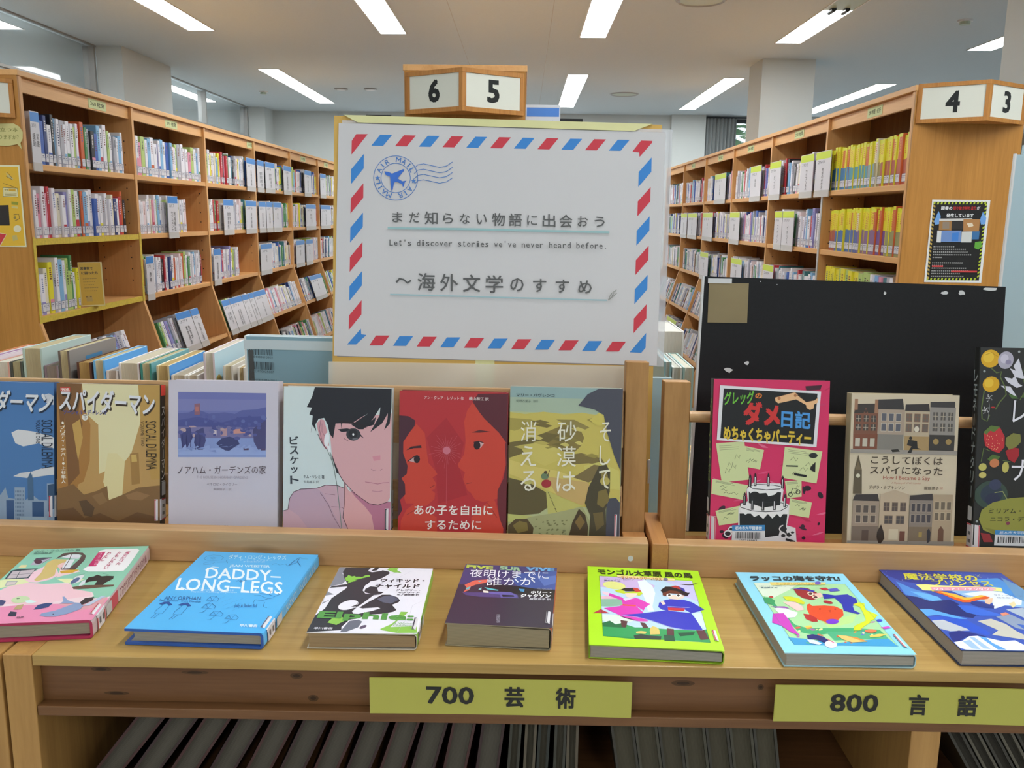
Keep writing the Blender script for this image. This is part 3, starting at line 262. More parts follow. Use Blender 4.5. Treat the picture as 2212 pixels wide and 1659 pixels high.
 'white': '0 13222605 1318 1757 1318 0 0 0 0 1757|0 7304108 115 1617 1177 1623 1177 860 115 835|0 8093104 115 1533 1178 1543 1177 1411 116 1391|0 5988506 114 1359 248 1374 329 1420 487 1364 677 1385 803 1369 882 1414 1053 1428 1177 1458 1177 1196 115 1185|0 9068656 311 1480 381 1486 382 1349 312 1345|0 11563116 321 1444 361 1446 364 1388 322 1385|0 5133456 115 1280 359 1325 644 1261 880 1337 1178 1350 1176 1180 115 1185|0 7696798 115 1201 1177 1219 1176 1072 115 1059|0 13209478 784 1185 925 1197 927 1143 786 1132|0 13615304 540 1186 580 1189 581 1105 542 1102|0 11833496 627 1198 706 1204 707 1104 629 1097|0 12032672 246 1213 310 1216 342 1200 249 1194|0 8886217 115 1067 1178 1088 1177 860 115 835|0 9873108 115 933 1177 980 1175 888 115 862|0 4146288 577 1011 641 1074 736 1097 829 1073 859 1011 796 972 733 926 686 930 623 964|0 4540538 132 1153 262 1200 292 1074 226 949 193 925 162 964|0 4737658 325 1153 421 1199 451 1043 417 933 353 930 307 1011|0 4999796 1018 1196 1174 1303 1175 965 1083 949 1030 1042|0 5917290 905 961 967 965 970 940 908 937|0 5917290 1114 962 1174 965 1173 943 1116 940|0 5659284 352 1126 340 1113 310 1107 281 1113 269 1126 282 1139 311 1144 340 1139|0 5133456 1145 1318 1138 1304 1122 1298 1106 1304 1100 1319 1107 1333 1123 1338 1139 1332|0 6449828 228 1244 223 1224 213 1215 203 1224 200 1244 204 1264 214 1272 224 1264|0 5659800 924 1229 916 1213 896 1207 876 1213 869 1229 877 1245 897 1251 916 1245|0 5133456 841 1221 831 1214 806 1211 781 1214 770 1221 781 1228 806 1231 831 1228|0 5133456 341 1252 331 1239 308 1234 286 1239 277 1252 286 1265 309 1270 331 1265|0 5133456 1008 1334 999 1320 979 1314 960 1320 952 1334 960 1348 980 1354 1000 1348|0 4672128 564 1194 557 1181 540 1176 524 1181 518 1194 525 1207 541 1212 557 1206|0 5133456 556 1215 551 1199 538 1192 526 1199 521 1215 527 1231 539 1238 551 1231|0 6449828 1171 1342 1162 1328 1141 1322 1121 1328 1113 1342 1121 1356 1142 1362 1163 1356|0 4672128 801 1189 794 1175 778 1169 763 1175 756 1189 763 1204 779 1210 795 1204|0 5659800 483 1334 476 1318 459 1312 443 1319 436 1335 443 1350 460 1357 476 1350|0 5659284 870 1079 858 1064 830 1059 802 1065 791 1079 803 1093 831 1099 859 1093|0 5133456 1059 1278 1054 1271 1042 1268 1030 1271 1025 1279 1030 1286 1042 1289 1054 1286|0 5132940 998 1145 987 1129 961 1123 936 1130 925 1145 936 1160 962 1166 987 1160|0 12099748 215 1160 204 1140 176 1132 149 1141 138 1161 149 1180 177 1188 204 1180|0 5132940 942 1177 930 1159 902 1151 875 1159 863 1177 875 1196 903 1203 931 1195|0 6974620 547 1162 538 1145 517 1137 496 1145 488 1163 497 1181 518 1188 538 1180|0 5659800 492 1277 483 1257 460 1250 437 1258 428 1277 438 1296 461 1304 483 1296|0 4672128 197 1125 187 1108 164 1101 141 1108 132 1125 142 1142 165 1149 188 1142|0 5132940 987 1192 982 1177 969 1171 957 1177 952 1192 957 1207 970 1213 982 1207|0 5659284 964 1195 958 1177 943 1169 928 1177 922 1196 929 1215 944 1222 958 1214|0 5133456 587 1229 576 1220 549 1216 523 1220 513 1229 524 1239 550 1242 576 1238|0 5133456 925 1244 918 1226 902 1219 885 1227 879 1245 886 1263 903 1270 919 1262|0 5659800 592 1272 580 1257 552 1251 523 1257 512 1272 524 1287 552 1293 581 1286|0 8025248 938 1190 927 1177 902 1172 878 1178 868 1191 878 1204 903 1209 928 1204|0 8025248 750 1205 744 1189 728 1183 713 1189 707 1205 714 1221 729 1227 744 1221|0 5659284 704 1205 697 1194 681 1189 665 1194 658 1205 665 1216 681 1220 697 1215|0 6449828 1187 1328 1177 1311 1152 1305 1127 1312 1117 1328 1128 1345 1153 1351 1177 1344|0 6974620 629 1211 621 1199 602 1195 583 1200 575 1211 583 1223 602 1228 622 1223|0 5132940 574 1207 568 1191 554 1185 540 1192 535 1208 541 1223 555 1230 569 1223|0 5659800 999 1248 992 1235 975 1230 959 1236 952 1249 959 1261 976 1267 992 1261|0 5659284 815 1201 807 1185 788 1178 769 1185 762 1201 770 1217 789 1224 807 1217|0 5659284 1072 1124 1064 1111 1046 1106 1028 1111 1021 1125 1028 1138 1047 1143 1065 1137|0 5133456 480 1297 473 1286 458 1282 443 1287 437 1297 443 1308 459 1312 474 1308|0 6449828 567 1328 561 1309 546 1301 531 1309 525 1328 531 1347 546 1355 561 1347|0 6449828 926 1283 918 1268 901 1261 883 1268 876 1284 884 1299 901 1305 919 1299|0 5133456 547 1270 541 1260 525 1256 510 1260 504 1270 510 1280 526 1284 541 1280|0 5133456 1034 1323 1025 1313 1005 1309 984 1313 976 1323 984 1334 1005 1338 1026 1333|0 6974620 561 1149 552 1138 530 1134 509 1138 500 1149 509 1159 531 1163 552 1159|0 5133456 337 1298 333 1280 323 1273 313 1280 309 1298 314 1315 323 1323 333 1315|0 5659800 1122 1250 1113 1234 1092 1228 1072 1235 1063 1250 1072 1266 1093 1272 1114 1266|0 5659800 410 1347 404 1336 391 1331 379 1336 373 1348 379 1359 392 1364 405 1359|0 8025248 180 1135 169 1125 143 1120 117 1125 106 1136 117 1146 143 1151 170 1146|0 5132940 601 1180 592 1172 570 1169 548 1172 539 1180 548 1188 570 1191 592 1187|0 5133456 604 1236 600 1219 590 1212 580 1219 576 1236 580 1254 590 1261 600 1254|0 5659284 782 1147 776 1136 761 1131 747 1136 742 1147 748 1159 762 1163 776 1158|0 6449828 464 1264 460 1251 449 1246 439 1251 435 1265 440 1278 450 1284 460 1278|0 5133456 850 1320 846 1307 836 1301 827 1307 823 1320 827 1333 837 1338 847 1333|0 5133456 877 1258 866 1245 838 1239 811 1245 800 1259 811 1272 839 1278 866 1272|0 5132940 582 1112 575 1102 560 1098 545 1102 538 1112 545 1122 560 1125 576 1121|0 5133456 691 1250 681 1237 658 1231 635 1237 626 1250 635 1263 659 1268 682 1263|0 12099748 322 1102 317 1086 307 1079 297 1086 293 1102 297 1117 308 1124 318 1117|0 5659800 829 1264 822 1245 805 1237 789 1245 782 1264 789 1283 806 1291 822 1283|0 5659284 1123 1210 1115 1195 1094 1189 1073 1195 1065 1210 1073 1224 1094 1230 1115 1224|0 5659284 931 1190 926 1176 912 1171 899 1177 894 1190 900 1203 913 1209 926 1203|0 5132940 454 1107 448 1092 435 1086 421 1092 415 1107 421 1121 435 1127 449 1121|0 5133456 543 1258 532 1239 504 1231 477 1239 466 1258 478 1278 505 1286 532 1277|0 5133456 951 1214 940 1201 912 1195 885 1201 874 1215 886 1228 913 1233 940 1228|0 6449828 1078 1275 1070 1260 1053 1254 1036 1261 1029 1276 1037 1291 1054 1297 1071 1290|0 5659284 951 1121 944 1110 926 1105 909 1110 902 1122 910 1133 927 1138 944 1133|0 5659284 657 1138 652 1121 643 1114 633 1121 630 1138 634 1156 644 1163 653 1156|0 5133456 766 1239 759 1227 743 1223 726 1228 720 1240 727 1251 743 1256 760 1251|0 5659284 171 1134 163 1116 144 1108 125 1116 117 1134 125 1152 144 1160 163 1152|0 5659800 748 1244 737 1236 709 1233 682 1236 671 1245 682 1253 710 1256 737 1253|0 8025248 517 1135 508 1128 484 1125 461 1128 451 1136 461 1143 484 1146 508 1143|0 5132940 444 1122 433 1113 405 1109 377 1113 365 1123 377 1132 405 1136 433 1132|0 5659284 1035 1201 1026 1193 1005 1189 984 1193 975 1201 984 1210 1005 1213 1026 1209|0 12099748 1005 1117 1000 1108 987 1104 974 1108 968 1117 974 1126 987 1130 1000 1126|0 12099748 679 1183 671 1176 652 1174 633 1177 625 1183 633 1190 652 1193 671 1190|1 4145780 8 164 1106 168 930|1 4145780 8 219 1106 212 930|1 4145780 8 273 1106 266 930|1 4145780 8 327 1106 331 930|1 4145780 8 382 1105 371 930|0 9675474 129 902 210 994 225 925|0 8425668 202 956 281 914 298 961|0 9675474 274 942 354 979 370 964|0 8425668 346 942 426 969 441 946|0 9675474 418 963 497 994 512 909|0 8425668 488 919 568 934 583 903|0 9675474 560 974 640 1002 655 1000|0 8425668 631 976 710 983 726 978|0 9675474 702 961 781 997 797 1001|0 9675474 772 919 851 995 867 990|0 9675474 842 943 921 1005 936 988|0 9675474 913 953 991 1009 1006 975|0 9675474 983 984 1060 972 1074 916|0 9675474 1052 968 1128 915 1144 915|2 5588814 0 109 631 1180 661 110 731 ノアハム・ガーデンズの家|2 11116715 0 340 587 961 599 341 617 THE HOUSE IN NORHAM GARDENS|2 8221822 0 466 503 835 510 466 537 ペネロピ・ライヴリー|2 9274510 0 544 448 764 450 545 479 斎藤倫子\u3000訳|2 3945528 20 576 3 725 7 577 30 ゴブリン書房',
 'youth': '0 13621720 1290 1719 1290 0 0 0 0 1719|0 13214896 3 231 60 253 76 383 128 466 216 502 406 514 513 558 649 555 738 524 789 13 0 0|0 12558512 67 253 76 383 128 466 216 502 406 514 476 462 562 316 721 11 314 10 185 183|0 14263204 736 591 786 498 1061 345 1290 378 1290 0 789 0 729 173|0 12088975 785 525 896 434 1061 345 1290 372 1290 0 1106 2 1065 210 981 315 870 420|0 14132648 541 1342 1290 1424 1290 1164 1286 727 1281 419 1248 364 1142 334 1034 351 868 460 729 598 643 737 582 924|0 13670558 396 1285 446 1340 487 1327 533 1166 553 978 499 990 441 1083|1 9069680 7 447 1326 430 1218 469 1057 512 990|1 9069680 5 461 1286 462 1192 494 1138|0 2302763 372 1716 1287 1717 1287 1492 1269 1304 1205 1228 1241 1357 1245 1424 1176 1302 1038 1198 1146 1395 1156 1496 1067 1353 957 1230 896 1228 813 1280 1011 1419 918 1363 813 1294 691 1294 624 1290 596 1114 554 1167 530 1274 486 1354 419 1339 381 1271 394 1190 347 1270 330 1168 350 1378 308 1391 340 1473 278 1478 342 1608|0 2302763 674 1412 753 1481 837 1388 759 1306 698 1291 694 1224|0 2302763 949 1243 1106 1381 1082 1286|0 2302763 653 1223 761 1236 883 1214 967 1122 871 1174 762 1198 695 1190|0 3816000 924 1168 920 1145 909 1125 890 1108 867 1097 840 1092 813 1095 789 1105 769 1121 756 1142 751 1164 755 1187 766 1208 785 1225 808 1236 835 1240 862 1237 886 1227 906 1211 919 1191|0 2500140 887 1174 885 1158 878 1142 866 1130 852 1122 835 1119 818 1121 803 1129 791 1140 783 1155 779 1172 781 1188 789 1204 800 1216 815 1224 831 1227 848 1225 863 1217 876 1206 884 1191|0 6974064 895 1114 893 1110 888 1106 880 1103 871 1101 860 1100 849 1100 839 1102 831 1104 826 1108 825 1112 826 1116 831 1120 839 1123 848 1126 859 1126 870 1126 880 1124 888 1122 893 1118|0 16053492 847 1167 847 1162 845 1158 843 1155 840 1152 837 1152 833 1152 830 1154 828 1157 826 1162 825 1166 826 1171 827 1175 829 1178 832 1180 836 1181 839 1180 842 1178 845 1175 846 1171|0 2760742 677 1318 785 1323 961 1283 1003 1241 894 1285 678 1302|0 14935014 549 1095 545 1069 538 1047 530 1029 520 1018 510 1015 502 1020 495 1033 490 1052 488 1076 490 1102 494 1127 501 1150 509 1168 519 1178 528 1181 537 1176 544 1164 549 1144 550 1121|0 14935014 518 1031 563 1018 570 951 541 950|1 8227462 9 561 951 600 803 649 548 687 239 711 10|1 8227462 7 526 977 585 843 600 790|1 11563136 8 985 605 1052 597 1133 584 1200 599 1272 604|1 12157072 7 1069 498 1136 492 1190 502|1 11566982 7 1053 761 1081 742 1114 750|1 11566982 7 1161 744 1187 765|0 13930394 1068 910 1162 925 1163 872 1084 856|1 7163224 5 449 461 549 316 607 182 711 10|1 7163224 5 583 296 712 294 733 274|1 5060160 7 736 591 737 335 723 173 796 6|1 5060160 7 -1 231 60 249 80 383 128 463 216 499 406 514 513 555 649 555 734 524|1 5060160 7 411 1163 470 1043 526 977|1 5060160 7 582 924 643 737 729 598 868 458 1034 347 1142 331 1274 378|1 9069680 4 503 450 626 440|0 2894384 583 897 671 711 644 697|1 3355443 5 724 1117 752 1101 782 1084|2 3883079 20 77 1030 182 1032 74 1126 ビ|2 3883079 20 80 912 184 914 76 1008 ス|2 3883079 20 82 794 187 797 79 890 ケ|2 3883079 20 95 688 178 690 92 761 ッ|2 3883079 20 86 558 191 561 83 655 ト|2 4870230 10 246 629 497 630 244 669 キム・ソンミ 著|2 6975604 0 247 571 429 572 246 605 矢島暁子 訳',
 'girls': '0 11874358 1283 1699 1283 0 0 0 0 1699|0 11020851 326 1150 556 1392 769 1097 715 816 820 483 472 370 446 746|0 13124404 204 1312 305 1204 332 988 352 853 426 773 462 720 405 679 446 612 435 544 391 530 438 497 431 423 336 340 241 338 458 208 471 5 28 1 35 158 104 295 200 365 91 363 37 538 24 797 52 1095 108 1177|0 4859700 0 1407 108 1400 190 1352 183 1285 121 1204 52 1095 52 960 106 811 99 716 37 661 78 593 84 471 22 402 49 280 1 198 0 685|0 13124404 863 1577 955 1470 1191 1231 1256 1125 1268 847 1216 648 1176 542 1176 449 1084 421 1005 406 913 431 860 510 820 536 794 603 768 669 788 750 715 803 701 843 775 964 789 1124 769 1351 803 1484|0 5907760 863 1590 929 1682 1280 1692 1279 1098 1178 1231 1007 1390 942 1470|0 6957618 1256 1098 1282 1125 1283 0 1247 0 1176 382 1176 542 1242 688 1268 847|0 13124404 1084 421 1111 501 1163 382 1202 224 1254 92 1248 0 1129 0 859 2 873 216 1005 353|0 3809320 86 994 148 1041 264 1058 271 1028 175 1021|0 13214884 113 872 189 927 250 920 243 859 188 852|0 2759200 253 893 251 879 245 865 237 855 227 848 216 846 204 848 194 854 186 865 181 878 179 893 181 907 186 921 194 931 205 938 216 940 227 938 238 931 246 921 251 908|1 3809320 11 106 862 189 927 250 927|0 5907240 855 1224 955 1257 1086 1237 954 1224|0 13674664 888 1097 941 1118 1007 1098 967 1044 914 1031|0 2759200 965 1074 963 1058 957 1044 948 1033 937 1026 925 1023 913 1025 902 1033 893 1044 887 1058 885 1073 887 1089 893 1103 902 1114 913 1122 925 1124 937 1122 948 1115 957 1103 963 1089|1 3809320 11 885 1108 941 1122 1000 1108|1 9054760 8 378 557 432 591|1 9054760 8 807 616 874 631|1 9382954 7 1058 394 1124 302 1176 223|1 9382954 7 104 227 241 311|1 13197418 3 595 1006 688 1006|1 13197418 3 594 999 730 966|1 13197418 3 592 993 757 907|1 13197418 3 588 988 675 910|1 13197418 3 583 983 676 849|1 13197418 3 577 980 610 893|1 13197418 3 571 979 588 839|1 13197418 3 565 979 541 792|1 13197418 3 558 980 516 870|1 13197418 3 553 983 458 847|1 13197418 3 548 988 477 925|1 13197418 3 544 993 419 927|1 13197418 3 542 999 358 953|1 13197418 3 541 1005 423 1005|1 13197418 3 542 1012 382 1050|1 13197418 3 544 1018 461 1061|1 13197418 3 548 1023 442 1116|1 13197418 3 553 1027 446 1182|1 13197418 3 558 1030 517 1140|1 13197418 3 565 1032 545 1195|1 13197418 3 571 1032 583 1125|1 13197418 3 577 1031 628 1162|1 13197418 3 583 1028 690 1182|1 13197418 3 588 1023 676 1101|1 13197418 3 592 1018 737 1095|1 13197418 3 594 1012 685 1035|1 12603480 7 571 1016 573 371|0 14196912 592 1006 591 998 587 991 582 986 575 982 568 981 560 982 554 986 548 991 545 998 544 1005 545 1013 548 1020 554 1025 561 1028 568 1030 575 1028 582 1025 587 1020 591 1013|0 13136000 613 1006 611 992 605 979 595 969 582 962 568 960 554 962 541 968 531 978 524 991 522 1005 524 1019 531 1032 541 1042 554 1049 568 1051 582 1049 595 1042 605 1032 611 1020|2 15127760 10 293 1605 759 1602 293 1646 アン・クレア・レゾット 作|2 15127760 10 820 1604 1054 1602 820 1644 横山和江 訳|2 15656672 12 193 229 1124 249 193 351 あの子を自由に|2 15656672 12 325 58 992 75 325 171 するために',
 'desert': '0 11778442 1313 1779 1313 0 0 0 0 1779|0 9414822 1313 1779 1313 1623 0 1626 0 1779|0 10728092 0 1657 1313 1652 1313 1642 1302 1474 0 1489|0 12890972 0 1481 181 1461 394 1493 636 1466 845 1491 1082 1456 1303 1265 1308 368 0 401|0 10851916 0 1412 242 1401 425 1342 242 1324 58 1261 0 1274|0 8746047 425 1251 636 1345 816 1318 876 1198 846 1108 757 1015 576 1042 364 1053|0 9404489 545 1404 756 1407 935 1320 846 1273 666 1346|0 7299640 0 1123 181 1156 425 1251 576 1224 425 1100 181 1003 0 939|0 13220196 120 1094 364 1129 576 1057 637 952 425 856 212 943|0 8219968 637 983 846 1017 1084 962 1144 873 936 899 727 879|0 13286248 257 1190 328 1212 399 1183 356 1158 299 1172|0 7628344 497 1177 583 1199 669 1171 618 1145 549 1159|0 7628344 278 1336 392 1359 505 1330 438 1305 347 1319|0 10128456 565 1192 637 1215 709 1186 666 1161 608 1175|0 7628344 250 1375 359 1398 468 1369 403 1344 316 1357|0 13286248 766 1139 815 1161 864 1132 835 1107 796 1121|0 12101720 56 1075 159 1098 262 1069 201 1044 118 1057|0 7628344 496 1112 601 1135 705 1107 643 1081 559 1095|0 10128456 417 1072 493 1094 568 1066 523 1040 462 1054|0 10128456 903 1409 956 1431 1010 1401 978 1377 935 1391|0 12101720 277 1130 376 1153 475 1124 416 1099 337 1113|0 13286248 444 1057 528 1080 612 1051 562 1026 494 1040|0 9075776 609 1177 715 1200 821 1172 758 1146 673 1160|0 10128456 882 992 971 1015 1061 987 1007 962 936 975|0 13286248 723 1300 804 1322 885 1293 837 1268 772 1282|0 13286248 593 1116 653 1138 712 1109 676 1084 629 1098|0 13680234 0 922 243 852 577 799 937 673 967 568 878 399 638 497 426 582 120 711 0 753|0 12821608 426 735 937 673 967 568 878 399 577 511|0 13155688 877 867 1055 916 1291 817 1307 593 1145 603 937 688|0 8022338 757 728 996 885 1085 872 1026 720 937 673|0 6247476 0 707 243 653 456 537 517 402 365 290 0 247|0 12433512 441 568 638 482 878 391 548 297 472 279|0 10724470 0 201 517 296 878 384 968 205 940 0 0 0|0 12172142 0 277 289 257 90 181 0 185|0 7829839 451 206 472 214 481 204 460 195|0 7829839 569 100 590 108 599 98 578 90|0 7829839 569 163 590 171 599 161 578 153|0 7829839 341 36 363 44 372 34 350 25|0 7829839 316 136 337 144 346 134 325 125|0 7829839 532 210 553 218 562 208 541 199|0 7829839 636 76 657 85 666 75 645 66|0 7829839 512 109 533 117 542 107 521 99|0 7829839 606 41 627 49 636 39 615 31|0 7829839 458 182 479 190 488 180 467 172|0 7829839 324 226 346 234 355 224 333 216|0 7829839 364 114 385 123 394 112 373 104|0 7829839 822 39 843 47 852 37 831 29|0 7829839 464 176 486 185 495 174 474 166|0 7829839 682 32 703 40 712 30 691 21|0 7829839 491 157 512 165 521 155 500 146|0 7829839 381 45 402 53 411 43 390 35|0 7829839 511 48 532 57 542 46 520 38|0 7829839 516 49 538 58 547 47 526 39|0 7829839 676 218 698 227 707 216 686 208|0 7829839 835 74 856 82 865 72 844 63|0 7829839 453 97 475 105 484 95 463 86|0 7829839 696 41 717 50 726 40 705 31|0 7829839 544 180 565 189 574 178 553 170|0 7829839 471 160 492 169 501 158 480 150|0 7829839 735 32 756 41 765 30 744 22|0 7829839 477 153 498 161 508 151 486 142|0 7829839 627 210 648 218 657 208 636 200|0 7829839 651 168 672 177 681 167 660 158|0 7829839 498 38 519 46 529 36 507 27|0 7829839 637 179 659 188 668 177 646 169|0 7829839 573 111 594 119 603 109 582 100|0 7829839 824 241 845 249 854 239 834 231|0 7829839 507 100 528 108 537 98 516 90|0 7829839 468 104 490 113 499 102 478 94|0 7829839 402 191 423 199 432 189 411 180|0 7829839 719 62 740 71 749 60 728 52|0 7829839 450 64 471 72 480 62 459 53|0 7829839 362 55 384 63 393 53 371 44|0 7829839 834 101 855 109 864 99 843 90|0 4868693 797 1573 904 1709 1037 1777 1313 1779 1309 818 1231 995 1142 1263 1097 1471 993 1530 874 1559|0 13220188 1038 1493 1097 1471 1112 1352 1024 1336 934 1410|0 4866864 937 612 996 734 1055 871 1144 888 1188 800 1189 574 1146 363 1162 1 954 0 968 281 901 430|0 9272384 1070 812 1144 828 1174 694 1115 647|0 8022586 1056 571 1145 603 1190 484 1116 377 1042 419|0 7035960 998 312 1116 331 1132 181 1043 102|0 4865064 715 0 759 198 833 360 908 294 946 144 940 0|0 8217912 789 199 849 292 909 203 849 110|0 5588780 5 139 90 219 228 224 305 120 291 0 5 0|0 8417340 59 141 136 198 228 178 243 87 120 51|0 4868693 1153 408 1190 492 1263 502 1310 443 1313 0 1155 1|0 6979680 471 736 469 724 462 712 452 703 440 697 426 695 412 697 399 702 389 710 382 721 380 733 382 746 389 757 399 766 411 772 426 774 440 773 452 767 462 759 469 748|0 10498104 502 648 499 633 491 620 478 608 462 601 444 598 426 600 410 606 397 617 389 630 386 645 389 660 397 674 410 685 426 693 444 696 462 694 478 687 491 677 499 663|1 5912624 7 456 735 480 805|0 5720112 454 781 453 775 450 770 446 766 440 763 433 762 427 763 421 765 416 769 413 774 412 780 413 786 416 791 421 795 427 798 433 799 440 798 446 796 450 792 453 787|0 5918776 479 538 475 534 468 534 464 538 468 542 475 542|0 5918776 487 522 483 518 475 517 471 521 475 525 483 525|0 5918776 494 505 490 501 483 501 479 505 483 509 490 509|0 5918776 502 489 498 485 491 484 487 488 490 492 498 492|0 5918776 509 472 506 468 498 468 494 472 498 476 506 476|0 5918776 517 456 513 451 506 451 502 455 506 459 513 459|0 5918776 525 439 521 435 513 435 510 439 513 443 521 443|0 5918776 532 423 529 418 521 418 517 422 521 426 528 426|0 5918776 540 406 536 402 529 402 525 406 529 410 536 410|0 5918776 547 390 544 385 536 385 532 389 536 393 544 393|0 5918776 555 373 551 369 544 369 540 373 544 377 551 377|0 5918776 563 357 559 352 551 352 548 356 551 360 559 360|0 5918776 570 340 567 336 559 336 555 340 559 344 566 344|0 5918776 578 324 574 319 567 319 563 323 567 327 574 327|0 12630122 279 670 277 657 270 646 258 637 244 631 228 629 211 630 197 635 185 644 178 655 175 667 178 679 185 691 197 700 211 706 227 708 244 707 258 701 270 693 277 682|0 11904346 1186 694 1183 679 1175 664 1163 653 1147 645 1130 642 1112 644 1097 651 1084 662 1076 676 1073 691 1076 707 1084 722 1096 733 1112 741 1129 744 1147 742 1162 735 1175 724 1183 710|2 4016718 20 71 1665 518 1668 71 1703 マリー・パヴレンコ|2 5858911 0 71 1596 326 1599 71 1630 河野万里子〔訳〕|2 14999500 2 1056 1159 1184 1161 1056 1388 そ|2 14999500 2 1058 880 1185 883 1057 1109 し|2 14999500 2 1059 600 1186 604 1058 830 て|2 14999500 2 563 1144 785 1148 562 1384 砂|2 14999500 2 563 851 785 856 563 1091 漠|2 14999500 2 564 557 786 564 563 798 は|2 14999500 2 131 1138 315 1142 131 1378 消|2 14999500 2 137 845 320 850 137 1086 え|2 14999500 2 142 552 326 558 142 793 る|2 6974032 0 647 82 683 83 647 109 静|2 6974032 0 647 49 683 50 647 76 山|2 6974032 0 647 16 684 17 647 43 社',
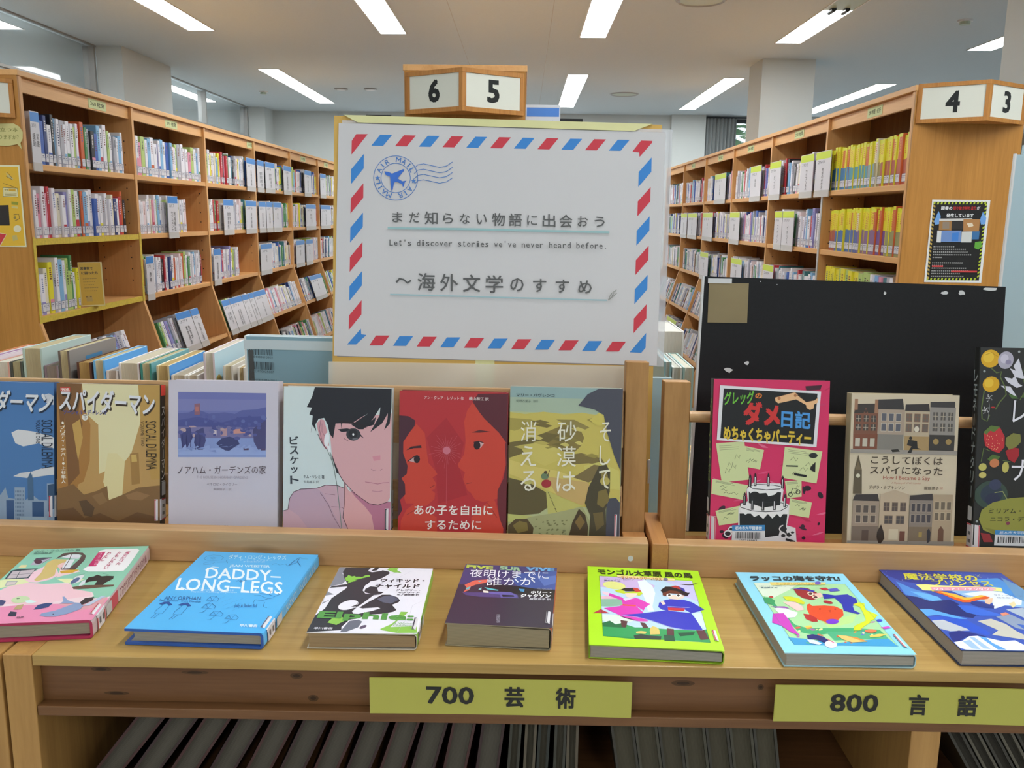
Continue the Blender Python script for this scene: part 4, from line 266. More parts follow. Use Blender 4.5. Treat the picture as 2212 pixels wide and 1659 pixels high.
 'cake': '0 13578336 1330 1892 1330 0 0 0 0 1892|0 14241914 292 121 383 172 435 181 370 143|0 12265552 109 1407 201 1366 253 1329 188 1336|0 13122150 508 1811 600 1825 653 1816 587 1795|0 14241914 628 1517 720 1494 773 1467 707 1464|0 13122150 616 489 708 479 761 458 695 450|0 14510732 603 215 695 202 747 180 682 173|0 13122150 129 385 219 409 271 404 207 379|0 14241914 137 1752 228 1793 281 1798 215 1763|0 12265552 632 686 724 655 777 624 711 626|0 12265552 770 887 863 949 916 963 850 919|0 13122150 193 303 284 319 336 311 271 290|0 12265552 363 1213 455 1185 507 1155 442 1155|0 14510732 204 768 295 777 347 765 282 748|0 12265552 891 147 983 122 1036 94 970 93|0 14241914 392 1215 484 1251 537 1252 471 1221|0 12265552 1026 316 1119 284 1171 252 1105 254|0 12265552 439 220 530 253 583 253 517 223|0 13122150 340 1092 431 1117 484 1114 418 1087|0 14241914 224 1139 315 1187 368 1195 302 1157|0 14241914 260 472 351 505 403 505 338 475|0 13122150 1013 1181 1105 1157 1159 1129 1092 1127|0 13122150 1153 1625 1246 1631 1300 1618 1233 1601|0 14241914 531 796 623 830 676 831 610 801|0 14510732 48 655 139 639 192 615 127 610|0 12265552 200 167 291 179 343 170 278 150|0 12265552 1250 1767 1330 1823 1330 1802|0 14510732 434 669 525 721 578 731 512 691|0 13122150 448 118 540 181 592 197 527 152|0 12265552 271 277 361 338 414 352 349 309|0 14241914 231 107 321 125 374 118 309 96|0 12265552 255 1452 346 1431 399 1405 333 1402|0 12265552 483 1667 575 1656 628 1635 562 1626|0 13122150 914 935 1007 991 1060 1003 993 961|0 14241914 716 386 808 402 861 395 795 373|0 14241914 252 1049 344 1103 396 1114 331 1073|0 14510732 900 759 992 821 1045 837 979 792|0 12265552 1054 913 1147 873 1200 838 1134 844|0 12265552 637 1277 729 1302 782 1298 716 1272|0 14510732 14 745 105 713 157 682 92 684|0 14510732 1178 92 1271 132 1324 137 1257 103|0 14510732 104 1095 195 1081 247 1058 182 1052|0 14510732 656 731 748 694 800 660 735 665|0 13122150 828 1673 920 1687 974 1678 907 1657|0 14510732 1218 335 1311 367 1330 367 1330 351 1298 337|0 14510732 504 1167 596 1134 649 1102 583 1105|0 13122150 1043 772 1136 799 1189 796 1123 769|0 2759206 1110 610 1079 616 1063 635 1068 656 1093 671 1125 672 1150 659 1156 637 1140 618|0 3940404 223 46 206 32 179 32 154 48 144 71 153 90 177 98 204 89 223 69|0 2759206 163 633 144 612 116 608 92 623 83 650 94 677 119 691 147 685 164 662|0 2759206 1287 527 1266 527 1245 543 1233 570 1236 593 1252 603 1274 595 1291 572 1296 545|0 2759206 1268 224 1260 214 1250 212 1242 217 1241 229 1246 241 1255 247 1265 246 1270 236|0 2759206 140 94 124 98 115 108 118 120 131 128 148 129 161 122 165 110 156 99|0 3940404 1122 153 1108 149 1079 155 1048 168 1030 182 1034 191 1057 190 1089 180 1115 165|0 3940404 1077 570 1067 580 1058 608 1054 641 1058 664 1067 666 1077 645 1084 613 1084 583|0 3940404 197 676 183 681 167 703 156 733 155 755 166 760 182 745 197 718 203 690|0 2759206 1079 596 1066 601 1058 615 1059 633 1068 645 1081 647 1092 636 1095 619 1090 603|0 3940404 1091 180 1077 175 1062 180 1052 193 1053 208 1063 218 1078 219 1091 209 1096 194|0 2759206 1107 55 1099 44 1085 41 1072 47 1065 59 1069 72 1081 80 1096 78 1106 68|0 3940404 151 358 122 343 98 346 91 364 104 390 130 412 158 418 175 407 172 383|0 2759206 284 141 263 126 243 126 234 141 240 163 258 183 280 191 295 183 296 163|0 4202542 1049 1825 1236 1842 1222 1788 1062 1777|0 13225882 43 1145 369 1173 442 729 123 688|1 9278066 5 81 1112 227 1124|1 9278066 5 85 1089 312 1109|1 9278066 5 89 1066 306 1086|1 4869696 5 186 871 202 928 237 876 242 923|1 4869696 5 225 843 242 900 277 849 282 895|1 4869696 5 266 962 283 1019 318 968 324 1014|1 4869696 5 158 796 174 854 209 802 214 849|0 13225882 376 1120 599 1077 560 850 343 887|1 9278066 5 395 1097 559 1066|1 9278066 5 394 1085 556 1054|1 9278066 5 392 1074 485 1056|1 4869696 5 393 931 415 956 428 925 440 947|1 4869696 5 474 935 496 959 509 929 521 950|1 4869696 5 424 951 445 975 459 944 471 966|1 4869696 5 460 947 482 971 495 940 507 962|0 13225882 836 1121 1268 1074 1213 701 809 760|1 9278066 5 877 1087 1084 1064|1 9278066 5 875 1069 1128 1040|1 9278066 5 874 1051 1099 1025|1 4869696 5 1016 848 1054 888 1082 839 1103 874|1 4869696 5 903 964 941 1004 970 956 991 991|1 4869696 5 1077 901 1116 942 1143 893 1165 928|1 4869696 5 927 799 964 838 992 789 1012 824|0 13225882 12 730 429 662 377 490 6 552|1 9278066 5 53 709 252 677|1 9278066 5 52 700 231 671|1 9278066 5 52 691 272 655|1 4869696 5 103 638 137 654 166 628 185 643|1 4869696 5 148 562 181 578 208 552 227 567|1 4869696 5 233 560 268 576 295 550 314 564|1 4869696 5 114 598 147 614 175 588 194 603|0 13225882 849 720 1040 736 1047 543 882 521|1 9278066 5 870 706 987 716|1 9278066 5 872 696 996 707|1 9278066 5 873 686 1000 697|1 4869696 5 988 588 1000 613 1015 591 1021 611|1 4869696 5 981 650 994 675 1010 653 1016 673|1 4869696 5 945 564 956 590 972 568 977 588|1 4869696 5 961 570 973 595 989 573 994 594|0 13225882 915 521 1168 477 1139 297 895 335|1 9278066 5 938 502 1110 473|1 9278066 5 937 493 1111 463|1 9278066 5 936 484 1080 459|1 4869696 5 980 435 1003 453 1020 428 1032 445|1 4869696 5 1030 387 1053 405 1069 380 1082 397|1 4869696 5 1044 393 1067 411 1084 386 1096 403|1 4869696 5 1047 401 1070 419 1086 394 1099 411|0 13225882 59 355 377 430 430 239 105 184|1 9278066 5 95 348 258 386|1 9278066 5 97 340 241 373|1 9278066 5 99 331 300 376|1 4869696 5 150 257 170 283 201 267 209 287|1 4869696 5 191 305 211 332 242 316 250 337|1 4869696 5 216 312 235 339 267 323 275 344|1 4869696 5 203 307 223 334 255 318 263 339|0 1973790 856 907 994 906 994 890 856 891|0 1973790 948 818 1097 797 1095 770 954 791|0 2763306 1215 1026 1212 1017 1205 1008 1194 1002 1180 997 1164 996 1149 997 1135 1001 1123 1007 1116 1015 1114 1024 1116 1034 1123 1042 1135 1049 1149 1053 1164 1055 1180 1054 1194 1050 1205 1043 1212 1035|0 2236962 1133 884 1193 952 1193 831 1137 857|0 3817014 942 567 941 558 938 550 932 544 925 540 917 539 910 540 903 544 897 550 893 558 892 566 893 575 897 583 903 589 910 593 917 595 925 593 932 589 938 583 941 576|0 13225882 933 567 932 561 930 557 927 553 922 550 917 549 912 550 908 553 904 556 902 561 901 566 902 572 904 577 908 581 912 583 917 584 922 583 927 581 930 577 932 572|0 3817014 1031 598 1030 589 1026 581 1020 575 1013 570 1004 569 996 570 989 574 983 581 979 589 978 598 979 607 983 615 989 622 996 626 1004 627 1013 626 1020 622 1026 616 1030 607|0 13225882 1022 598 1021 593 1018 587 1015 583 1010 580 1004 580 999 580 994 583 991 587 988 592 987 598 988 604 991 609 994 613 999 616 1004 617 1010 616 1015 613 1018 609 1021 604|1 3817014 7 917 567 941 641 994 629 1004 598|0 14341850 72 1819 1229 1768 1198 1124 52 1181|0 1776413 114 1783 1189 1742 1161 1155 91 1205|2 7058748 20 120 1589 461 1610 125 1743 グレッグ|2 14186286 30 477 1674 556 1676 477 1734 の|2 12988977 45 355 1367 776 1341 341 1647 ダメ|2 4886736 30 783 1348 1121 1327 783 1549 日記|2 13873722 35 127 1183 1134 1139 126 1349 めちゃくちゃパーティー|0 14856580 704 1689 929 1754 962 1728 956 1674 743 1622 710 1648|0 14856580 956 1721 1062 1642 1155 1665 1195 1699 1192 1638 1155 1617 1148 1570 1108 1553 1068 1575 1062 1609 942 1674|0 11563080 770 1681 769 1675 766 1670 762 1665 757 1663 751 1661 746 1662 740 1665 736 1669 734 1674 733 1680 734 1686 736 1691 740 1695 746 1698 751 1699 757 1698 762 1696 766 1692 769 1687|0 11563080 952 1717 951 1712 949 1707 945 1704 941 1701 936 1700 931 1701 926 1703 923 1707 920 1711 920 1716 920 1721 923 1726 926 1730 931 1732 936 1733 941 1732 945 1730 949 1726 951 1722|1 6964784 5 704 1689 929 1754 962 1728 1062 1642 1155 1665 1195 1699|0 14473434 323 397 429 483 409 616 481 689 796 693 836 614 822 494 908 442 908 322 888 203 987 177 1006 5 613 3 326 186|0 2039586 338 331 888 335 881 229 822 189 796 83 639 56 346 94|0 15131364 341 450 429 470 822 467 891 428 895 335 849 348 809 295 770 334 717 281 665 333 613 274 560 319 508 293 456 345 404 318 345 364|0 2039586 436 589 809 593 803 441 612 406 442 457|0 15131364 432 656 534 677 717 672 816 653 820 587 770 593 730 559 665 539 638 578 560 571 507 603 455 570 432 603|1 2763310 8 341 450 351 403 482 365 639 357 809 372 888 421|1 2763310 8 432 656 481 626 638 614 796 629 817 653|1 2763310 7 429 656 534 677 717 672 817 653|1 2763310 7 341 450 429 470 822 467 891 428|0 2500138 433 755 464 756 464 643 433 642|0 15131364 442 747 450 747 450 652 442 652|0 2500138 448 798 463 766 448 753 434 766|0 2500138 491 769 523 770 523 657 492 656|0 15131364 501 761 509 761 509 666 501 666|0 2500138 507 812 522 780 507 767 493 780|0 2500138 642 771 674 771 674 658 642 658|0 15131364 651 763 659 763 659 668 652 667|0 2500138 658 814 672 782 658 769 644 782|0 2500138 807 746 838 747 838 634 807 633|0 15131364 816 739 824 739 824 643 816 643|0 2500138 823 789 837 757 823 744 808 757|0 2500138 374 542 406 543 406 430 375 430|0 15131364 383 535 391 535 392 439 384 439|0 2500138 390 585 404 553 390 540 376 553|0 2500138 466 490 497 491 497 378 466 378|0 15131364 475 483 483 483 483 387 475 387|0 2500138 481 533 496 501 482 488 467 501|0 2500138 590 485 622 485 622 373 590 372|0 15131364 599 477 607 477 607 382 599 382|0 2500138 606 528 620 496 606 483 591 496|0 2500138 721 493 753 493 753 381 721 380|0 15131364 730 485 738 485 738 390 730 390|0 2500138 737 536 751 504 737 490 723 504|0 2500138 840 534 871 534 871 421 839 421|0 15131364 849 526 857 526 857 431 849 430|0 2500138 855 577 870 545 855 531 841 545|0 14473434 901 163 899 148 891 135 879 124 865 118 849 115 832 117 818 124 806 135 799 148 796 162 799 177 806 191 818 201 832 208 849 210 865 208 879 202 891 191 899 178|0 2500138 888 163 886 153 880 144 872 137 861 133 849 131 836 133 825 137 817 144 811 153 809 163 811 172 817 181 825 188 836 193 849 195 861 193 872 189 880 182 886 173|0 14473434 959 97 957 85 950 74 940 65 928 59 914 57 900 59 888 65 878 74 872 85 870 97 872 109 878 120 888 129 900 135 914 137 928 135 941 129 950 121 957 110|0 2500138 946 97 944 90 940 83 933 78 924 74 914 73 904 74 896 78 889 83 884 90 883 97 884 104 889 111 896 116 904 120 914 121 924 120 933 116 940 111 944 105|0 14473434 988 124 986 115 981 107 974 100 964 96 954 95 943 96 934 100 926 106 921 115 919 124 921 133 926 141 934 147 943 151 954 153 964 152 974 147 981 141 986 133|0 2500138 975 124 974 120 971 116 966 113 960 111 954 111 947 111 941 113 937 116 934 120 933 124 934 128 937 131 941 134 947 136 954 137 960 136 966 135 971 132 974 128|0 14473434 256 93 254 80 247 68 237 59 224 53 209 51 195 53 182 59 172 68 165 80 163 93 165 106 171 117 182 127 195 133 209 135 223 133 237 127 247 118 254 106|0 2500138 243 93 241 85 237 78 229 72 220 68 209 67 199 68 189 72 182 77 177 85 175 93 177 101 182 108 189 114 199 118 209 119 220 118 229 114 236 109 241 101|0 14473434 284 146 283 136 277 127 269 120 259 116 248 114 237 116 227 120 219 127 213 136 212 145 213 155 218 164 226 171 237 176 248 177 259 176 269 171 277 164 282 156|0 2500138 271 146 270 141 267 137 262 133 255 131 248 130 241 131 234 133 229 136 226 141 225 146 226 150 229 155 234 158 241 161 248 162 255 161 262 159 267 155 270 151|0 14473434 888 84 886 73 880 63 872 56 861 51 849 49 836 51 825 56 817 63 811 73 809 83 811 94 817 103 825 111 836 116 849 118 861 116 872 111 880 104 886 94|0 2500138 875 84 873 78 870 73 864 69 857 66 849 65 840 66 833 68 827 72 824 78 822 83 824 89 827 94 833 98 840 101 849 102 857 101 864 99 870 94 874 89|0 2500138 835 189 881 269 875 163 895 97 835 136|0 2500138 881 57 993 25 987 0 981 0 875 31|0 3965628 254 192 632 204 636 135 258 125|0 14210776 258 125 636 135 641 0 255 0|2 14674158 20 293 141 600 147 293 180 栃木市大平図書館|0 3815996 300 113 304 113 304 38 300 38|0 3815996 308 113 311 113 311 38 308 38|0 3815996 319 113 330 113 330 38 320 38|0 3815996 334 113 338 113 338 38 334 38|0 3815996 342 113 345 113 346 39 342 38|0 3815996 350 113 360 114 360 39 350 39|0 3815996 368 114 376 114 376 39 369 39|0 3815996 380 114 383 114 383 39 380 39|0 3815996 391 114 399 114 399 39 392 39|0 3815996 403 114 406 114 406 39 403 39|0 3815996 410 114 418 114 418 39 411 39|0 3815996 422 114 425 114 425 39 422 39|0 3815996 433 114 441 114 441 39 434 39|0 3815996 445 114 448 114 448 39 445 39|0 3815996 452 114 459 114 460 39 452 39|0 3815996 464 114 471 114 471 39 464 39|0 3815996 475 114 482 114 482 39 475 39|0 3815996 490 114 501 114 501 39 490 39|0 3815996 509 114 513 114 513 39 509 39|0 3815996 517 115 520 115 521 39 517 39|0 3815996 525 115 532 115 532 40 525 39|0 3815996 536 115 543 115 543 40 536 40|0 3815996 547 115 554 115 554 40 547 40|0 3815996 562 115 570 115 570 40 563 40|0 3815996 578 115 581 115 582 40 578 40|0 3815996 586 115 587 115 587 40 586 40|2 3815996 10 339 2 548 3 339 28 102218987',
 'spy': '0 13154720 1224 1740 1224 0 0 0 0 1740|0 8016192 33 1605 312 1603 308 1274 29 1275|0 4143156 29 1511 72 1621 266 1627 311 1517|0 10121816 34 1676 72 1676 71 1550 32 1550|0 10121816 266 1674 308 1674 306 1517 264 1517|0 8016192 117 1455 164 1581 217 1455|0 4864564 184 1537 183 1531 180 1525 176 1521 171 1519 165 1518 160 1519 154 1521 150 1526 148 1531 147 1537 148 1543 151 1548 155 1552 160 1555 166 1556 171 1555 177 1552 181 1548 183 1542|0 4867136 57 1488 113 1488 112 1415 57 1415|1 12168088 5 85 1488 85 1415|1 12168088 5 57 1452 113 1451|0 4867136 56 1386 112 1385 111 1313 56 1313|1 12168088 5 84 1385 83 1313|1 12168088 5 56 1349 112 1349|0 4867136 143 1487 199 1487 198 1415 143 1415|1 12168088 5 171 1487 170 1415|1 12168088 5 143 1451 199 1451|0 4867136 142 1385 198 1385 197 1313 141 1313|1 12168088 5 170 1385 169 1313|1 12168088 5 142 1349 197 1349|0 4867136 229 1487 285 1486 284 1414 228 1414|1 12168088 5 257 1487 256 1414|1 12168088 5 229 1451 284 1450|0 4867136 228 1385 283 1384 283 1312 227 1312|1 12168088 5 256 1384 255 1312|1 12168088 5 227 1349 283 1348|0 8014392 29 1275 308 1274 306 1090 32 1091|0 6963248 50 1230 114 1230 113 1123 49 1123|0 12169376 54 1224 109 1224 108 1129 53 1129|0 6963248 134 1230 198 1230 197 1122 133 1123|0 12169376 139 1223 193 1223 192 1129 138 1129|0 6963248 218 1229 282 1229 281 1122 217 1122|0 12169376 223 1223 277 1223 276 1129 222 1129|0 3814966 302 1674 582 1687 599 1562 303 1564|0 10653824 307 1564 611 1561 607 1272 303 1274|0 12629156 344 1521 406 1521 405 1425 342 1425|0 5921378 348 1515 402 1515 401 1431 347 1432|0 12629156 342 1404 405 1403 404 1308 341 1308|0 5921378 347 1397 400 1397 399 1314 346 1314|0 12629156 426 1521 488 1520 487 1425 425 1425|0 5921378 430 1514 484 1514 483 1431 429 1431|0 12629156 424 1403 487 1403 486 1307 423 1308|0 5921378 429 1397 482 1397 481 1313 428 1314|0 12629156 508 1520 570 1520 569 1424 507 1424|0 5921378 512 1514 565 1513 564 1430 511 1431|0 12629156 506 1403 569 1402 568 1307 505 1307|0 5921378 511 1396 564 1396 563 1313 510 1313|0 8419954 308 1274 604 1272 602 1085 309 1086|0 3814452 615 1624 879 1634 893 1547 611 1549|0 11575432 611 1549 898 1547 894 1248 607 1249|0 8215112 625 1519 695 1519 694 1423 624 1424|0 6971480 630 1513 690 1512 689 1430 629 1430|1 8215112 5 660 1513 659 1430|1 8215112 5 629 1471 690 1471|0 8215112 624 1402 694 1402 692 1306 623 1307|0 6971480 628 1396 689 1395 688 1313 627 1313|1 8215112 5 659 1396 658 1313|1 8215112 5 628 1354 688 1354|0 8215112 718 1519 788 1518 787 1423 717 1423|0 6971480 723 1512 783 1512 782 1429 722 1429|1 8215112 5 753 1512 752 1429|1 8215112 5 722 1471 783 1470|0 8215112 717 1402 787 1401 785 1306 716 1306|0 6971480 722 1395 782 1395 781 1312 721 1312|1 8215112 5 752 1395 751 1312|1 8215112 5 721 1354 782 1354|0 8215112 811 1518 881 1517 880 1422 810 1423|0 6971480 816 1512 876 1511 875 1428 815 1429|1 8215112 5 846 1511 845 1429|1 8215112 5 815 1470 876 1470|0 8215112 810 1401 879 1401 878 1305 809 1306|0 6971480 815 1395 875 1394 874 1312 814 1312|1 8215112 5 845 1395 844 1312|1 8215112 5 814 1353 874 1353|0 13616820 776 1339 775 1328 771 1319 765 1311 757 1306 748 1305 740 1306 732 1311 726 1319 723 1328 721 1339 723 1350 727 1359 733 1367 741 1372 749 1373 758 1371 765 1367 771 1359 775 1349|0 10519900 615 1257 894 1256 892 1092 613 1093|0 4078138 894 1656 1175 1666 1177 1596 895 1593|0 9275008 894 1598 1186 1596 1182 1270 890 1271|0 5788494 931 1540 987 1540 985 1449 930 1449|1 12168088 5 959 1540 958 1449|1 12168088 5 930 1495 986 1494|0 5788494 929 1412 985 1411 984 1321 928 1321|1 12168088 5 957 1412 956 1321|1 12168088 5 929 1366 984 1366|0 5788494 1017 1540 1072 1539 1071 1448 1016 1449|1 12168088 5 1045 1539 1043 1449|1 12168088 5 1016 1494 1072 1494|0 5788494 1015 1411 1071 1411 1070 1320 1014 1321|1 12168088 5 1043 1411 1042 1320|1 12168088 5 1014 1366 1070 1366|0 5788494 1102 1539 1158 1538 1157 1448 1101 1448|1 12168088 5 1130 1539 1129 1448|1 12168088 5 1102 1494 1157 1493|0 5788494 1101 1411 1156 1410 1155 1320 1100 1320|1 12168088 5 1129 1411 1127 1320|1 12168088 5 1100 1365 1156 1365|0 3946549 897 1279 1185 1278 1182 1098 895 1099|0 10125392 1005 1201 1004 1190 999 1181 991 1173 982 1168 972 1167 961 1169 952 1173 945 1181 940 1191 939 1201 941 1212 945 1221 953 1229 962 1234 973 1235 983 1233 992 1229 999 1221 1004 1211|0 10125392 1149 1200 1147 1190 1142 1180 1135 1173 1126 1168 1115 1166 1105 1168 1096 1173 1089 1181 1084 1190 1083 1201 1084 1211 1089 1221 1097 1228 1106 1233 1116 1235 1126 1233 1136 1228 1143 1221 1148 1211|0 9735300 4 1097 1220 1095 1219 1049 4 1050|0 3091496 467 1096 544 1106 568 1077 482 1068|0 2894118 702 1236 701 1230 698 1225 694 1221 689 1218 683 1218 678 1218 673 1221 669 1225 666 1231 665 1236 666 1242 669 1247 673 1251 678 1254 684 1255 689 1254 694 1251 698 1247 701 1242|0 2894118 660 1218 759 1202 766 1124 812 1108 713 1111 697 1062 651 1062 698 1140 644 1155|0 6115904 48 576 57 858 96 1031 141 858 150 576|0 13682864 123 788 122 780 119 774 113 769 107 765 100 764 93 765 86 769 81 774 78 780 77 788 78 795 81 801 87 807 93 810 100 811 107 810 114 807 119 802 122 795|0 7430730 60 858 96 952 135 858|2 5063224 10 242 929 1060 929 243 1023 こうしてぼくは|2 5063224 10 233 811 1061 813 234 902 スパイになった|2 11032396 0 386 737 921 738 387 793 How I Became a Spy|2 11565676 0 486 696 823 698 486 721 A Mystery of WWII London|2 5326396 10 228 636 638 638 229 677 デボラ・ホプキンソン|2 5326396 10 859 642 1026 643 859 679 服部京子|2 11565676 0 1044 649 1074 649 1044 677 訳|0 4011829 47 497 76 568 331 577 353 496|0 10127480 52 494 353 496 350 202 49 199|0 12167572 85 447 149 448 148 352 84 352|0 5918794 89 441 145 442 144 358 89 358|0 12167572 84 330 148 330 147 235 83 234|0 5918794 88 324 143 324 143 241 87 240|0 12167572 170 448 234 448 233 353 169 352|0 5918794 175 442 230 442 229 359 174 359|0 12167572 169 331 233 331 232 236 168 235|0 5918794 173 324 228 325 227 242 172 241|0 12167572 255 449 319 449 318 353 254 353|0 5918794 259 442 314 443 314 360 258 359|0 12167572 254 331 318 332 317 236 252 236|0 5918794 258 325 313 326 312 243 257 242|0 7825500 49 199 350 202 348 23 47 19|0 5917250 164 154 241 155 240 22 163 21|0 11903626 362 577 416 593 523 633 645 594 691 579 692 27 355 23|0 9074790 403 486 474 487 473 380 402 380|0 5918280 408 480 469 480 468 387 407 386|1 9074790 5 439 480 438 386|1 9074790 5 407 433 469 434|0 9074790 498 487 568 487 567 381 497 381|0 5918280 502 481 564 481 563 387 501 387|1 9074790 5 533 481 532 387|1 9074790 5 502 434 563 434|0 9074790 592 487 663 488 661 382 591 381|0 5918280 597 481 658 482 657 388 596 388|1 9074790 5 627 481 626 388|1 9074790 5 596 434 657 435|0 9074790 416 332 513 332 511 232 415 231|0 5196360 421 325 508 326 507 238 420 237|1 9074790 5 464 326 463 237|1 9074790 5 420 281 507 282|0 9074790 550 333 646 333 645 233 549 232|0 5196360 555 326 642 327 641 239 554 238|1 9074790 5 598 327 597 239|1 9074790 5 554 282 641 283|0 6964280 597 151 658 151 657 27 596 26|0 13221284 472 173 579 174 578 49 471 48|0 4209210 703 571 957 596 961 518 702 517|0 8747632 702 517 967 518 963 209 699 206|0 10128512 719 481 767 481 766 378 717 378|0 4867658 723 475 763 475 762 384 722 384|0 10128512 717 353 766 353 765 250 716 250|0 4867658 722 347 761 347 760 256 721 256|0 10128512 780 481 828 482 827 379 778 378|0 4867658 784 475 824 476 822 385 783 385|0 10128512 778 353 827 354 825 251 777 250|0 4867658 782 347 822 347 821 257 781 256|0 10128512 840 482 889 482 888 379 839 379|0 4867658 845 476 884 476 883 385 844 385|0 10128512 839 354 887 354 886 251 838 251|0 4867658 843 348 883 348 882 257 842 257|0 10128512 901 482 950 483 948 380 900 379|0 4867658 906 476 945 476 944 386 904 385|0 10128512 899 354 948 355 947 252 898 251|0 4867658 904 348 943 348 942 258 903 258|0 8022616 699 206 963 209 961 31 696 27|0 10521168 815 145 853 146 852 84 814 83|0 11048316 967 588 1191 589 1184 33 961 31|0 12167052 986 507 1039 507 1038 407 985 406|0 7168596 990 500 1035 501 1034 413 989 413|0 12167052 984 383 1038 383 1036 283 983 283|0 7168596 989 377 1033 377 1032 289 988 289|0 12167052 1054 507 1107 507 1106 407 1053 407|0 7168596 1058 501 1103 501 1101 413 1057 413|0 12167052 1052 383 1106 384 1104 284 1051 283|0 7168596 1057 377 1101 377 1100 290 1056 289|0 12167052 1122 507 1175 508 1174 408 1121 407|0 7168596 1126 501 1170 502 1169 414 1125 414|0 12167052 1120 384 1173 384 1172 284 1119 284|0 7168596 1125 378 1169 378 1168 290 1124 290|0 6966332 1033 32 1035 178 1066 222 1098 179 1099 32|0 9274748 0 30 1221 45 1224 0 0 0|0 3352610 341 140 381 226 413 141 425 63 386 3 355 8 336 78|0 3683900 906 162 929 193 951 147 945 38 912 15',
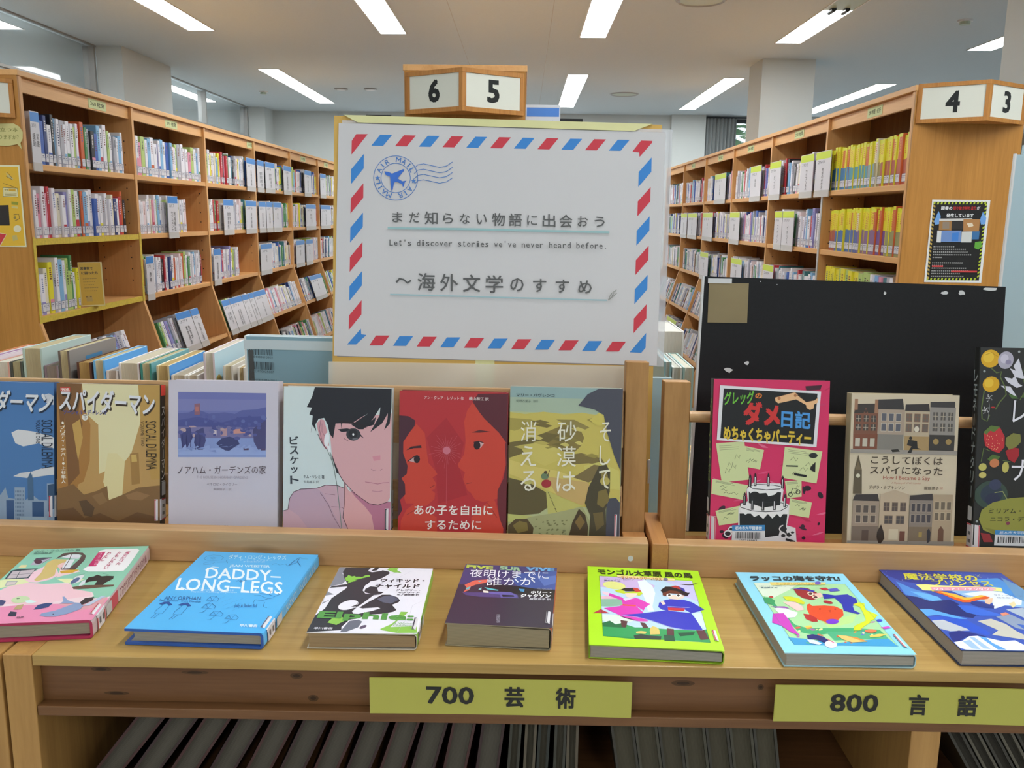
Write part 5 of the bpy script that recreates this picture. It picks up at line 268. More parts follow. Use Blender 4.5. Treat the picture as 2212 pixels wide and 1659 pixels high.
 'berry': '0 2829098 1692 2264 1692 0 0 0 0 2264|0 13672480 216 2138 209 2107 193 2079 169 2056 139 2041 106 2036 74 2041 45 2055 23 2077 9 2105 5 2137 12 2168 28 2196 52 2219 82 2234 115 2239 147 2234 176 2220 198 2198 212 2169|0 14727226 149 2153 145 2134 136 2117 122 2103 105 2094 86 2091 67 2094 51 2103 38 2116 30 2133 28 2152 32 2171 41 2188 55 2202 72 2211 91 2214 110 2211 126 2203 139 2189 147 2172|1 11569176 7 44 2175 121 2207 194 2161|0 11117748 370 2124 364 2093 351 2065 330 2043 306 2029 278 2024 252 2028 228 2042 210 2064 198 2092 195 2123 201 2154 215 2181 235 2204 260 2218 287 2223 314 2218 337 2204 356 2183 367 2155|0 12894158 313 2139 310 2123 303 2108 293 2097 280 2089 266 2087 252 2089 240 2096 230 2108 225 2122 223 2138 226 2154 233 2169 244 2181 256 2188 270 2191 284 2188 297 2181 306 2170 312 2155|0 9275040 345 2101 343 2092 338 2085 330 2078 321 2074 311 2073 300 2074 291 2078 284 2084 280 2092 279 2100 281 2109 286 2117 293 2123 303 2127 313 2128 323 2127 332 2123 339 2117 343 2109|0 13672480 223 1847 217 1819 203 1794 181 1774 155 1762 126 1757 97 1761 72 1773 52 1793 40 1818 36 1845 42 1873 56 1898 78 1918 104 1930 133 1935 162 1931 187 1919 207 1899 219 1874|0 14727226 157 1862 154 1845 146 1831 134 1819 120 1812 104 1809 88 1811 74 1819 64 1830 57 1845 55 1861 58 1877 66 1891 78 1903 93 1911 108 1913 124 1911 138 1904 149 1892 156 1878|0 13618648 426 2148 459 2041 499 1918 426 1964 370 2055|0 13618648 331 2032 427 1994 502 1911 395 1933|0 13618648 275 1932 349 1917 481 1834 420 1810 317 1871|0 13618648 240 1832 345 1825 430 1703 342 1748|0 13618648 515 2118 564 2041 545 1934 517 1995|0 13618648 333 1886 450 1826 395 1948|0 5007928 490 2071 527 2041 517 1980 487 1995|0 5007928 327 1740 416 1718 444 1688 369 1687|0 5007928 460 1703 538 1781 599 1797 550 1704|0 5007928 530 1934 607 1980 603 1904|1 6056506 13 114 2038 186 1977 240 1993 229 1931 285 1824 304 1732 232 1640 191 1562|1 6056506 13 57 1776 34 1576 44 1453 103 1423 129 1500|1 6056506 10 484 1918 524 1796 459 1673|0 13684944 126 1692 123 1687 117 1687 114 1692 117 1698 123 1698|0 13684944 122 1683 119 1678 113 1678 110 1683 113 1688 119 1688|0 13684944 109 1686 106 1681 99 1681 97 1686 100 1691 106 1691|0 13684944 110 1704 106 1699 100 1699 98 1704 101 1709 107 1709|0 13684944 131 1709 128 1704 122 1704 119 1709 122 1714 128 1714|0 13684944 141 1685 138 1680 132 1680 129 1685 132 1691 138 1691|0 13684944 117 1666 114 1661 108 1660 105 1666 108 1671 114 1671|0 13684944 91 1687 88 1681 82 1681 79 1686 82 1692 88 1692|0 13684944 108 1722 104 1717 98 1717 96 1722 99 1728 105 1728|0 13684944 149 1716 146 1710 140 1710 137 1716 140 1721 146 1721|0 13684944 151 1669 147 1664 141 1664 139 1669 142 1674 148 1674|0 13684944 103 1652 99 1647 93 1647 90 1652 94 1657 100 1657|0 13684944 90 1554 87 1548 81 1548 78 1554 81 1559 87 1559|0 13684944 86 1544 83 1539 77 1539 74 1544 77 1550 83 1550|0 13684944 73 1547 70 1542 64 1542 61 1547 64 1553 70 1553|0 13684944 74 1565 70 1560 64 1560 62 1565 65 1571 71 1571|0 13684944 95 1570 92 1565 86 1565 83 1570 86 1576 92 1576|0 13684944 105 1547 102 1541 96 1541 93 1547 96 1552 102 1552|0 13684944 81 1527 78 1522 72 1522 69 1527 72 1532 79 1533|0 13684944 55 1548 52 1543 46 1542 43 1548 46 1553 52 1553|0 13684944 72 1584 68 1578 62 1578 60 1583 63 1589 69 1589|0 13684944 113 1577 110 1572 104 1572 101 1577 104 1582 110 1582|0 13684944 115 1530 111 1525 105 1525 103 1530 106 1536 112 1536|0 13684944 67 1513 63 1508 57 1508 54 1513 58 1518 64 1519|1 10132122 4 112 1654 124 1577 111 1454|0 11546672 188 1584 186 1581 183 1578 177 1576 170 1575 162 1574 154 1575 147 1576 141 1578 138 1581 137 1583 138 1586 142 1589 147 1591 155 1592 163 1593 170 1592 177 1591 183 1589 187 1587|0 12070968 67 1284 144 1331 250 1356 306 1256 309 1133 253 1063 179 1085 91 1146|0 10496048 322 1087 391 1134 473 1120 478 1043 429 953 355 995|0 5926968 67 1300 146 1377 251 1363 188 1301 143 1316 96 1269|0 14725248 126 1131 124 1126 119 1126 117 1131 120 1137 124 1137|0 14725248 195 1107 193 1101 188 1101 186 1106 189 1112 193 1112|0 14725248 202 1113 200 1108 195 1108 193 1113 195 1119 200 1119|0 14725248 162 1251 159 1246 155 1246 153 1251 155 1256 160 1257|0 14725248 202 1146 200 1141 195 1141 193 1146 195 1151 200 1151|0 14725248 259 1170 257 1164 252 1164 250 1170 253 1175 257 1175|0 14725248 129 1217 127 1212 122 1211 120 1217 123 1222 127 1222|0 14725248 113 1221 110 1216 106 1216 104 1221 106 1226 111 1226|0 14725248 284 1228 282 1222 277 1222 275 1228 278 1233 282 1233|0 14725248 236 1174 233 1169 229 1169 227 1174 229 1180 234 1180|0 14725248 131 1160 128 1155 124 1155 121 1160 124 1166 128 1166|0 14725248 123 1257 120 1252 116 1252 114 1257 116 1262 121 1262|0 14725248 217 1269 215 1264 210 1264 208 1269 211 1274 215 1274|0 14725248 287 1213 285 1207 280 1207 278 1213 281 1218 285 1218|0 14725248 220 1108 217 1103 213 1103 211 1108 213 1113 218 1113|0 14725248 121 1100 119 1095 114 1095 112 1100 115 1106 119 1106|0 14725248 112 1177 109 1171 105 1171 103 1177 105 1182 110 1182|0 14725248 225 1104 222 1099 218 1099 216 1104 218 1109 223 1109|0 14725248 169 1111 166 1106 162 1106 160 1111 162 1116 167 1116|0 14725248 228 1202 225 1197 221 1197 219 1202 221 1207 226 1207|0 14725248 139 1247 137 1242 132 1242 130 1247 133 1253 137 1253|0 14725248 175 1227 173 1221 168 1221 166 1226 169 1232 173 1232|0 14725248 173 1138 170 1132 166 1132 164 1138 166 1143 171 1143|0 14725248 175 1172 172 1167 168 1167 166 1172 168 1178 173 1178|0 14725248 115 1265 113 1260 108 1260 106 1265 109 1271 113 1271|0 14725248 236 1123 233 1117 229 1117 226 1123 229 1128 233 1128|0 8026688 321 1241 398 1296 480 1281 491 1197 436 1135 360 1103 317 1164|0 5204532 122 992 177 1047 266 1025 234 978 158 962|0 12613712 257 948 254 933 246 919 233 908 218 901 201 898 184 900 169 907 158 918 151 931 149 947 152 962 160 976 173 987 188 994 205 997 222 994 236 988 248 977 255 963|0 12103776 118 900 115 887 108 874 98 865 85 858 71 856 57 858 45 864 35 874 29 885 28 899 30 912 37 924 48 934 61 940 75 943 89 941 101 935 111 925 116 913|0 12103776 368 903 365 884 359 867 350 853 339 844 326 841 314 844 304 852 296 866 291 883 290 902 293 921 299 938 308 952 319 961 332 964 343 961 354 953 362 939 367 922|0 12629096 119 808 116 797 110 787 100 780 88 775 75 773 62 775 51 779 42 787 36 796 34 806 37 817 43 826 53 834 65 839 78 841 91 839 102 835 112 827 117 818|1 6254656 9 149 1085 75 1115 53 961|1 6254656 9 295 979 384 965|0 3820096 368 587 357 537 328 492 285 455 232 432 173 423 115 430 64 452 24 487 0 530 0 619 3 632 32 678 75 714 128 738 187 747 245 740 296 717 336 682 361 637|0 3160648 315 594 307 559 288 527 258 501 223 485 183 478 144 483 110 499 83 524 66 556 61 591 69 626 88 658 117 684 153 701 193 707 232 702 266 686 293 661 310 630|0 3817304 292 702 288 683 277 666 261 652 242 643 220 639 199 642 180 651 165 664 156 681 153 700 158 719 168 737 184 750 204 759 225 763 247 760 265 751 280 738 289 721|0 3027528 285 532 280 510 267 490 248 474 224 464 197 460 172 463 148 473 130 488 119 508 116 530 121 552 134 572 153 588 177 598 203 602 229 599 252 589 270 574 282 554|1 9080928 10 219 608 310 625 366 533|0 9079360 55 298 82 406 199 493 397 549 668 576 965 511 1080 390 1044 236 890 141 649 106 244 123 110 175|0 8026680 111 206 244 123 649 106 890 141 802 170 351 163|2 3092512 10 163 369 870 379 166 430 ミリアム・ダーマン|2 3092512 10 182 276 866 287 184 330 ニコラ・ディガール|0 8010320 406 260 404 253 401 247 396 242 390 239 384 238 377 239 372 242 367 246 364 252 364 259 365 266 368 272 373 277 379 280 386 281 392 280 398 277 402 272 405 266|2 14737126 0 380 1411 1539 1423 392 1687 レモネード|2 14737126 0 390 749 1454 764 401 1004 ナタリー|0 9252660 79 143 184 130 225 38 119 36|0 3965628 243 177 712 172 710 123 244 124|0 13684948 244 124 710 123 707 0 238 0|0 3815996 276 103 291 104 288 31 273 31|0 3815996 303 104 313 104 310 31 299 31|0 3815996 318 104 323 104 320 31 315 31|0 3815996 329 104 334 104 331 32 326 32|0 3815996 340 104 355 105 352 32 337 32|0 3815996 367 105 372 105 369 32 364 32|0 3815996 377 105 383 105 380 32 374 32|0 3815996 394 105 409 105 406 33 391 33|0 3815996 415 106 430 106 427 33 412 33|0 3815996 442 106 457 106 454 34 439 33|0 3815996 463 106 468 106 465 34 459 34|0 3815996 473 106 478 107 475 34 470 34|0 3815996 484 107 489 107 486 34 481 34|0 3815996 501 107 506 107 503 34 498 34|0 3815996 517 107 532 107 529 35 514 35|0 3815996 544 108 549 108 546 35 541 35|0 3815996 555 108 560 108 557 35 552 35|0 3815996 571 108 576 108 573 36 568 36|0 3815996 588 108 603 109 600 36 585 36|0 3815996 609 109 619 109 616 36 606 36|0 3815996 624 109 640 109 637 37 621 36|0 3815996 645 109 655 109 652 37 642 37|0 3815996 661 109 666 110 663 37 658 37|0 3815996 678 110 679 110 676 37 675 37|2 14674158 0 292 131 680 138 294 168 栃木市大平図書館|0 6974054 1135 2074 1118 2062 1099 2066 1089 2082 1093 2102 1110 2114 1129 2110 1139 2094|0 6974054 1296 1636 1266 1638 1246 1664 1248 1698 1270 1720 1299 1717 1319 1691 1318 1657|0 6974054 1423 1235 1403 1212 1380 1210 1369 1229 1376 1259 1396 1282 1418 1284 1429 1265|0 6974054 1517 1420 1492 1420 1470 1441 1463 1473 1475 1495 1500 1496 1522 1474 1529 1442|0 6974054 1128 1213 1105 1213 1080 1237 1067 1269 1074 1292 1097 1291 1122 1268 1135 1236|0 6974054 1207 1390 1183 1388 1165 1405 1164 1430 1181 1449 1205 1450 1223 1434 1223 1409|0 6974054 1017 1863 1001 1874 986 1907 981 1945 988 1963 1005 1953 1020 1919 1025 1882|0 6974054 1441 1764 1424 1774 1413 1803 1415 1835 1429 1851 1446 1842 1457 1812 1455 1780|0 6974054 1038 1955 1024 1931 1009 1925 1002 1939 1007 1965 1021 1989 1036 1995 1043 1981|0 6974054 1084 602 1055 596 1026 616 1015 650 1028 679 1058 684 1086 664 1097 630|0 6974054 1369 2072 1349 2082 1335 2117 1336 2154 1350 2174 1370 2163 1384 2129 1383 2091|0 6974054 1150 740 1140 709 1127 697 1119 712 1121 744 1131 775 1144 787 1152 772|0 6974054 1233 1342 1208 1358 1198 1401 1209 1444 1235 1463 1260 1446 1270 1404 1259 1360|0 6974054 1540 1472 1525 1471 1514 1483 1513 1499 1523 1511 1538 1512 1549 1500 1550 1484|0 6974054 1565 1098 1541 1094 1522 1107 1520 1131 1536 1151 1561 1156 1580 1142 1581 1118|0 6974054 1052 1072 1043 1061 1026 1058 1010 1064 1004 1076 1013 1087 1030 1090 1046 1084|0 6974054 1214 1051 1194 1048 1179 1060 1179 1080 1193 1096 1213 1098 1228 1086 1228 1066|0 6974054 1085 1324 1067 1309 1036 1311 1012 1328 1007 1351 1025 1366 1056 1364 1081 1347|0 6974054 1367 1047 1340 1038 1322 1046 1324 1067 1345 1088 1372 1097 1390 1088 1388 1068|0 6974054 1513 930 1490 912 1462 915 1445 937 1449 965 1471 983 1499 981 1516 959|0 6974054 1369 1983 1347 1988 1335 2008 1341 2031 1360 2044 1383 2039 1394 2020 1389 1996|0 6974054 1365 703 1330 698 1299 722 1290 762 1308 794 1343 799 1374 774 1383 735|0 6974054 1327 1402 1300 1391 1281 1399 1281 1421 1300 1443 1327 1453 1346 1445 1346 1424|0 6974054 1002 1749 976 1739 958 1747 957 1768 974 1790 1000 1800 1018 1792 1019 1771|0 6974054 1019 1057 1000 1052 974 1065 957 1089 960 1110 979 1115 1005 1102 1021 1078|0 6974054 1619 1901 1595 1902 1582 1918 1587 1938 1608 1952 1632 1950 1645 1935 1640 1915|0 6974054 1584 1503 1565 1500 1534 1516 1509 1540 1506 1560 1525 1563 1556 1547 1581 1522|0 6974054 1505 1099 1481 1089 1457 1099 1447 1124 1456 1149 1480 1159 1504 1149 1514 1124|0 6974054 1256 730 1237 740 1217 777 1209 819 1217 841 1237 830 1256 794 1265 752|0 6974054 1575 1187 1555 1181 1531 1194 1518 1218 1524 1239 1544 1245 1568 1233 1581 1209|0 10133664 58 1994 57 1990 55 1986 52 1983 48 1981 44 1980 39 1981 36 1983 33 1986 31 1990 31 1994 31 1998 34 2002 37 2005 41 2007 45 2008 49 2007 53 2005 55 2002 57 1999|0 10133664 435 2221 434 2217 432 2213 429 2210 425 2208 421 2207 417 2208 413 2210 411 2213 409 2217 408 2221 409 2225 411 2229 414 2232 418 2234 422 2235 426 2234 430 2232 433 2229 435 2225|0 10133664 45 274 44 270 42 266 39 263 35 261 31 260 27 261 23 263 20 266 18 270 18 274 19 278 21 282 24 285 28 287 32 288 36 287 40 285 43 282 44 279',
 'airmail': "0 4161732 521 2772 670 2773 560 2635 412 2633|0 12730444 818 2774 967 2775 857 2637 709 2636|0 4161732 1115 2776 1263 2778 1154 2639 1006 2638|0 12730444 1412 2779 1560 2780 1451 2642 1303 2640|0 4161732 1709 2781 1856 2783 1747 2644 1599 2643|0 12730444 2005 2784 2153 2785 2044 2647 1896 2645|0 4161732 2301 2786 2449 2787 2340 2649 2192 2648|0 12730444 2597 2788 2745 2790 2636 2651 2488 2650|0 4161732 2893 2791 3040 2792 2932 2654 2784 2653|0 12730444 3189 2793 3336 2794 3227 2656 3080 2655|0 4161732 3484 2795 3631 2797 3523 2659 3375 2657|0 12730444 222 2771 366 2775 168 2516 168 2686|0 12730444 3773 2793 3914 2792 3909 2768 3761 2590 3756 2647 3669 2653|0 4161732 335 350 341 280 407 272 280 149 164 145|0 4161732 3927 407 3927 222 3875 155 3729 157|0 4161732 323 2530 325 2351 170 2150 169 2335|0 4161732 3912 2589 3915 2411 3760 2220 3758 2404|0 12730444 325 2166 328 1987 172 1786 172 1971|0 12730444 3914 2225 3917 2047 3762 1856 3760 2040|0 4161732 328 1802 330 1623 175 1422 174 1607|0 4161732 3915 1862 3918 1683 3763 1492 3761 1676|0 12730444 331 1437 333 1258 177 1057 177 1242|0 12730444 3917 1497 3920 1319 3765 1127 3763 1311|0 4161732 333 1073 335 894 180 692 179 877|0 4161732 3918 1133 3921 954 3766 762 3764 947|0 12730444 336 708 338 529 182 327 182 512|0 12730444 3920 768 3923 589 3768 397 3766 582|0 12730444 528 270 699 275 612 148 446 143|0 4161732 826 272 998 277 911 150 745 145|0 12730444 1125 273 1296 278 1210 151 1044 146|0 4161732 1423 274 1595 280 1508 153 1342 148|0 12730444 1721 276 1893 281 1806 154 1641 149|0 4161732 2019 277 2191 283 2104 156 1939 151|0 12730444 2317 279 2488 284 2402 157 2237 152|0 4161732 2615 280 2786 286 2700 159 2534 154|0 12730444 2912 282 3083 287 2997 160 2832 155|0 4161732 3210 283 3380 289 3294 162 3129 157|0 12730444 3507 285 3678 290 3591 163 3426 158|1 4880568 8 1004 2251 1003 2215 997 2180 986 2145 971 2113 952 2083 929 2055 902 2031 873 2010 841 1993 807 1980 772 1972 736 1969 700 1970 664 1976 630 1987 597 2002 566 2021 538 2044 514 2070 493 2099 476 2131 464 2164 456 2199 452 2235 454 2271 460 2306 471 2340 486 2373 505 2403 528 2431 555 2455 584 2476 616 2493 650 2505 685 2513 721 2516 757 2515 793 2509 827 2499 860 2484 891 2465 918 2442 943 2416 964 2387 981 2355 993 2321 1001 2286 1004 2251|1 4880568 8 912 2248 911 2224 907 2201 899 2178 889 2157 877 2137 861 2118 844 2102 824 2088 803 2077 781 2069 757 2064 733 2061 709 2062 686 2066 663 2073 641 2083 621 2096 602 2111 586 2128 572 2147 561 2168 553 2191 548 2214 545 2238 546 2261 550 2285 557 2307 567 2329 580 2349 596 2367 613 2384 633 2397 654 2408 676 2417 700 2422 724 2424 748 2423 771 2419 794 2413 816 2403 836 2390 854 2375 871 2357 885 2338 896 2317 904 2295 909 2272 912 2248|2 4880568 10 538 2296 559 2344 482 2319 A|2 4880568 10 578 2368 587 2378 533 2408 I|2 4880568 10 608 2399 655 2425 579 2451 R|2 4880568 10 722 2440 786 2432 730 2500 M|2 4880568 10 790 2430 839 2407 817 2484 A|2 4880568 10 861 2387 871 2377 903 2430 I|2 4880568 10 891 2355 916 2308 945 2383 L|2 4880568 10 902 2149 871 2106 951 2113 A|2 4880568 10 847 2088 836 2080 882 2039 I|2 4880568 10 810 2064 759 2049 827 2006 R|2 4880568 10 690 2049 629 2071 669 1993 M|2 4880568 10 626 2074 584 2108 588 2028 A|2 4880568 10 566 2132 559 2143 515 2099 I|2 4880568 10 544 2169 531 2221 486 2155 L|0 4880568 501 2271 510 2248 535 2248 515 2232 523 2209 502 2222 482 2208 489 2232 468 2246 493 2247|0 4880568 952 2245 961 2222 986 2222 966 2206 974 2183 953 2196 933 2182 940 2206 919 2220 944 2221|0 4156608 583 2319 634 2316 682 2294 822 2355 838 2345 752 2238 816 2204 866 2214 842 2189 833 2136 817 2141 815 2167 742 2196 711 2185 695 2091 680 2085 657 2256 603 2276|1 4880568 8 959 2369 999 2412 1073 2427 1168 2409 1273 2389 1357 2407 1434 2461|1 4880568 8 960 2303 1001 2346 1074 2360 1170 2342 1275 2322 1359 2340 1436 2395|1 4880568 8 962 2239 1003 2282 1076 2297 1171 2279 1277 2259 1361 2277 1438 2331|1 4880568 8 964 2174 1005 2216 1078 2231 1173 2213 1279 2193 1362 2211 1440 2265|2 6052956 8 701 1693 829 1694 698 1820 ま|2 6052956 8 913 1694 1041 1696 909 1821 だ|2 6052956 8 1107 1678 1270 1680 1102 1839 知|2 6052956 8 1335 1697 1463 1698 1331 1823 ら|2 6052956 8 1546 1698 1673 1699 1542 1825 な|2 6052956 8 1757 1699 1884 1701 1753 1826 い|2 6052956 8 1950 1683 2113 1685 1946 1844 物|2 6052956 8 2161 1684 2323 1687 2157 1845 語|2 6052956 8 2389 1703 2516 1705 2385 1830 に|2 6052956 8 2582 1687 2744 1689 2578 1848 出|2 6052956 8 2793 1688 2955 1691 2788 1849 会|2 6052956 8 3020 1707 3147 1709 3016 1834 お|2 6052956 8 3230 1708 3357 1710 3226 1835 う|1 6052956 23 768 944 808 991 860 981 908 942 954 973|2 6052956 10 1038 850 1260 853 1033 1070 海|2 6052956 10 1324 850 1545 853 1318 1069 外|2 6052956 10 1609 849 1829 852 1603 1068 文|2 6052956 10 1894 848 2114 852 1887 1068 学|2 6052956 10 2204 875 2372 876 2199 1042 の|2 6052956 10 2488 874 2656 876 2483 1041 す|2 6052956 10 2772 873 2941 875 2768 1041 す|2 6052956 10 3057 873 3225 874 3052 1040 め|1 9680054 26 645 1616 1587 1632 3419 1646|1 10139324 17 696 791 2191 796 3421 799|2 6052956 4 673 1400 716 1402 671 1475 L|2 6052956 4 730 1401 773 1402 729 1453 e|2 6052956 4 794 1402 824 1403 792 1477 t|2 6052956 0 859 1455 871 1455 858 1481 '|2 6052956 4 902 1404 945 1405 901 1455 s|2 6052956 4 1016 1405 1059 1406 1014 1480 d|2 6052956 4 1080 1406 1110 1407 1078 1478 i|2 6052956 4 1131 1407 1174 1408 1129 1459 s|2 6052956 4 1188 1408 1231 1409 1186 1459 c|2 6052956 4 1245 1408 1288 1410 1244 1460 o|2 6052956 4 1302 1409 1345 1410 1301 1461 v|2 6052956 4 1359 1410 1402 1411 1358 1462 e|2 6052956 4 1416 1411 1459 1412 1415 1463 r|2 6052956 4 1531 1412 1574 1414 1529 1464 s|2 6052956 4 1594 1413 1624 1414 1592 1488 t|2 6052956 4 1645 1414 1688 1415 1643 1466 o|2 6052956 4 1702 1415 1745 1416 1700 1467 r|2 6052956 4 1765 1416 1796 1417 1763 1488 i|2 6052956 4 1816 1416 1859 1418 1815 1468 e|2 6052956 4 1873 1417 1916 1418 1872 1469 s|2 6052956 4 1987 1419 2030 1420 1986 1471 w|2 6052956 4 2044 1420 2087 1421 2043 1471 e|2 6052956 0 2116 1473 2127 1473 2115 1499 '|2 6052956 4 2158 1421 2201 1423 2157 1473 v|2 6052956 4 2216 1422 2258 1423 2214 1474 e|2 6052956 4 2330 1424 2372 1425 2328 1475 n|2 6052956 4 2387 1424 2429 1426 2385 1476 e|2 6052956 4 2444 1425 2487 1427 2442 1477 v|2 6052956 4 2501 1426 2544 1427 2499 1478 e|2 6052956 4 2558 1427 2600 1428 2556 1479 r|2 6052956 4 2672 1428 2714 1430 2669 1503 h|2 6052956 4 2729 1429 2771 1431 2727 1481 e|2 6052956 4 2786 1430 2828 1431 2784 1482 a|2 6052956 4 2843 1431 2885 1432 2841 1483 r|2 6052956 4 2899 1432 2942 1433 2897 1507 d|2 6052956 4 3013 1433 3056 1435 3011 1508 b|2 6052956 4 3070 1434 3113 1435 3069 1486 e|2 6052956 4 3127 1435 3170 1436 3125 1510 f|2 6052956 4 3184 1436 3227 1437 3183 1487 o|2 6052956 4 3241 1436 3284 1438 3240 1488 r|2 6052956 4 3298 1437 3341 1439 3296 1489 e|2 6052956 0 3370 1439 3383 1439 3370 1451 .|1 9079428 8 3433 799 3465 881 3533 935|1 9079428 8 3433 799 3489 847 3540 895|1 9079428 6 3465 881 3501 848|1 9079428 6 3449 817 3522 917",
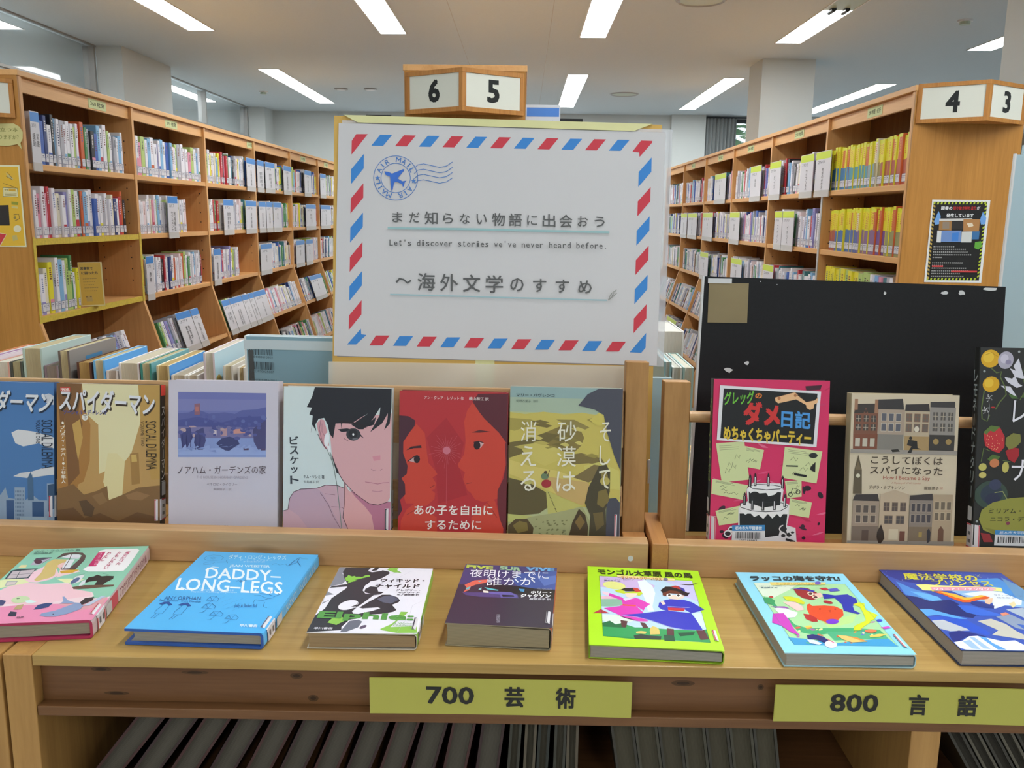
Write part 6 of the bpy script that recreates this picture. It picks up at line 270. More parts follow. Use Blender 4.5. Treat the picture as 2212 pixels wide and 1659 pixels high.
 'warn': '0 14210772 2353 3346 2353 0 0 0 0 3346|0 1841690 63 3258 2238 3262 2248 91 91 80|0 11057200 80 3253 151 3253 129 3153 58 3151|0 11057200 104 169 176 171 147 71 76 69|0 11057200 226 3255 297 3255 275 3156 205 3153|0 11057200 253 171 324 173 296 73 225 70|0 11057200 373 3258 443 3258 421 3158 351 3156|0 11057200 402 173 473 175 445 74 374 72|0 11057200 519 3260 589 3260 568 3161 497 3158|0 11057200 551 174 622 177 594 76 523 74|0 11057200 665 3263 736 3263 714 3163 644 3161|0 11057200 700 176 771 178 743 78 672 76|0 11057200 812 3266 882 3265 860 3166 790 3164|0 11057200 849 178 920 180 892 80 821 78|0 11057200 958 3268 1029 3268 1007 3168 937 3166|0 11057200 998 180 1069 182 1042 82 970 79|0 11057200 1104 3271 1175 3270 1153 3171 1083 3169|0 11057200 1147 182 1219 184 1191 83 1119 81|0 11057200 1251 3273 1322 3273 1300 3174 1230 3171|0 11057200 1296 183 1368 186 1340 85 1268 83|0 11057200 1397 3276 1468 3276 1447 3176 1376 3174|0 11057200 1445 185 1517 188 1489 87 1418 85|0 11057200 1544 3278 1615 3278 1593 3179 1523 3176|0 11057200 1594 187 1666 189 1639 89 1567 87|0 11057200 1691 3281 1762 3281 1740 3181 1670 3179|0 11057200 1744 189 1816 191 1788 91 1716 89|0 11057200 1837 3284 1908 3283 1887 3184 1816 3181|0 11057200 1893 191 1965 193 1938 93 1866 90|0 11057200 1984 3286 2055 3286 2034 3186 1963 3184|0 11057200 2043 193 2114 195 2087 94 2015 92|0 11057200 2131 3289 2202 3288 2181 3189 2110 3186|0 12097608 60 3135 151 3095 148 3020 57 3060|0 11057200 2155 3174 2237 3219 2235 3144 2153 3099|0 12097608 61 2985 152 2946 149 2871 58 2910|0 11057200 2155 3024 2237 3069 2235 2994 2153 2949|0 12097608 62 2836 153 2796 150 2721 59 2761|0 11057200 2155 2874 2237 2919 2235 2844 2153 2798|0 12097608 63 2686 155 2646 152 2571 60 2611|0 11057200 2154 2723 2237 2769 2234 2694 2152 2648|0 12097608 65 2536 156 2496 153 2420 62 2460|0 11057200 2154 2573 2236 2618 2234 2543 2152 2497|0 12097608 66 2385 157 2345 154 2270 63 2310|0 11057200 2154 2422 2236 2468 2234 2392 2152 2346|0 12097608 67 2234 159 2194 155 2119 64 2159|0 11057200 2154 2271 2236 2317 2234 2241 2151 2195|0 12097608 68 2083 160 2043 157 1967 65 2008|0 11057200 2153 2119 2236 2165 2234 2089 2151 2043|0 12097608 69 1932 161 1892 158 1816 66 1856|0 11057200 2153 1968 2236 2014 2233 1938 2151 1892|0 12097608 71 1781 162 1740 159 1664 68 1705|0 11057200 2153 1816 2235 1862 2233 1786 2151 1739|0 12097608 72 1629 164 1588 161 1512 69 1553|0 11057200 2153 1663 2235 1710 2233 1633 2150 1587|0 12097608 73 1477 165 1436 162 1360 70 1401|0 11057200 2152 1511 2235 1557 2233 1481 2150 1435|0 12097608 74 1325 166 1284 163 1207 71 1248|0 11057200 2152 1358 2235 1405 2233 1328 2150 1282|0 12097608 75 1172 167 1131 164 1055 72 1095|0 11057200 2152 1205 2235 1252 2232 1175 2150 1129|0 12097608 77 1019 169 978 166 902 74 942|0 11057200 2152 1052 2234 1098 2232 1022 2149 975|0 12097608 78 866 170 825 167 748 75 789|0 11057200 2151 898 2234 945 2232 868 2149 821|0 12097608 79 713 171 672 168 595 76 636|0 11057200 2151 745 2234 791 2232 714 2149 668|0 12097608 80 559 173 518 170 441 77 482|0 11057200 2151 591 2234 637 2232 560 2148 513|0 12097608 82 405 174 364 171 287 78 328|0 11057200 2150 436 2234 483 2231 406 2148 359|0 12097608 83 251 175 210 172 132 80 174|0 11057200 2150 282 2233 328 2231 251 2148 204|2 14606046 20 391 2932 842 2937 392 3077 図書の|2 12070960 20 870 2932 1805 2948 870 3082 切り抜き持ち去り|2 14606046 20 1836 2965 1967 2964 1836 3104 が|2 14606046 30 629 2635 1735 2650 628 2796 発生しています|0 6985936 292 2892 400 2692 401 2369 214 2336 146 2468|0 6985936 2091 2882 2255 2646 2247 2387 2068 2370 2008 2557|0 13157568 352 2583 1684 2616 1695 2520 362 2486|0 10121280 362 2486 879 2493 893 2116 373 2126|0 3025448 880 2482 1344 2487 1353 2158 888 2159|0 11040840 1334 2572 2005 2584 2017 2099 1372 2088|0 14207152 1490 2405 1705 2439 1774 2307 1590 2247|0 6981304 495 2103 1303 2118 1327 1653 504 1659|0 13224393 320 2108 495 2103 507 1627 337 1632|0 12895424 1319 2076 1744 2090 1756 1645 1334 1642|0 3828376 1744 2090 2045 2099 2044 1774 1770 1765|0 9075306 502 2453 773 2462 794 2167 521 2168|0 4159680 932 2009 1202 2045 1213 1693 940 1684|0 5937720 1903 1661 2146 1696 2195 1507 2076 1350 1903 1416|0 10131606 233 1477 282 1478 282 1429 232 1428|0 10131606 312 1477 361 1479 361 1430 312 1428|0 10131606 392 1478 441 1479 440 1430 391 1429|0 10131606 471 1478 520 1480 520 1431 471 1429|0 10131606 550 1479 600 1481 599 1432 550 1430|0 10131606 630 1480 679 1481 679 1432 630 1431|0 10131606 709 1480 759 1482 758 1433 709 1431|0 10131606 789 1481 838 1483 838 1434 789 1432|0 10131606 868 1482 918 1483 917 1434 868 1433|0 10131606 948 1482 997 1484 997 1435 948 1433|0 10131606 1027 1483 1077 1485 1076 1436 1027 1434|0 10131606 233 1368 282 1369 282 1320 233 1319|0 10131606 313 1368 362 1370 361 1321 312 1319|0 10131606 392 1369 441 1371 441 1322 392 1320|0 10131606 472 1370 521 1371 520 1322 471 1321|0 10131606 551 1370 600 1372 600 1323 551 1321|0 10131606 630 1371 680 1372 679 1323 630 1322|0 10131606 710 1372 759 1373 759 1324 710 1323|0 10131606 790 1372 839 1374 839 1325 789 1323|0 10131606 869 1373 918 1374 918 1325 869 1324|0 10131606 949 1373 998 1375 998 1326 948 1324|0 10131606 1028 1374 1077 1376 1077 1327 1028 1325|0 10131606 1108 1375 1157 1376 1157 1327 1108 1326|0 10131606 1187 1375 1237 1377 1237 1328 1187 1326|0 10131606 1267 1376 1316 1378 1316 1329 1267 1327|0 10131606 1347 1377 1396 1378 1396 1329 1347 1328|0 10131606 1426 1377 1476 1379 1476 1330 1426 1328|0 10131606 1506 1378 1555 1380 1555 1330 1506 1329|0 10131606 234 1259 283 1260 282 1211 233 1210|0 10131606 313 1259 362 1261 362 1212 313 1210|0 10131606 393 1260 442 1262 441 1213 392 1211|0 10131606 472 1261 521 1262 521 1213 472 1212|0 10131606 552 1261 601 1263 601 1214 551 1212|0 10131606 631 1262 680 1263 680 1214 631 1213|0 10131606 711 1263 760 1264 760 1215 710 1213|0 10131606 790 1263 840 1265 839 1216 790 1214|0 10131606 870 1264 919 1265 919 1216 870 1215|0 10131606 949 1264 999 1266 999 1217 949 1215|0 10131606 1029 1265 1078 1267 1078 1218 1029 1216|0 10131606 1109 1266 1158 1267 1158 1218 1109 1217|0 10131606 1188 1266 1238 1268 1238 1219 1188 1217|0 10131606 1268 1267 1317 1269 1317 1219 1268 1218|0 10131606 1348 1268 1397 1269 1397 1220 1348 1218|0 10131606 1427 1268 1477 1270 1477 1221 1427 1219|0 10131606 1507 1269 1556 1270 1556 1221 1507 1220|0 10131606 1587 1269 1636 1271 1636 1222 1587 1220|0 10131606 234 1150 283 1151 283 1102 234 1101|0 10131606 313 1150 363 1152 362 1103 313 1101|0 10131606 393 1151 442 1153 442 1103 393 1102|0 10131606 473 1152 522 1153 522 1104 472 1102|0 10131606 552 1152 601 1154 601 1105 552 1103|0 10131606 632 1153 681 1154 681 1105 631 1104|0 10131606 711 1153 761 1155 760 1106 711 1104|0 10131606 791 1154 840 1156 840 1106 791 1105|0 10131606 871 1155 920 1156 920 1107 870 1105|0 10131606 950 1155 1000 1157 999 1108 950 1106|0 10131606 1030 1156 1079 1157 1079 1108 1030 1107|0 10131606 1110 1157 1159 1158 1159 1109 1109 1107|0 10131606 1189 1157 1239 1159 1239 1110 1189 1108|0 10131606 1269 1158 1318 1159 1318 1110 1269 1109|0 10131606 1349 1158 1398 1160 1398 1111 1349 1109|0 10131606 1428 1159 1478 1161 1478 1111 1428 1110|0 10131606 1508 1160 1558 1161 1558 1112 1508 1110|0 10131606 1588 1160 1637 1162 1637 1113 1588 1111|0 10131606 1668 1161 1717 1162 1717 1113 1668 1112|0 10131606 1748 1161 1797 1163 1797 1114 1748 1112|0 10131606 234 1041 284 1042 283 993 234 991|0 10131606 314 1041 363 1043 363 993 314 992|0 10131606 393 1042 443 1043 442 994 393 993|0 10131606 473 1042 522 1044 522 995 473 993|0 10131606 553 1043 602 1045 602 995 552 994|0 10131606 235 822 284 823 284 774 235 772|0 10131606 315 822 364 824 364 774 314 773|0 10131606 394 823 444 824 443 775 394 774|0 10131606 474 823 523 825 523 776 474 774|0 10131606 554 824 603 826 603 776 554 775|0 10131606 634 825 683 826 683 777 633 775|0 10131606 713 825 763 827 763 777 713 776|0 10131606 793 826 843 827 842 778 793 776|0 10131606 873 826 922 828 922 779 873 777|0 10131606 953 827 1002 829 1002 779 953 778|0 10131606 1033 828 1082 829 1082 780 1032 778|0 10131606 1112 828 1162 830 1162 780 1112 779|0 10131606 1192 829 1242 830 1242 781 1192 779|0 10131606 1272 829 1322 831 1321 782 1272 780|0 10131606 1352 830 1401 831 1401 782 1352 781|0 10131606 1432 831 1481 832 1481 783 1432 781|0 10131606 235 712 285 714 284 664 235 663|0 10131606 315 713 365 714 364 665 315 663|0 10131606 395 713 444 715 444 665 395 664|0 10131606 475 714 524 715 524 666 474 664|0 10131606 554 714 604 716 604 667 554 665|0 10131606 634 715 684 717 683 667 634 666|0 10131606 236 602 285 604 285 554 235 553|0 10131606 316 603 365 604 365 555 315 553|0 10131606 395 603 445 605 444 556 395 554|0 10131606 475 604 525 606 524 556 475 555|0 10131606 555 605 604 606 604 557 555 555|0 10131606 635 605 684 607 684 557 635 556|0 10131606 715 606 764 607 764 558 714 556|0 10131606 795 606 844 608 844 558 794 557|0 10131606 874 607 924 608 924 559 874 557|0 10131606 954 607 1004 609 1004 559 954 558|0 10131606 1034 608 1084 610 1084 560 1034 559|0 10131606 1114 609 1164 610 1164 561 1114 559|0 10131606 1194 609 1244 611 1244 561 1194 560|0 10131606 1274 610 1324 611 1324 562 1274 560|0 10131606 1354 610 1404 612 1404 562 1354 561|0 10131606 1434 611 1484 612 1484 563 1434 561|0 10131606 1514 611 1564 613 1564 563 1514 562|0 10131606 1594 612 1644 614 1644 564 1594 562|0 10131606 236 492 286 494 285 444 236 443|0 10131606 316 493 365 495 365 445 316 443|0 10131606 396 494 445 495 445 446 396 444|0 10131606 476 494 525 496 525 446 475 445|0 10131606 556 495 605 496 605 447 555 445|0 10131606 635 495 685 497 685 447 635 446|0 10131606 715 496 765 497 765 448 715 446|0 10131606 795 496 845 498 845 448 795 447|0 10131606 875 497 925 498 925 449 875 447|0 10131606 955 497 1005 499 1005 449 955 448|0 10131606 1035 498 1085 500 1085 450 1035 448|0 10131606 1115 499 1165 500 1165 451 1115 449|0 10131606 1195 499 1245 501 1245 451 1195 450|0 10131606 1275 500 1325 501 1325 452 1275 450|0 10131606 1355 500 1405 502 1405 452 1355 451|0 10131606 1435 501 1485 502 1485 453 1435 451|0 10131606 1515 501 1565 503 1565 453 1515 452|0 10131606 1595 502 1645 503 1645 454 1595 452|0 10131606 1675 503 1725 504 1725 454 1675 453|0 10131606 237 382 286 384 286 334 236 333|0 10131606 316 383 366 384 366 335 316 333|0 10131606 396 384 446 385 445 335 396 334|0 10131606 476 384 526 386 525 336 476 334|0 10131606 556 385 606 386 605 337 556 335|0 10131606 636 385 686 387 685 337 636 336|0 10131606 716 386 766 387 765 338 716 336|0 10131606 796 386 846 388 845 338 796 337|0 10131606 876 387 926 388 925 339 876 337|0 10131606 956 387 1006 389 1005 339 956 338|0 10131606 1036 388 1086 389 1085 340 1036 338|0 10131606 1116 388 1166 390 1166 340 1116 339|0 10131606 1196 389 1246 391 1246 341 1196 339|0 10131606 1276 390 1326 391 1326 341 1276 340|0 10131606 1356 390 1406 392 1406 342 1356 340|0 10131606 237 272 286 274 286 224 237 223|0 10131606 317 273 366 274 366 225 317 223|0 10131606 397 273 446 275 446 225 396 224|0 10131606 477 274 526 275 526 226 476 224|0 10131606 557 274 606 276 606 226 556 225|0 10131606 637 275 686 276 686 227 636 225|0 10131606 717 275 766 277 766 227 717 226|0 10131606 797 276 846 278 846 228 797 226|0 10131606 877 277 926 278 926 228 877 227|0 10131606 957 277 1006 279 1006 229 957 227|0 10131606 1037 278 1087 279 1086 229 1037 228|0 10131606 1117 278 1167 280 1166 230 1117 228|0 10131606 1197 279 1247 280 1247 231 1197 229|0 10131606 1277 279 1327 281 1327 231 1277 230|0 10131606 1357 280 1407 281 1407 232 1357 230|0 10131606 1437 280 1487 282 1487 232 1437 231|0 10131606 1518 281 1567 282 1567 233 1518 231|0 12599360 238 690 689 693 685 627 234 624|0 12599360 1042 484 2102 495 2104 429 1038 418',
 'kit': '0 14603952 2070 3189 2070 0 0 0 0 3189|0 14199856 0 3120 2006 3122 2011 53 0 0|0 12562036 1500 2900 1611 2813 1788 2683 1738 2612 1560 2719|1 5918768 19 1493 2762 1761 2613|1 5918768 19 1569 2903 1742 2681|0 14208928 1337 2323 1905 2301 1908 1954 1315 1974|1 6969904 23 1337 2323 1905 2301 1908 1954 1315 1974 1337 2323|0 13146672 1560 2287 1835 2275 1829 2176 1555 2182|0 11049056 1457 2237 1454 2226 1449 2216 1440 2207 1429 2202 1418 2199 1407 2201 1397 2205 1389 2213 1384 2223 1383 2234 1385 2245 1391 2256 1400 2264 1410 2270 1422 2272 1433 2271 1443 2266 1451 2258 1455 2248|0 11049056 1535 2236 1532 2225 1526 2214 1518 2206 1507 2200 1496 2198 1485 2199 1475 2204 1467 2212 1462 2222 1461 2233 1463 2244 1469 2254 1478 2263 1488 2268 1500 2271 1511 2269 1521 2265 1529 2257 1533 2247|1 6969904 19 1354 2483 1860 2322|1 9075272 19 1381 2112 1857 2096|1 9075272 19 1379 2067 1854 2050|1 9075272 19 1377 2021 1852 2005|0 2761248 220 1599 1494 1640 1471 841 213 820|0 9408560 1625 1780 1897 1760 1868 1647 1618 1659|0 13219960 1616 1614 1864 1580 1860 1504 1611 1525|1 8022584 28 1665 1260 1871 1292 1883 1115 1697 1019|0 9075264 1759 1154 1755 1137 1747 1122 1734 1110 1719 1102 1702 1098 1685 1100 1670 1107 1659 1118 1652 1133 1650 1149 1654 1166 1662 1181 1675 1193 1690 1201 1707 1205 1724 1203 1739 1196 1750 1185 1757 1170|0 14209200 1915 721 1905 678 1881 638 1846 605 1802 583 1754 574 1707 579 1665 597 1633 626 1613 664 1608 707 1618 751 1642 791 1678 824 1722 846 1770 855 1817 850 1858 832 1891 803 1910 764|0 12595256 725 579 1309 497 1017 49|1 14209200 28 725 579 1309 497 1017 49|0 12101736 1531 442 1712 472 1746 278 1542 225',
 'notice': '0 14272906 1008 1999 1008 0 0 0 0 1999|0 13608236 28 1957 942 1955 958 47 50 49|2 4865040 30 98 1655 611 1653 91 1781 図書館で|2 4865040 30 124 1436 803 1437 118 1572 に困ったら|0 10124328 164 1257 212 1256 211 1225 163 1226|0 10124328 237 1259 285 1258 284 1226 235 1227|0 10124328 310 1260 359 1259 357 1228 308 1229|0 10124328 383 1262 432 1261 431 1229 382 1230|0 10124328 457 1264 507 1263 505 1231 456 1232|0 10124328 532 1265 581 1264 580 1232 530 1234|0 10124328 607 1267 657 1266 655 1234 605 1235|0 10124328 682 1269 732 1268 731 1236 680 1237|0 10124328 176 1121 224 1119 223 1088 175 1089|0 10124328 249 1122 297 1121 296 1089 247 1090|0 10124328 322 1123 371 1122 369 1090 320 1091|0 10124328 395 1124 445 1123 443 1091 394 1093|0 10124328 470 1126 519 1124 518 1092 468 1094|0 10124328 544 1127 594 1125 592 1093 543 1095|0 10124328 619 1128 669 1127 668 1095 618 1096|0 10124328 188 984 236 982 235 951 187 953|0 10124328 261 985 309 983 308 952 259 953|0 10124328 334 986 383 984 382 952 333 954|0 10124328 408 986 457 985 456 953 406 955|0 10124328 482 987 531 985 530 954 480 955|0 10124328 556 988 606 986 605 954 555 956|0 10124328 200 847 248 845 247 814 199 816|0 10124328 273 847 322 846 320 814 271 816|0 10124328 346 848 395 846 394 814 345 816|0 10124328 420 848 469 846 468 814 419 816|0 10124328 494 848 544 847 542 815 493 817|0 10124328 569 849 619 847 617 815 567 817|0 10124328 644 849 694 847 693 815 643 817|0 10124328 720 849 770 848 769 815 718 817|0 10124328 212 710 261 708 259 676 211 678|0 10124328 285 710 334 708 332 676 284 678|0 10124328 358 710 408 708 406 676 357 678|0 10124328 432 710 482 708 480 676 431 678|0 10124328 507 710 556 707 555 675 505 678|0 10124328 581 710 631 707 630 675 580 678|0 10124328 657 709 707 707 706 675 655 677|0 12097610 232 467 477 475 497 213 251 213|0 9071136 296 421 294 412 289 403 280 397 270 393 259 392 247 394 237 399 230 406 225 416 224 425 226 435 231 443 240 450 250 454 261 455 273 453 283 448 290 440 295 431|0 9071136 469 427 467 418 461 409 453 403 442 399 431 398 419 400 409 405 401 412 396 422 395 432 397 441 403 450 411 456 422 460 433 461 445 459 455 454 463 446 468 437',
 'slate': '0 3820114 75 595 87 595 88 495 76 495|0 3820114 96 594 108 594 109 494 97 495|0 3820114 112 594 116 594 117 494 114 494|0 3820114 121 593 133 593 134 494 122 494|0 3820114 141 593 145 593 147 493 143 493|0 3820114 150 593 162 592 163 493 151 493|0 3820114 166 592 170 592 172 493 168 493|0 3820114 174 592 178 592 180 492 176 492|0 3820114 187 591 199 591 201 492 189 492|0 3820114 203 591 207 591 209 491 205 492|0 3820114 216 590 220 590 222 491 218 491|0 3820114 229 590 233 590 235 491 231 491|0 3820114 237 590 241 590 244 490 240 490|0 3820114 246 590 250 589 252 490 248 490|0 3820114 259 589 263 589 265 490 261 490|0 3820114 267 589 275 589 277 489 270 490|0 3820114 279 589 283 588 286 489 282 489|0 3820114 292 588 296 588 299 489 295 489|0 3820114 305 588 313 587 316 488 308 488|0 3820114 317 587 321 587 324 488 320 488|0 3820114 330 587 334 587 337 488 333 488|0 3820114 338 587 346 586 349 487 341 487|0 3820114 351 586 354 586 358 487 354 487|0 3820114 363 586 371 586 375 486 367 487|0 3820114 376 585 379 585 383 486 379 486|2 4872802 0 79 455 385 446 81 483 9784488610302|0 3820114 83 404 95 404 96 301 84 301|0 3820114 100 404 108 403 109 301 101 301|0 3820114 112 403 124 403 125 300 113 301|0 3820114 129 403 137 403 138 300 130 300|0 3820114 141 402 149 402 151 299 143 300|0 3820114 158 402 170 402 172 299 160 299|0 3820114 179 401 183 401 185 299 181 299|0 3820114 192 401 196 401 198 298 194 298|0 3820114 205 401 209 401 211 298 207 298|0 3820114 214 400 222 400 224 297 216 298|0 3820114 226 400 234 400 237 297 229 297|0 3820114 239 400 243 400 245 297 241 297|0 3820114 252 399 256 399 258 296 254 297|0 3820114 260 399 268 399 271 296 263 296|0 3820114 277 399 289 398 292 296 280 296|0 3820114 294 398 298 398 301 295 297 295|0 3820114 302 398 306 398 309 295 305 295|0 3820114 311 398 323 397 326 295 314 295|0 3820114 327 397 331 397 334 294 330 295|0 3820114 340 397 352 396 355 294 343 294|0 3820114 357 396 365 396 368 293 360 294|0 3820114 374 396 378 396 381 293 377 293|0 3820114 387 395 390 395 394 293 390 293|0 3820114 400 395 401 395 404 292 403 292|2 4872802 0 90 262 392 254 92 291 1923970025007|2 5202024 0 86 153 424 144 89 179 ISBN978-4-488-61030-2',
}

def art(mb, name, dx=0.0, dy=0.0, z=0.0, gain=1.0, mi=0, X=None, dz=7e-6):
    """printed artwork of a cover or sheet: layered flat shapes in tenths of a millimetre"""
    n = 0
    for op in ART[name].split('|'):
        n += 1; zz = z + 6e-5 + n * dz
        k, c, rest = op.split(' ', 2)          # kind (0 area, 1 line, 2 lettering), colour as one number, the rest
        c = lin('%06x' % int(c), gain)
        if k == '2':
            a = rest.split(' ', 7)
            q = [(float(a[1 + 2 * i]) * 1e-4 + dx, float(a[2 + 2 * i]) * 1e-4 + dy) for i in range(3)]
            letter(mb, a[7], q[0], q[1], q[2], zz, c, int(a[0]) / 1000, mi, X, dz * .7)
            if int(a[0]): n += 4
            continue
        a = [float(t) * 1e-4 for t in rest.split(' ')]
        if k == '1':
            w = a[0] * .5
            p = [Vector((a[i] + dx, a[i + 1] + dy)) for i in range(1, len(a), 2)]
            ls = []; rs = []
            for i in range(len(p)):
                d = p[min(i + 1, len(p) - 1)] - p[max(i - 1, 0)]
                if d.length < 1e-9: d = Vector((1, 0))
                d.normalize(); nn = Vector((-d.y, d.x)) * w
                ls.append(p[i] + nn); rs.append(p[i] - nn)
            for i in range(len(p) - 1):
                mb.poly([(q.x, q.y, zz) for q in (ls[i], ls[i + 1], rs[i + 1], rs[i])], c, mi, X)
        else:
            mb.poly([(a[i] + dx, a[i + 1] + dy, zz) for i in range(0, len(a), 2)], c, mi, X)

# ------------------------------------------------------------------ the setting
CZ = 2.83; BY = 12.4; LX = -3.64; RX = 5.6; FY = -6.0
CX = -6.6
structure('floor', MB().box((CX - .2, FY, -.1), (RX, BY + .2, 0)), ('floor',))
structure('ceiling', MB().box((CX - .2, FY, CZ), (RX, BY + .2, CZ + .12)), ('ceil',))
structure('wall_left', MB().box((LX - .3, FY, 0), (LX, BY, 2.43)), ('wall',))
structure('wall_corridor', MB().box((CX - .15, FY, 0), (CX, BY, CZ)), ('wall',))
structure('wall_right', MB().box((RX, FY, 0), (RX + .15, BY, CZ)), ('wall',))
structure('wall_front', MB().box((CX - .15, FY - .15, 0), (RX, FY, CZ)), ('wall',))
wb = MB(); xs = [CX - .15, -2.16, -1.81, .45, .79, 2.44, 4.1, RX]
for i in range(0, 8, 2): wb.box((xs[i], BY, 0), (xs[i + 1], BY + .2, CZ))
for a, b, zt in ((-2.16, -1.81, 2.79), (.45, .79, 2.77), (2.44, 4.1, 2.79)):
    wb.box((a, BY, 0), (b, BY + .2, .9)); wb.box((a, BY, zt), (b, BY + .2, CZ))
structure('wall_back', wb, ('wall',))
structure('trim_back_pier', MB().box((1.98, BY - .09, 0), (2.44, BY, CZ)), ('wall',))
structure('pillar_left', MB().box((LX, 7.80, 0), (-3.42, 8.86, CZ)), ('wall',))
structure('pillar_left_far', MB().box((LX, 12.0, 0), (-3.42, BY, CZ)), ('wall',))
structure('pillar_right_near', MB().box((2.25, 3.95, 0), (2.70, 4.40, CZ)), ('wall',))
structure('pillar_right', MB().box((2.06, 8.05, 0), (2.52, 8.5, CZ)), ('wall',))
for n, (a, b, zt) in enumerate(((-2.16, -1.81, 2.79), (.45, .79, 2.77), (2.44, 4.1, 2.79)), 1):
    w = MB(); t = .035
    w.box((a, BY + .01, .9), (a + t, BY + .07, zt)); w.box((b - t, BY + .01, .9), (b, BY + .07, zt)); w.box((a + t, BY + .01, zt - .05), (b - t, BY + .07, zt)); w.box((a + t, BY + .01, .9), (b - t, BY + .07, .94))
    if n == 3: w.box((3.27, BY + .01, .94), (3.31, BY + .07, zt - .05))
    o = structure('window_%d' % n, w, ('dark',))
    MB().box((a + t, BY + .035, .94), (b - t, BY + .041, zt - .05)).build('window_glass', o, ('glass',))
def clerestory(n, y0, y1):
    w = MB()
    for k, yy in enumerate((y0, (y0 + y1) / 2, y1 - .03)): w.box((LX - .10, yy, 2.45), (LX - .005, yy + .03, CZ - .01))
    w.box((LX - .10, y0, 2.43), (LX + .02, y1, 2.45)); w.box((LX - .02, y0, CZ - .012), (LX + .004, y1, CZ))
    o = structure('window_%d' % n, w, ('metal',))
    MB().box((LX - .056, y0, 2.45), (LX - .050, y1, CZ - .012)).build('window_glass', o, ('mglass',))
clerestory(4, -2.0, 7.80); clerestory(5, 8.86, 12.0)
sm = MB()
for x, y0, y1 in ((.18, 3.0, 11.6), (-.52, 3.0, 11.6)): sm.box((x, y0, CZ - .0006), (x + .004, y1, CZ))
structure('trim_ceiling_seams', sm, ('metal',))

# curtain with folds
cv = []; cf = []; NC = 40
for i in range(NC + 1):
    x = 2.44 + .42 * i / NC; y = BY - .05 + .022 * math.sin(i * 1.35) + .008 * math.sin(i * .5)
    cv += [(x, y, .75), (x, y, 2.79)]
for i in range(NC): cf.append((2 * i, 2 * i + 2, 2 * i + 3, 2 * i + 1))
cu = MB(); cu.add(cv, cf); cu.add([(p[0], p[1] + .004, p[2]) for p in cv], [f[::-1] for f in cf])
cur = empty('curtain', (0, 0, 0), (0, 0, 0), 'long grey pleated curtain drawn beside the tall window on the back wall', 'curtain')
cu.build('fabric', cur, ('curtain',), smooth=True)
MB().cyl((BY - .05, 2.80), .012, 2.43, 3.6, 'x', 12).build('curtain_rail', cur, ('dark',))

# tree outside
rnd = random.Random(11)
tr = empty('leafy_tree', (3.6, 15.2, 0), (0, 0, 0), 'green leafy tree seen outside through the tall back window', 'tree')
MB().cyl((0, 0), .14, 0, 2.6, 'z', 10).build('trunk', tr, ('bark',))
lf = MB()
for k in range(1500):
    a = rnd.uniform(0, 6.28); r = 1.7 * math.sqrt(rnd.random()); c = Vector((r * math.cos(a), r * .6 * math.sin(a), rnd.uniform(1.3, 3.9)))
    Q = Matrix.Translation(c) @ Matrix.Rotation(rnd.uniform(0, 6), 4, 'Z') @ Matrix.Rotation(rnd.uniform(-1.2, 1.2), 4, 'X')
    s = rnd.uniform(.07, .15)
    lf.poly([(-s, 0, 0), (0, -s * .45, 0), (s, 0, 0), (0, s * .45, 0)], GREY, 0, Q)
lf.build('foliage', tr, ('leaf',))

# ------------------------------------------------------------------ ceiling fittings
def ceiling_lamp(x, y0, y1, label, lit=(1, 1), cut=.5):
    o = empty('ceiling_light', (x, y0, CZ), (0, 0, 0), label, 'ceiling light', 'long fluorescent panels in the ceiling')
    ln = y1 - y0; w = .105; h = MB()
    h.box((-w, 0, -.006), (-w + .008, ln, 0)); h.box((w - .008, 0, -.006), (w, ln, 0)); h.box((-w + .008, 0, -.006), (w - .008, .012, 0)); h.box((-w + .008, ln - .012, -.006), (w - .008, ln, 0))
    h.build('housing', o, ('white',))
    for k in (0, 1):
        mid = .012 + (ln - .024) * cut
        a, b = ((.012, mid - .003), (mid + .001, ln - .012))[k]
        if lit[k]:
            MB().box((-w + .008, a, -.004), (w - .008, b, -.001)).build('lit_panel', o, ('lamp',))
        else:
            MB().box((-w + .008, a, -.003), (w - .008, b, -.001)).build('reflector', o, ('reflector',))
            for sx in (-.045, .045):
                MB().cyl((sx, -.012), .016, b - .07, b + .03, 'y', 12).build('lamp_socket', o, ('dark',))
    return o
cols = (('leftmost', -2.49, 8.90, 7.12), ('second', -1.02, 9.0, 7.16), ('middle', .52, 9.02, 7.22), ('fourth', 2.07, 9.13, 7.36), ('rightmost', 3.68, 9.40, 7.57))
for nm, x, fa, ne in cols:
    ceiling_lamp(x, fa, fa + 2.6, 'lit white panel lamp near the back wall, %s of its five columns' % nm)
    if nm == 'fourth': ceiling_lamp(x, ne - 2.6, ne, 'half lit panel lamp above the right bookcase, dark tube sockets showing', (0, 1), .57)
    else: ceiling_lamp(x, ne - 2.6, ne, 'lit white panel lamp overhead in the nearer row, %s of its five columns' % nm)
    for k in (1, 2):
        if k == 1 and nm == 'second': continue
        e = ne - 4.4 * k
        ceiling_lamp(x, e - 2.6, e, 'lit white panel lamp above the front of the room, %s column, %s row' % (nm, ('first', 'second')[k - 1]))
for y0, y1, lb in ((4.55, 7.15, 'lit panel lamp beyond the clerestory glass, nearer one'), (8.95, 11.5, 'lit panel lamp beyond the clerestory glass, farther one')):
    ceiling_lamp(-3.98, y0, y1, lb)
ceiling_lamp(-5.25, 9.0, 10.25, 'short lit panel lamp deep beyond the clerestory glass at the left')
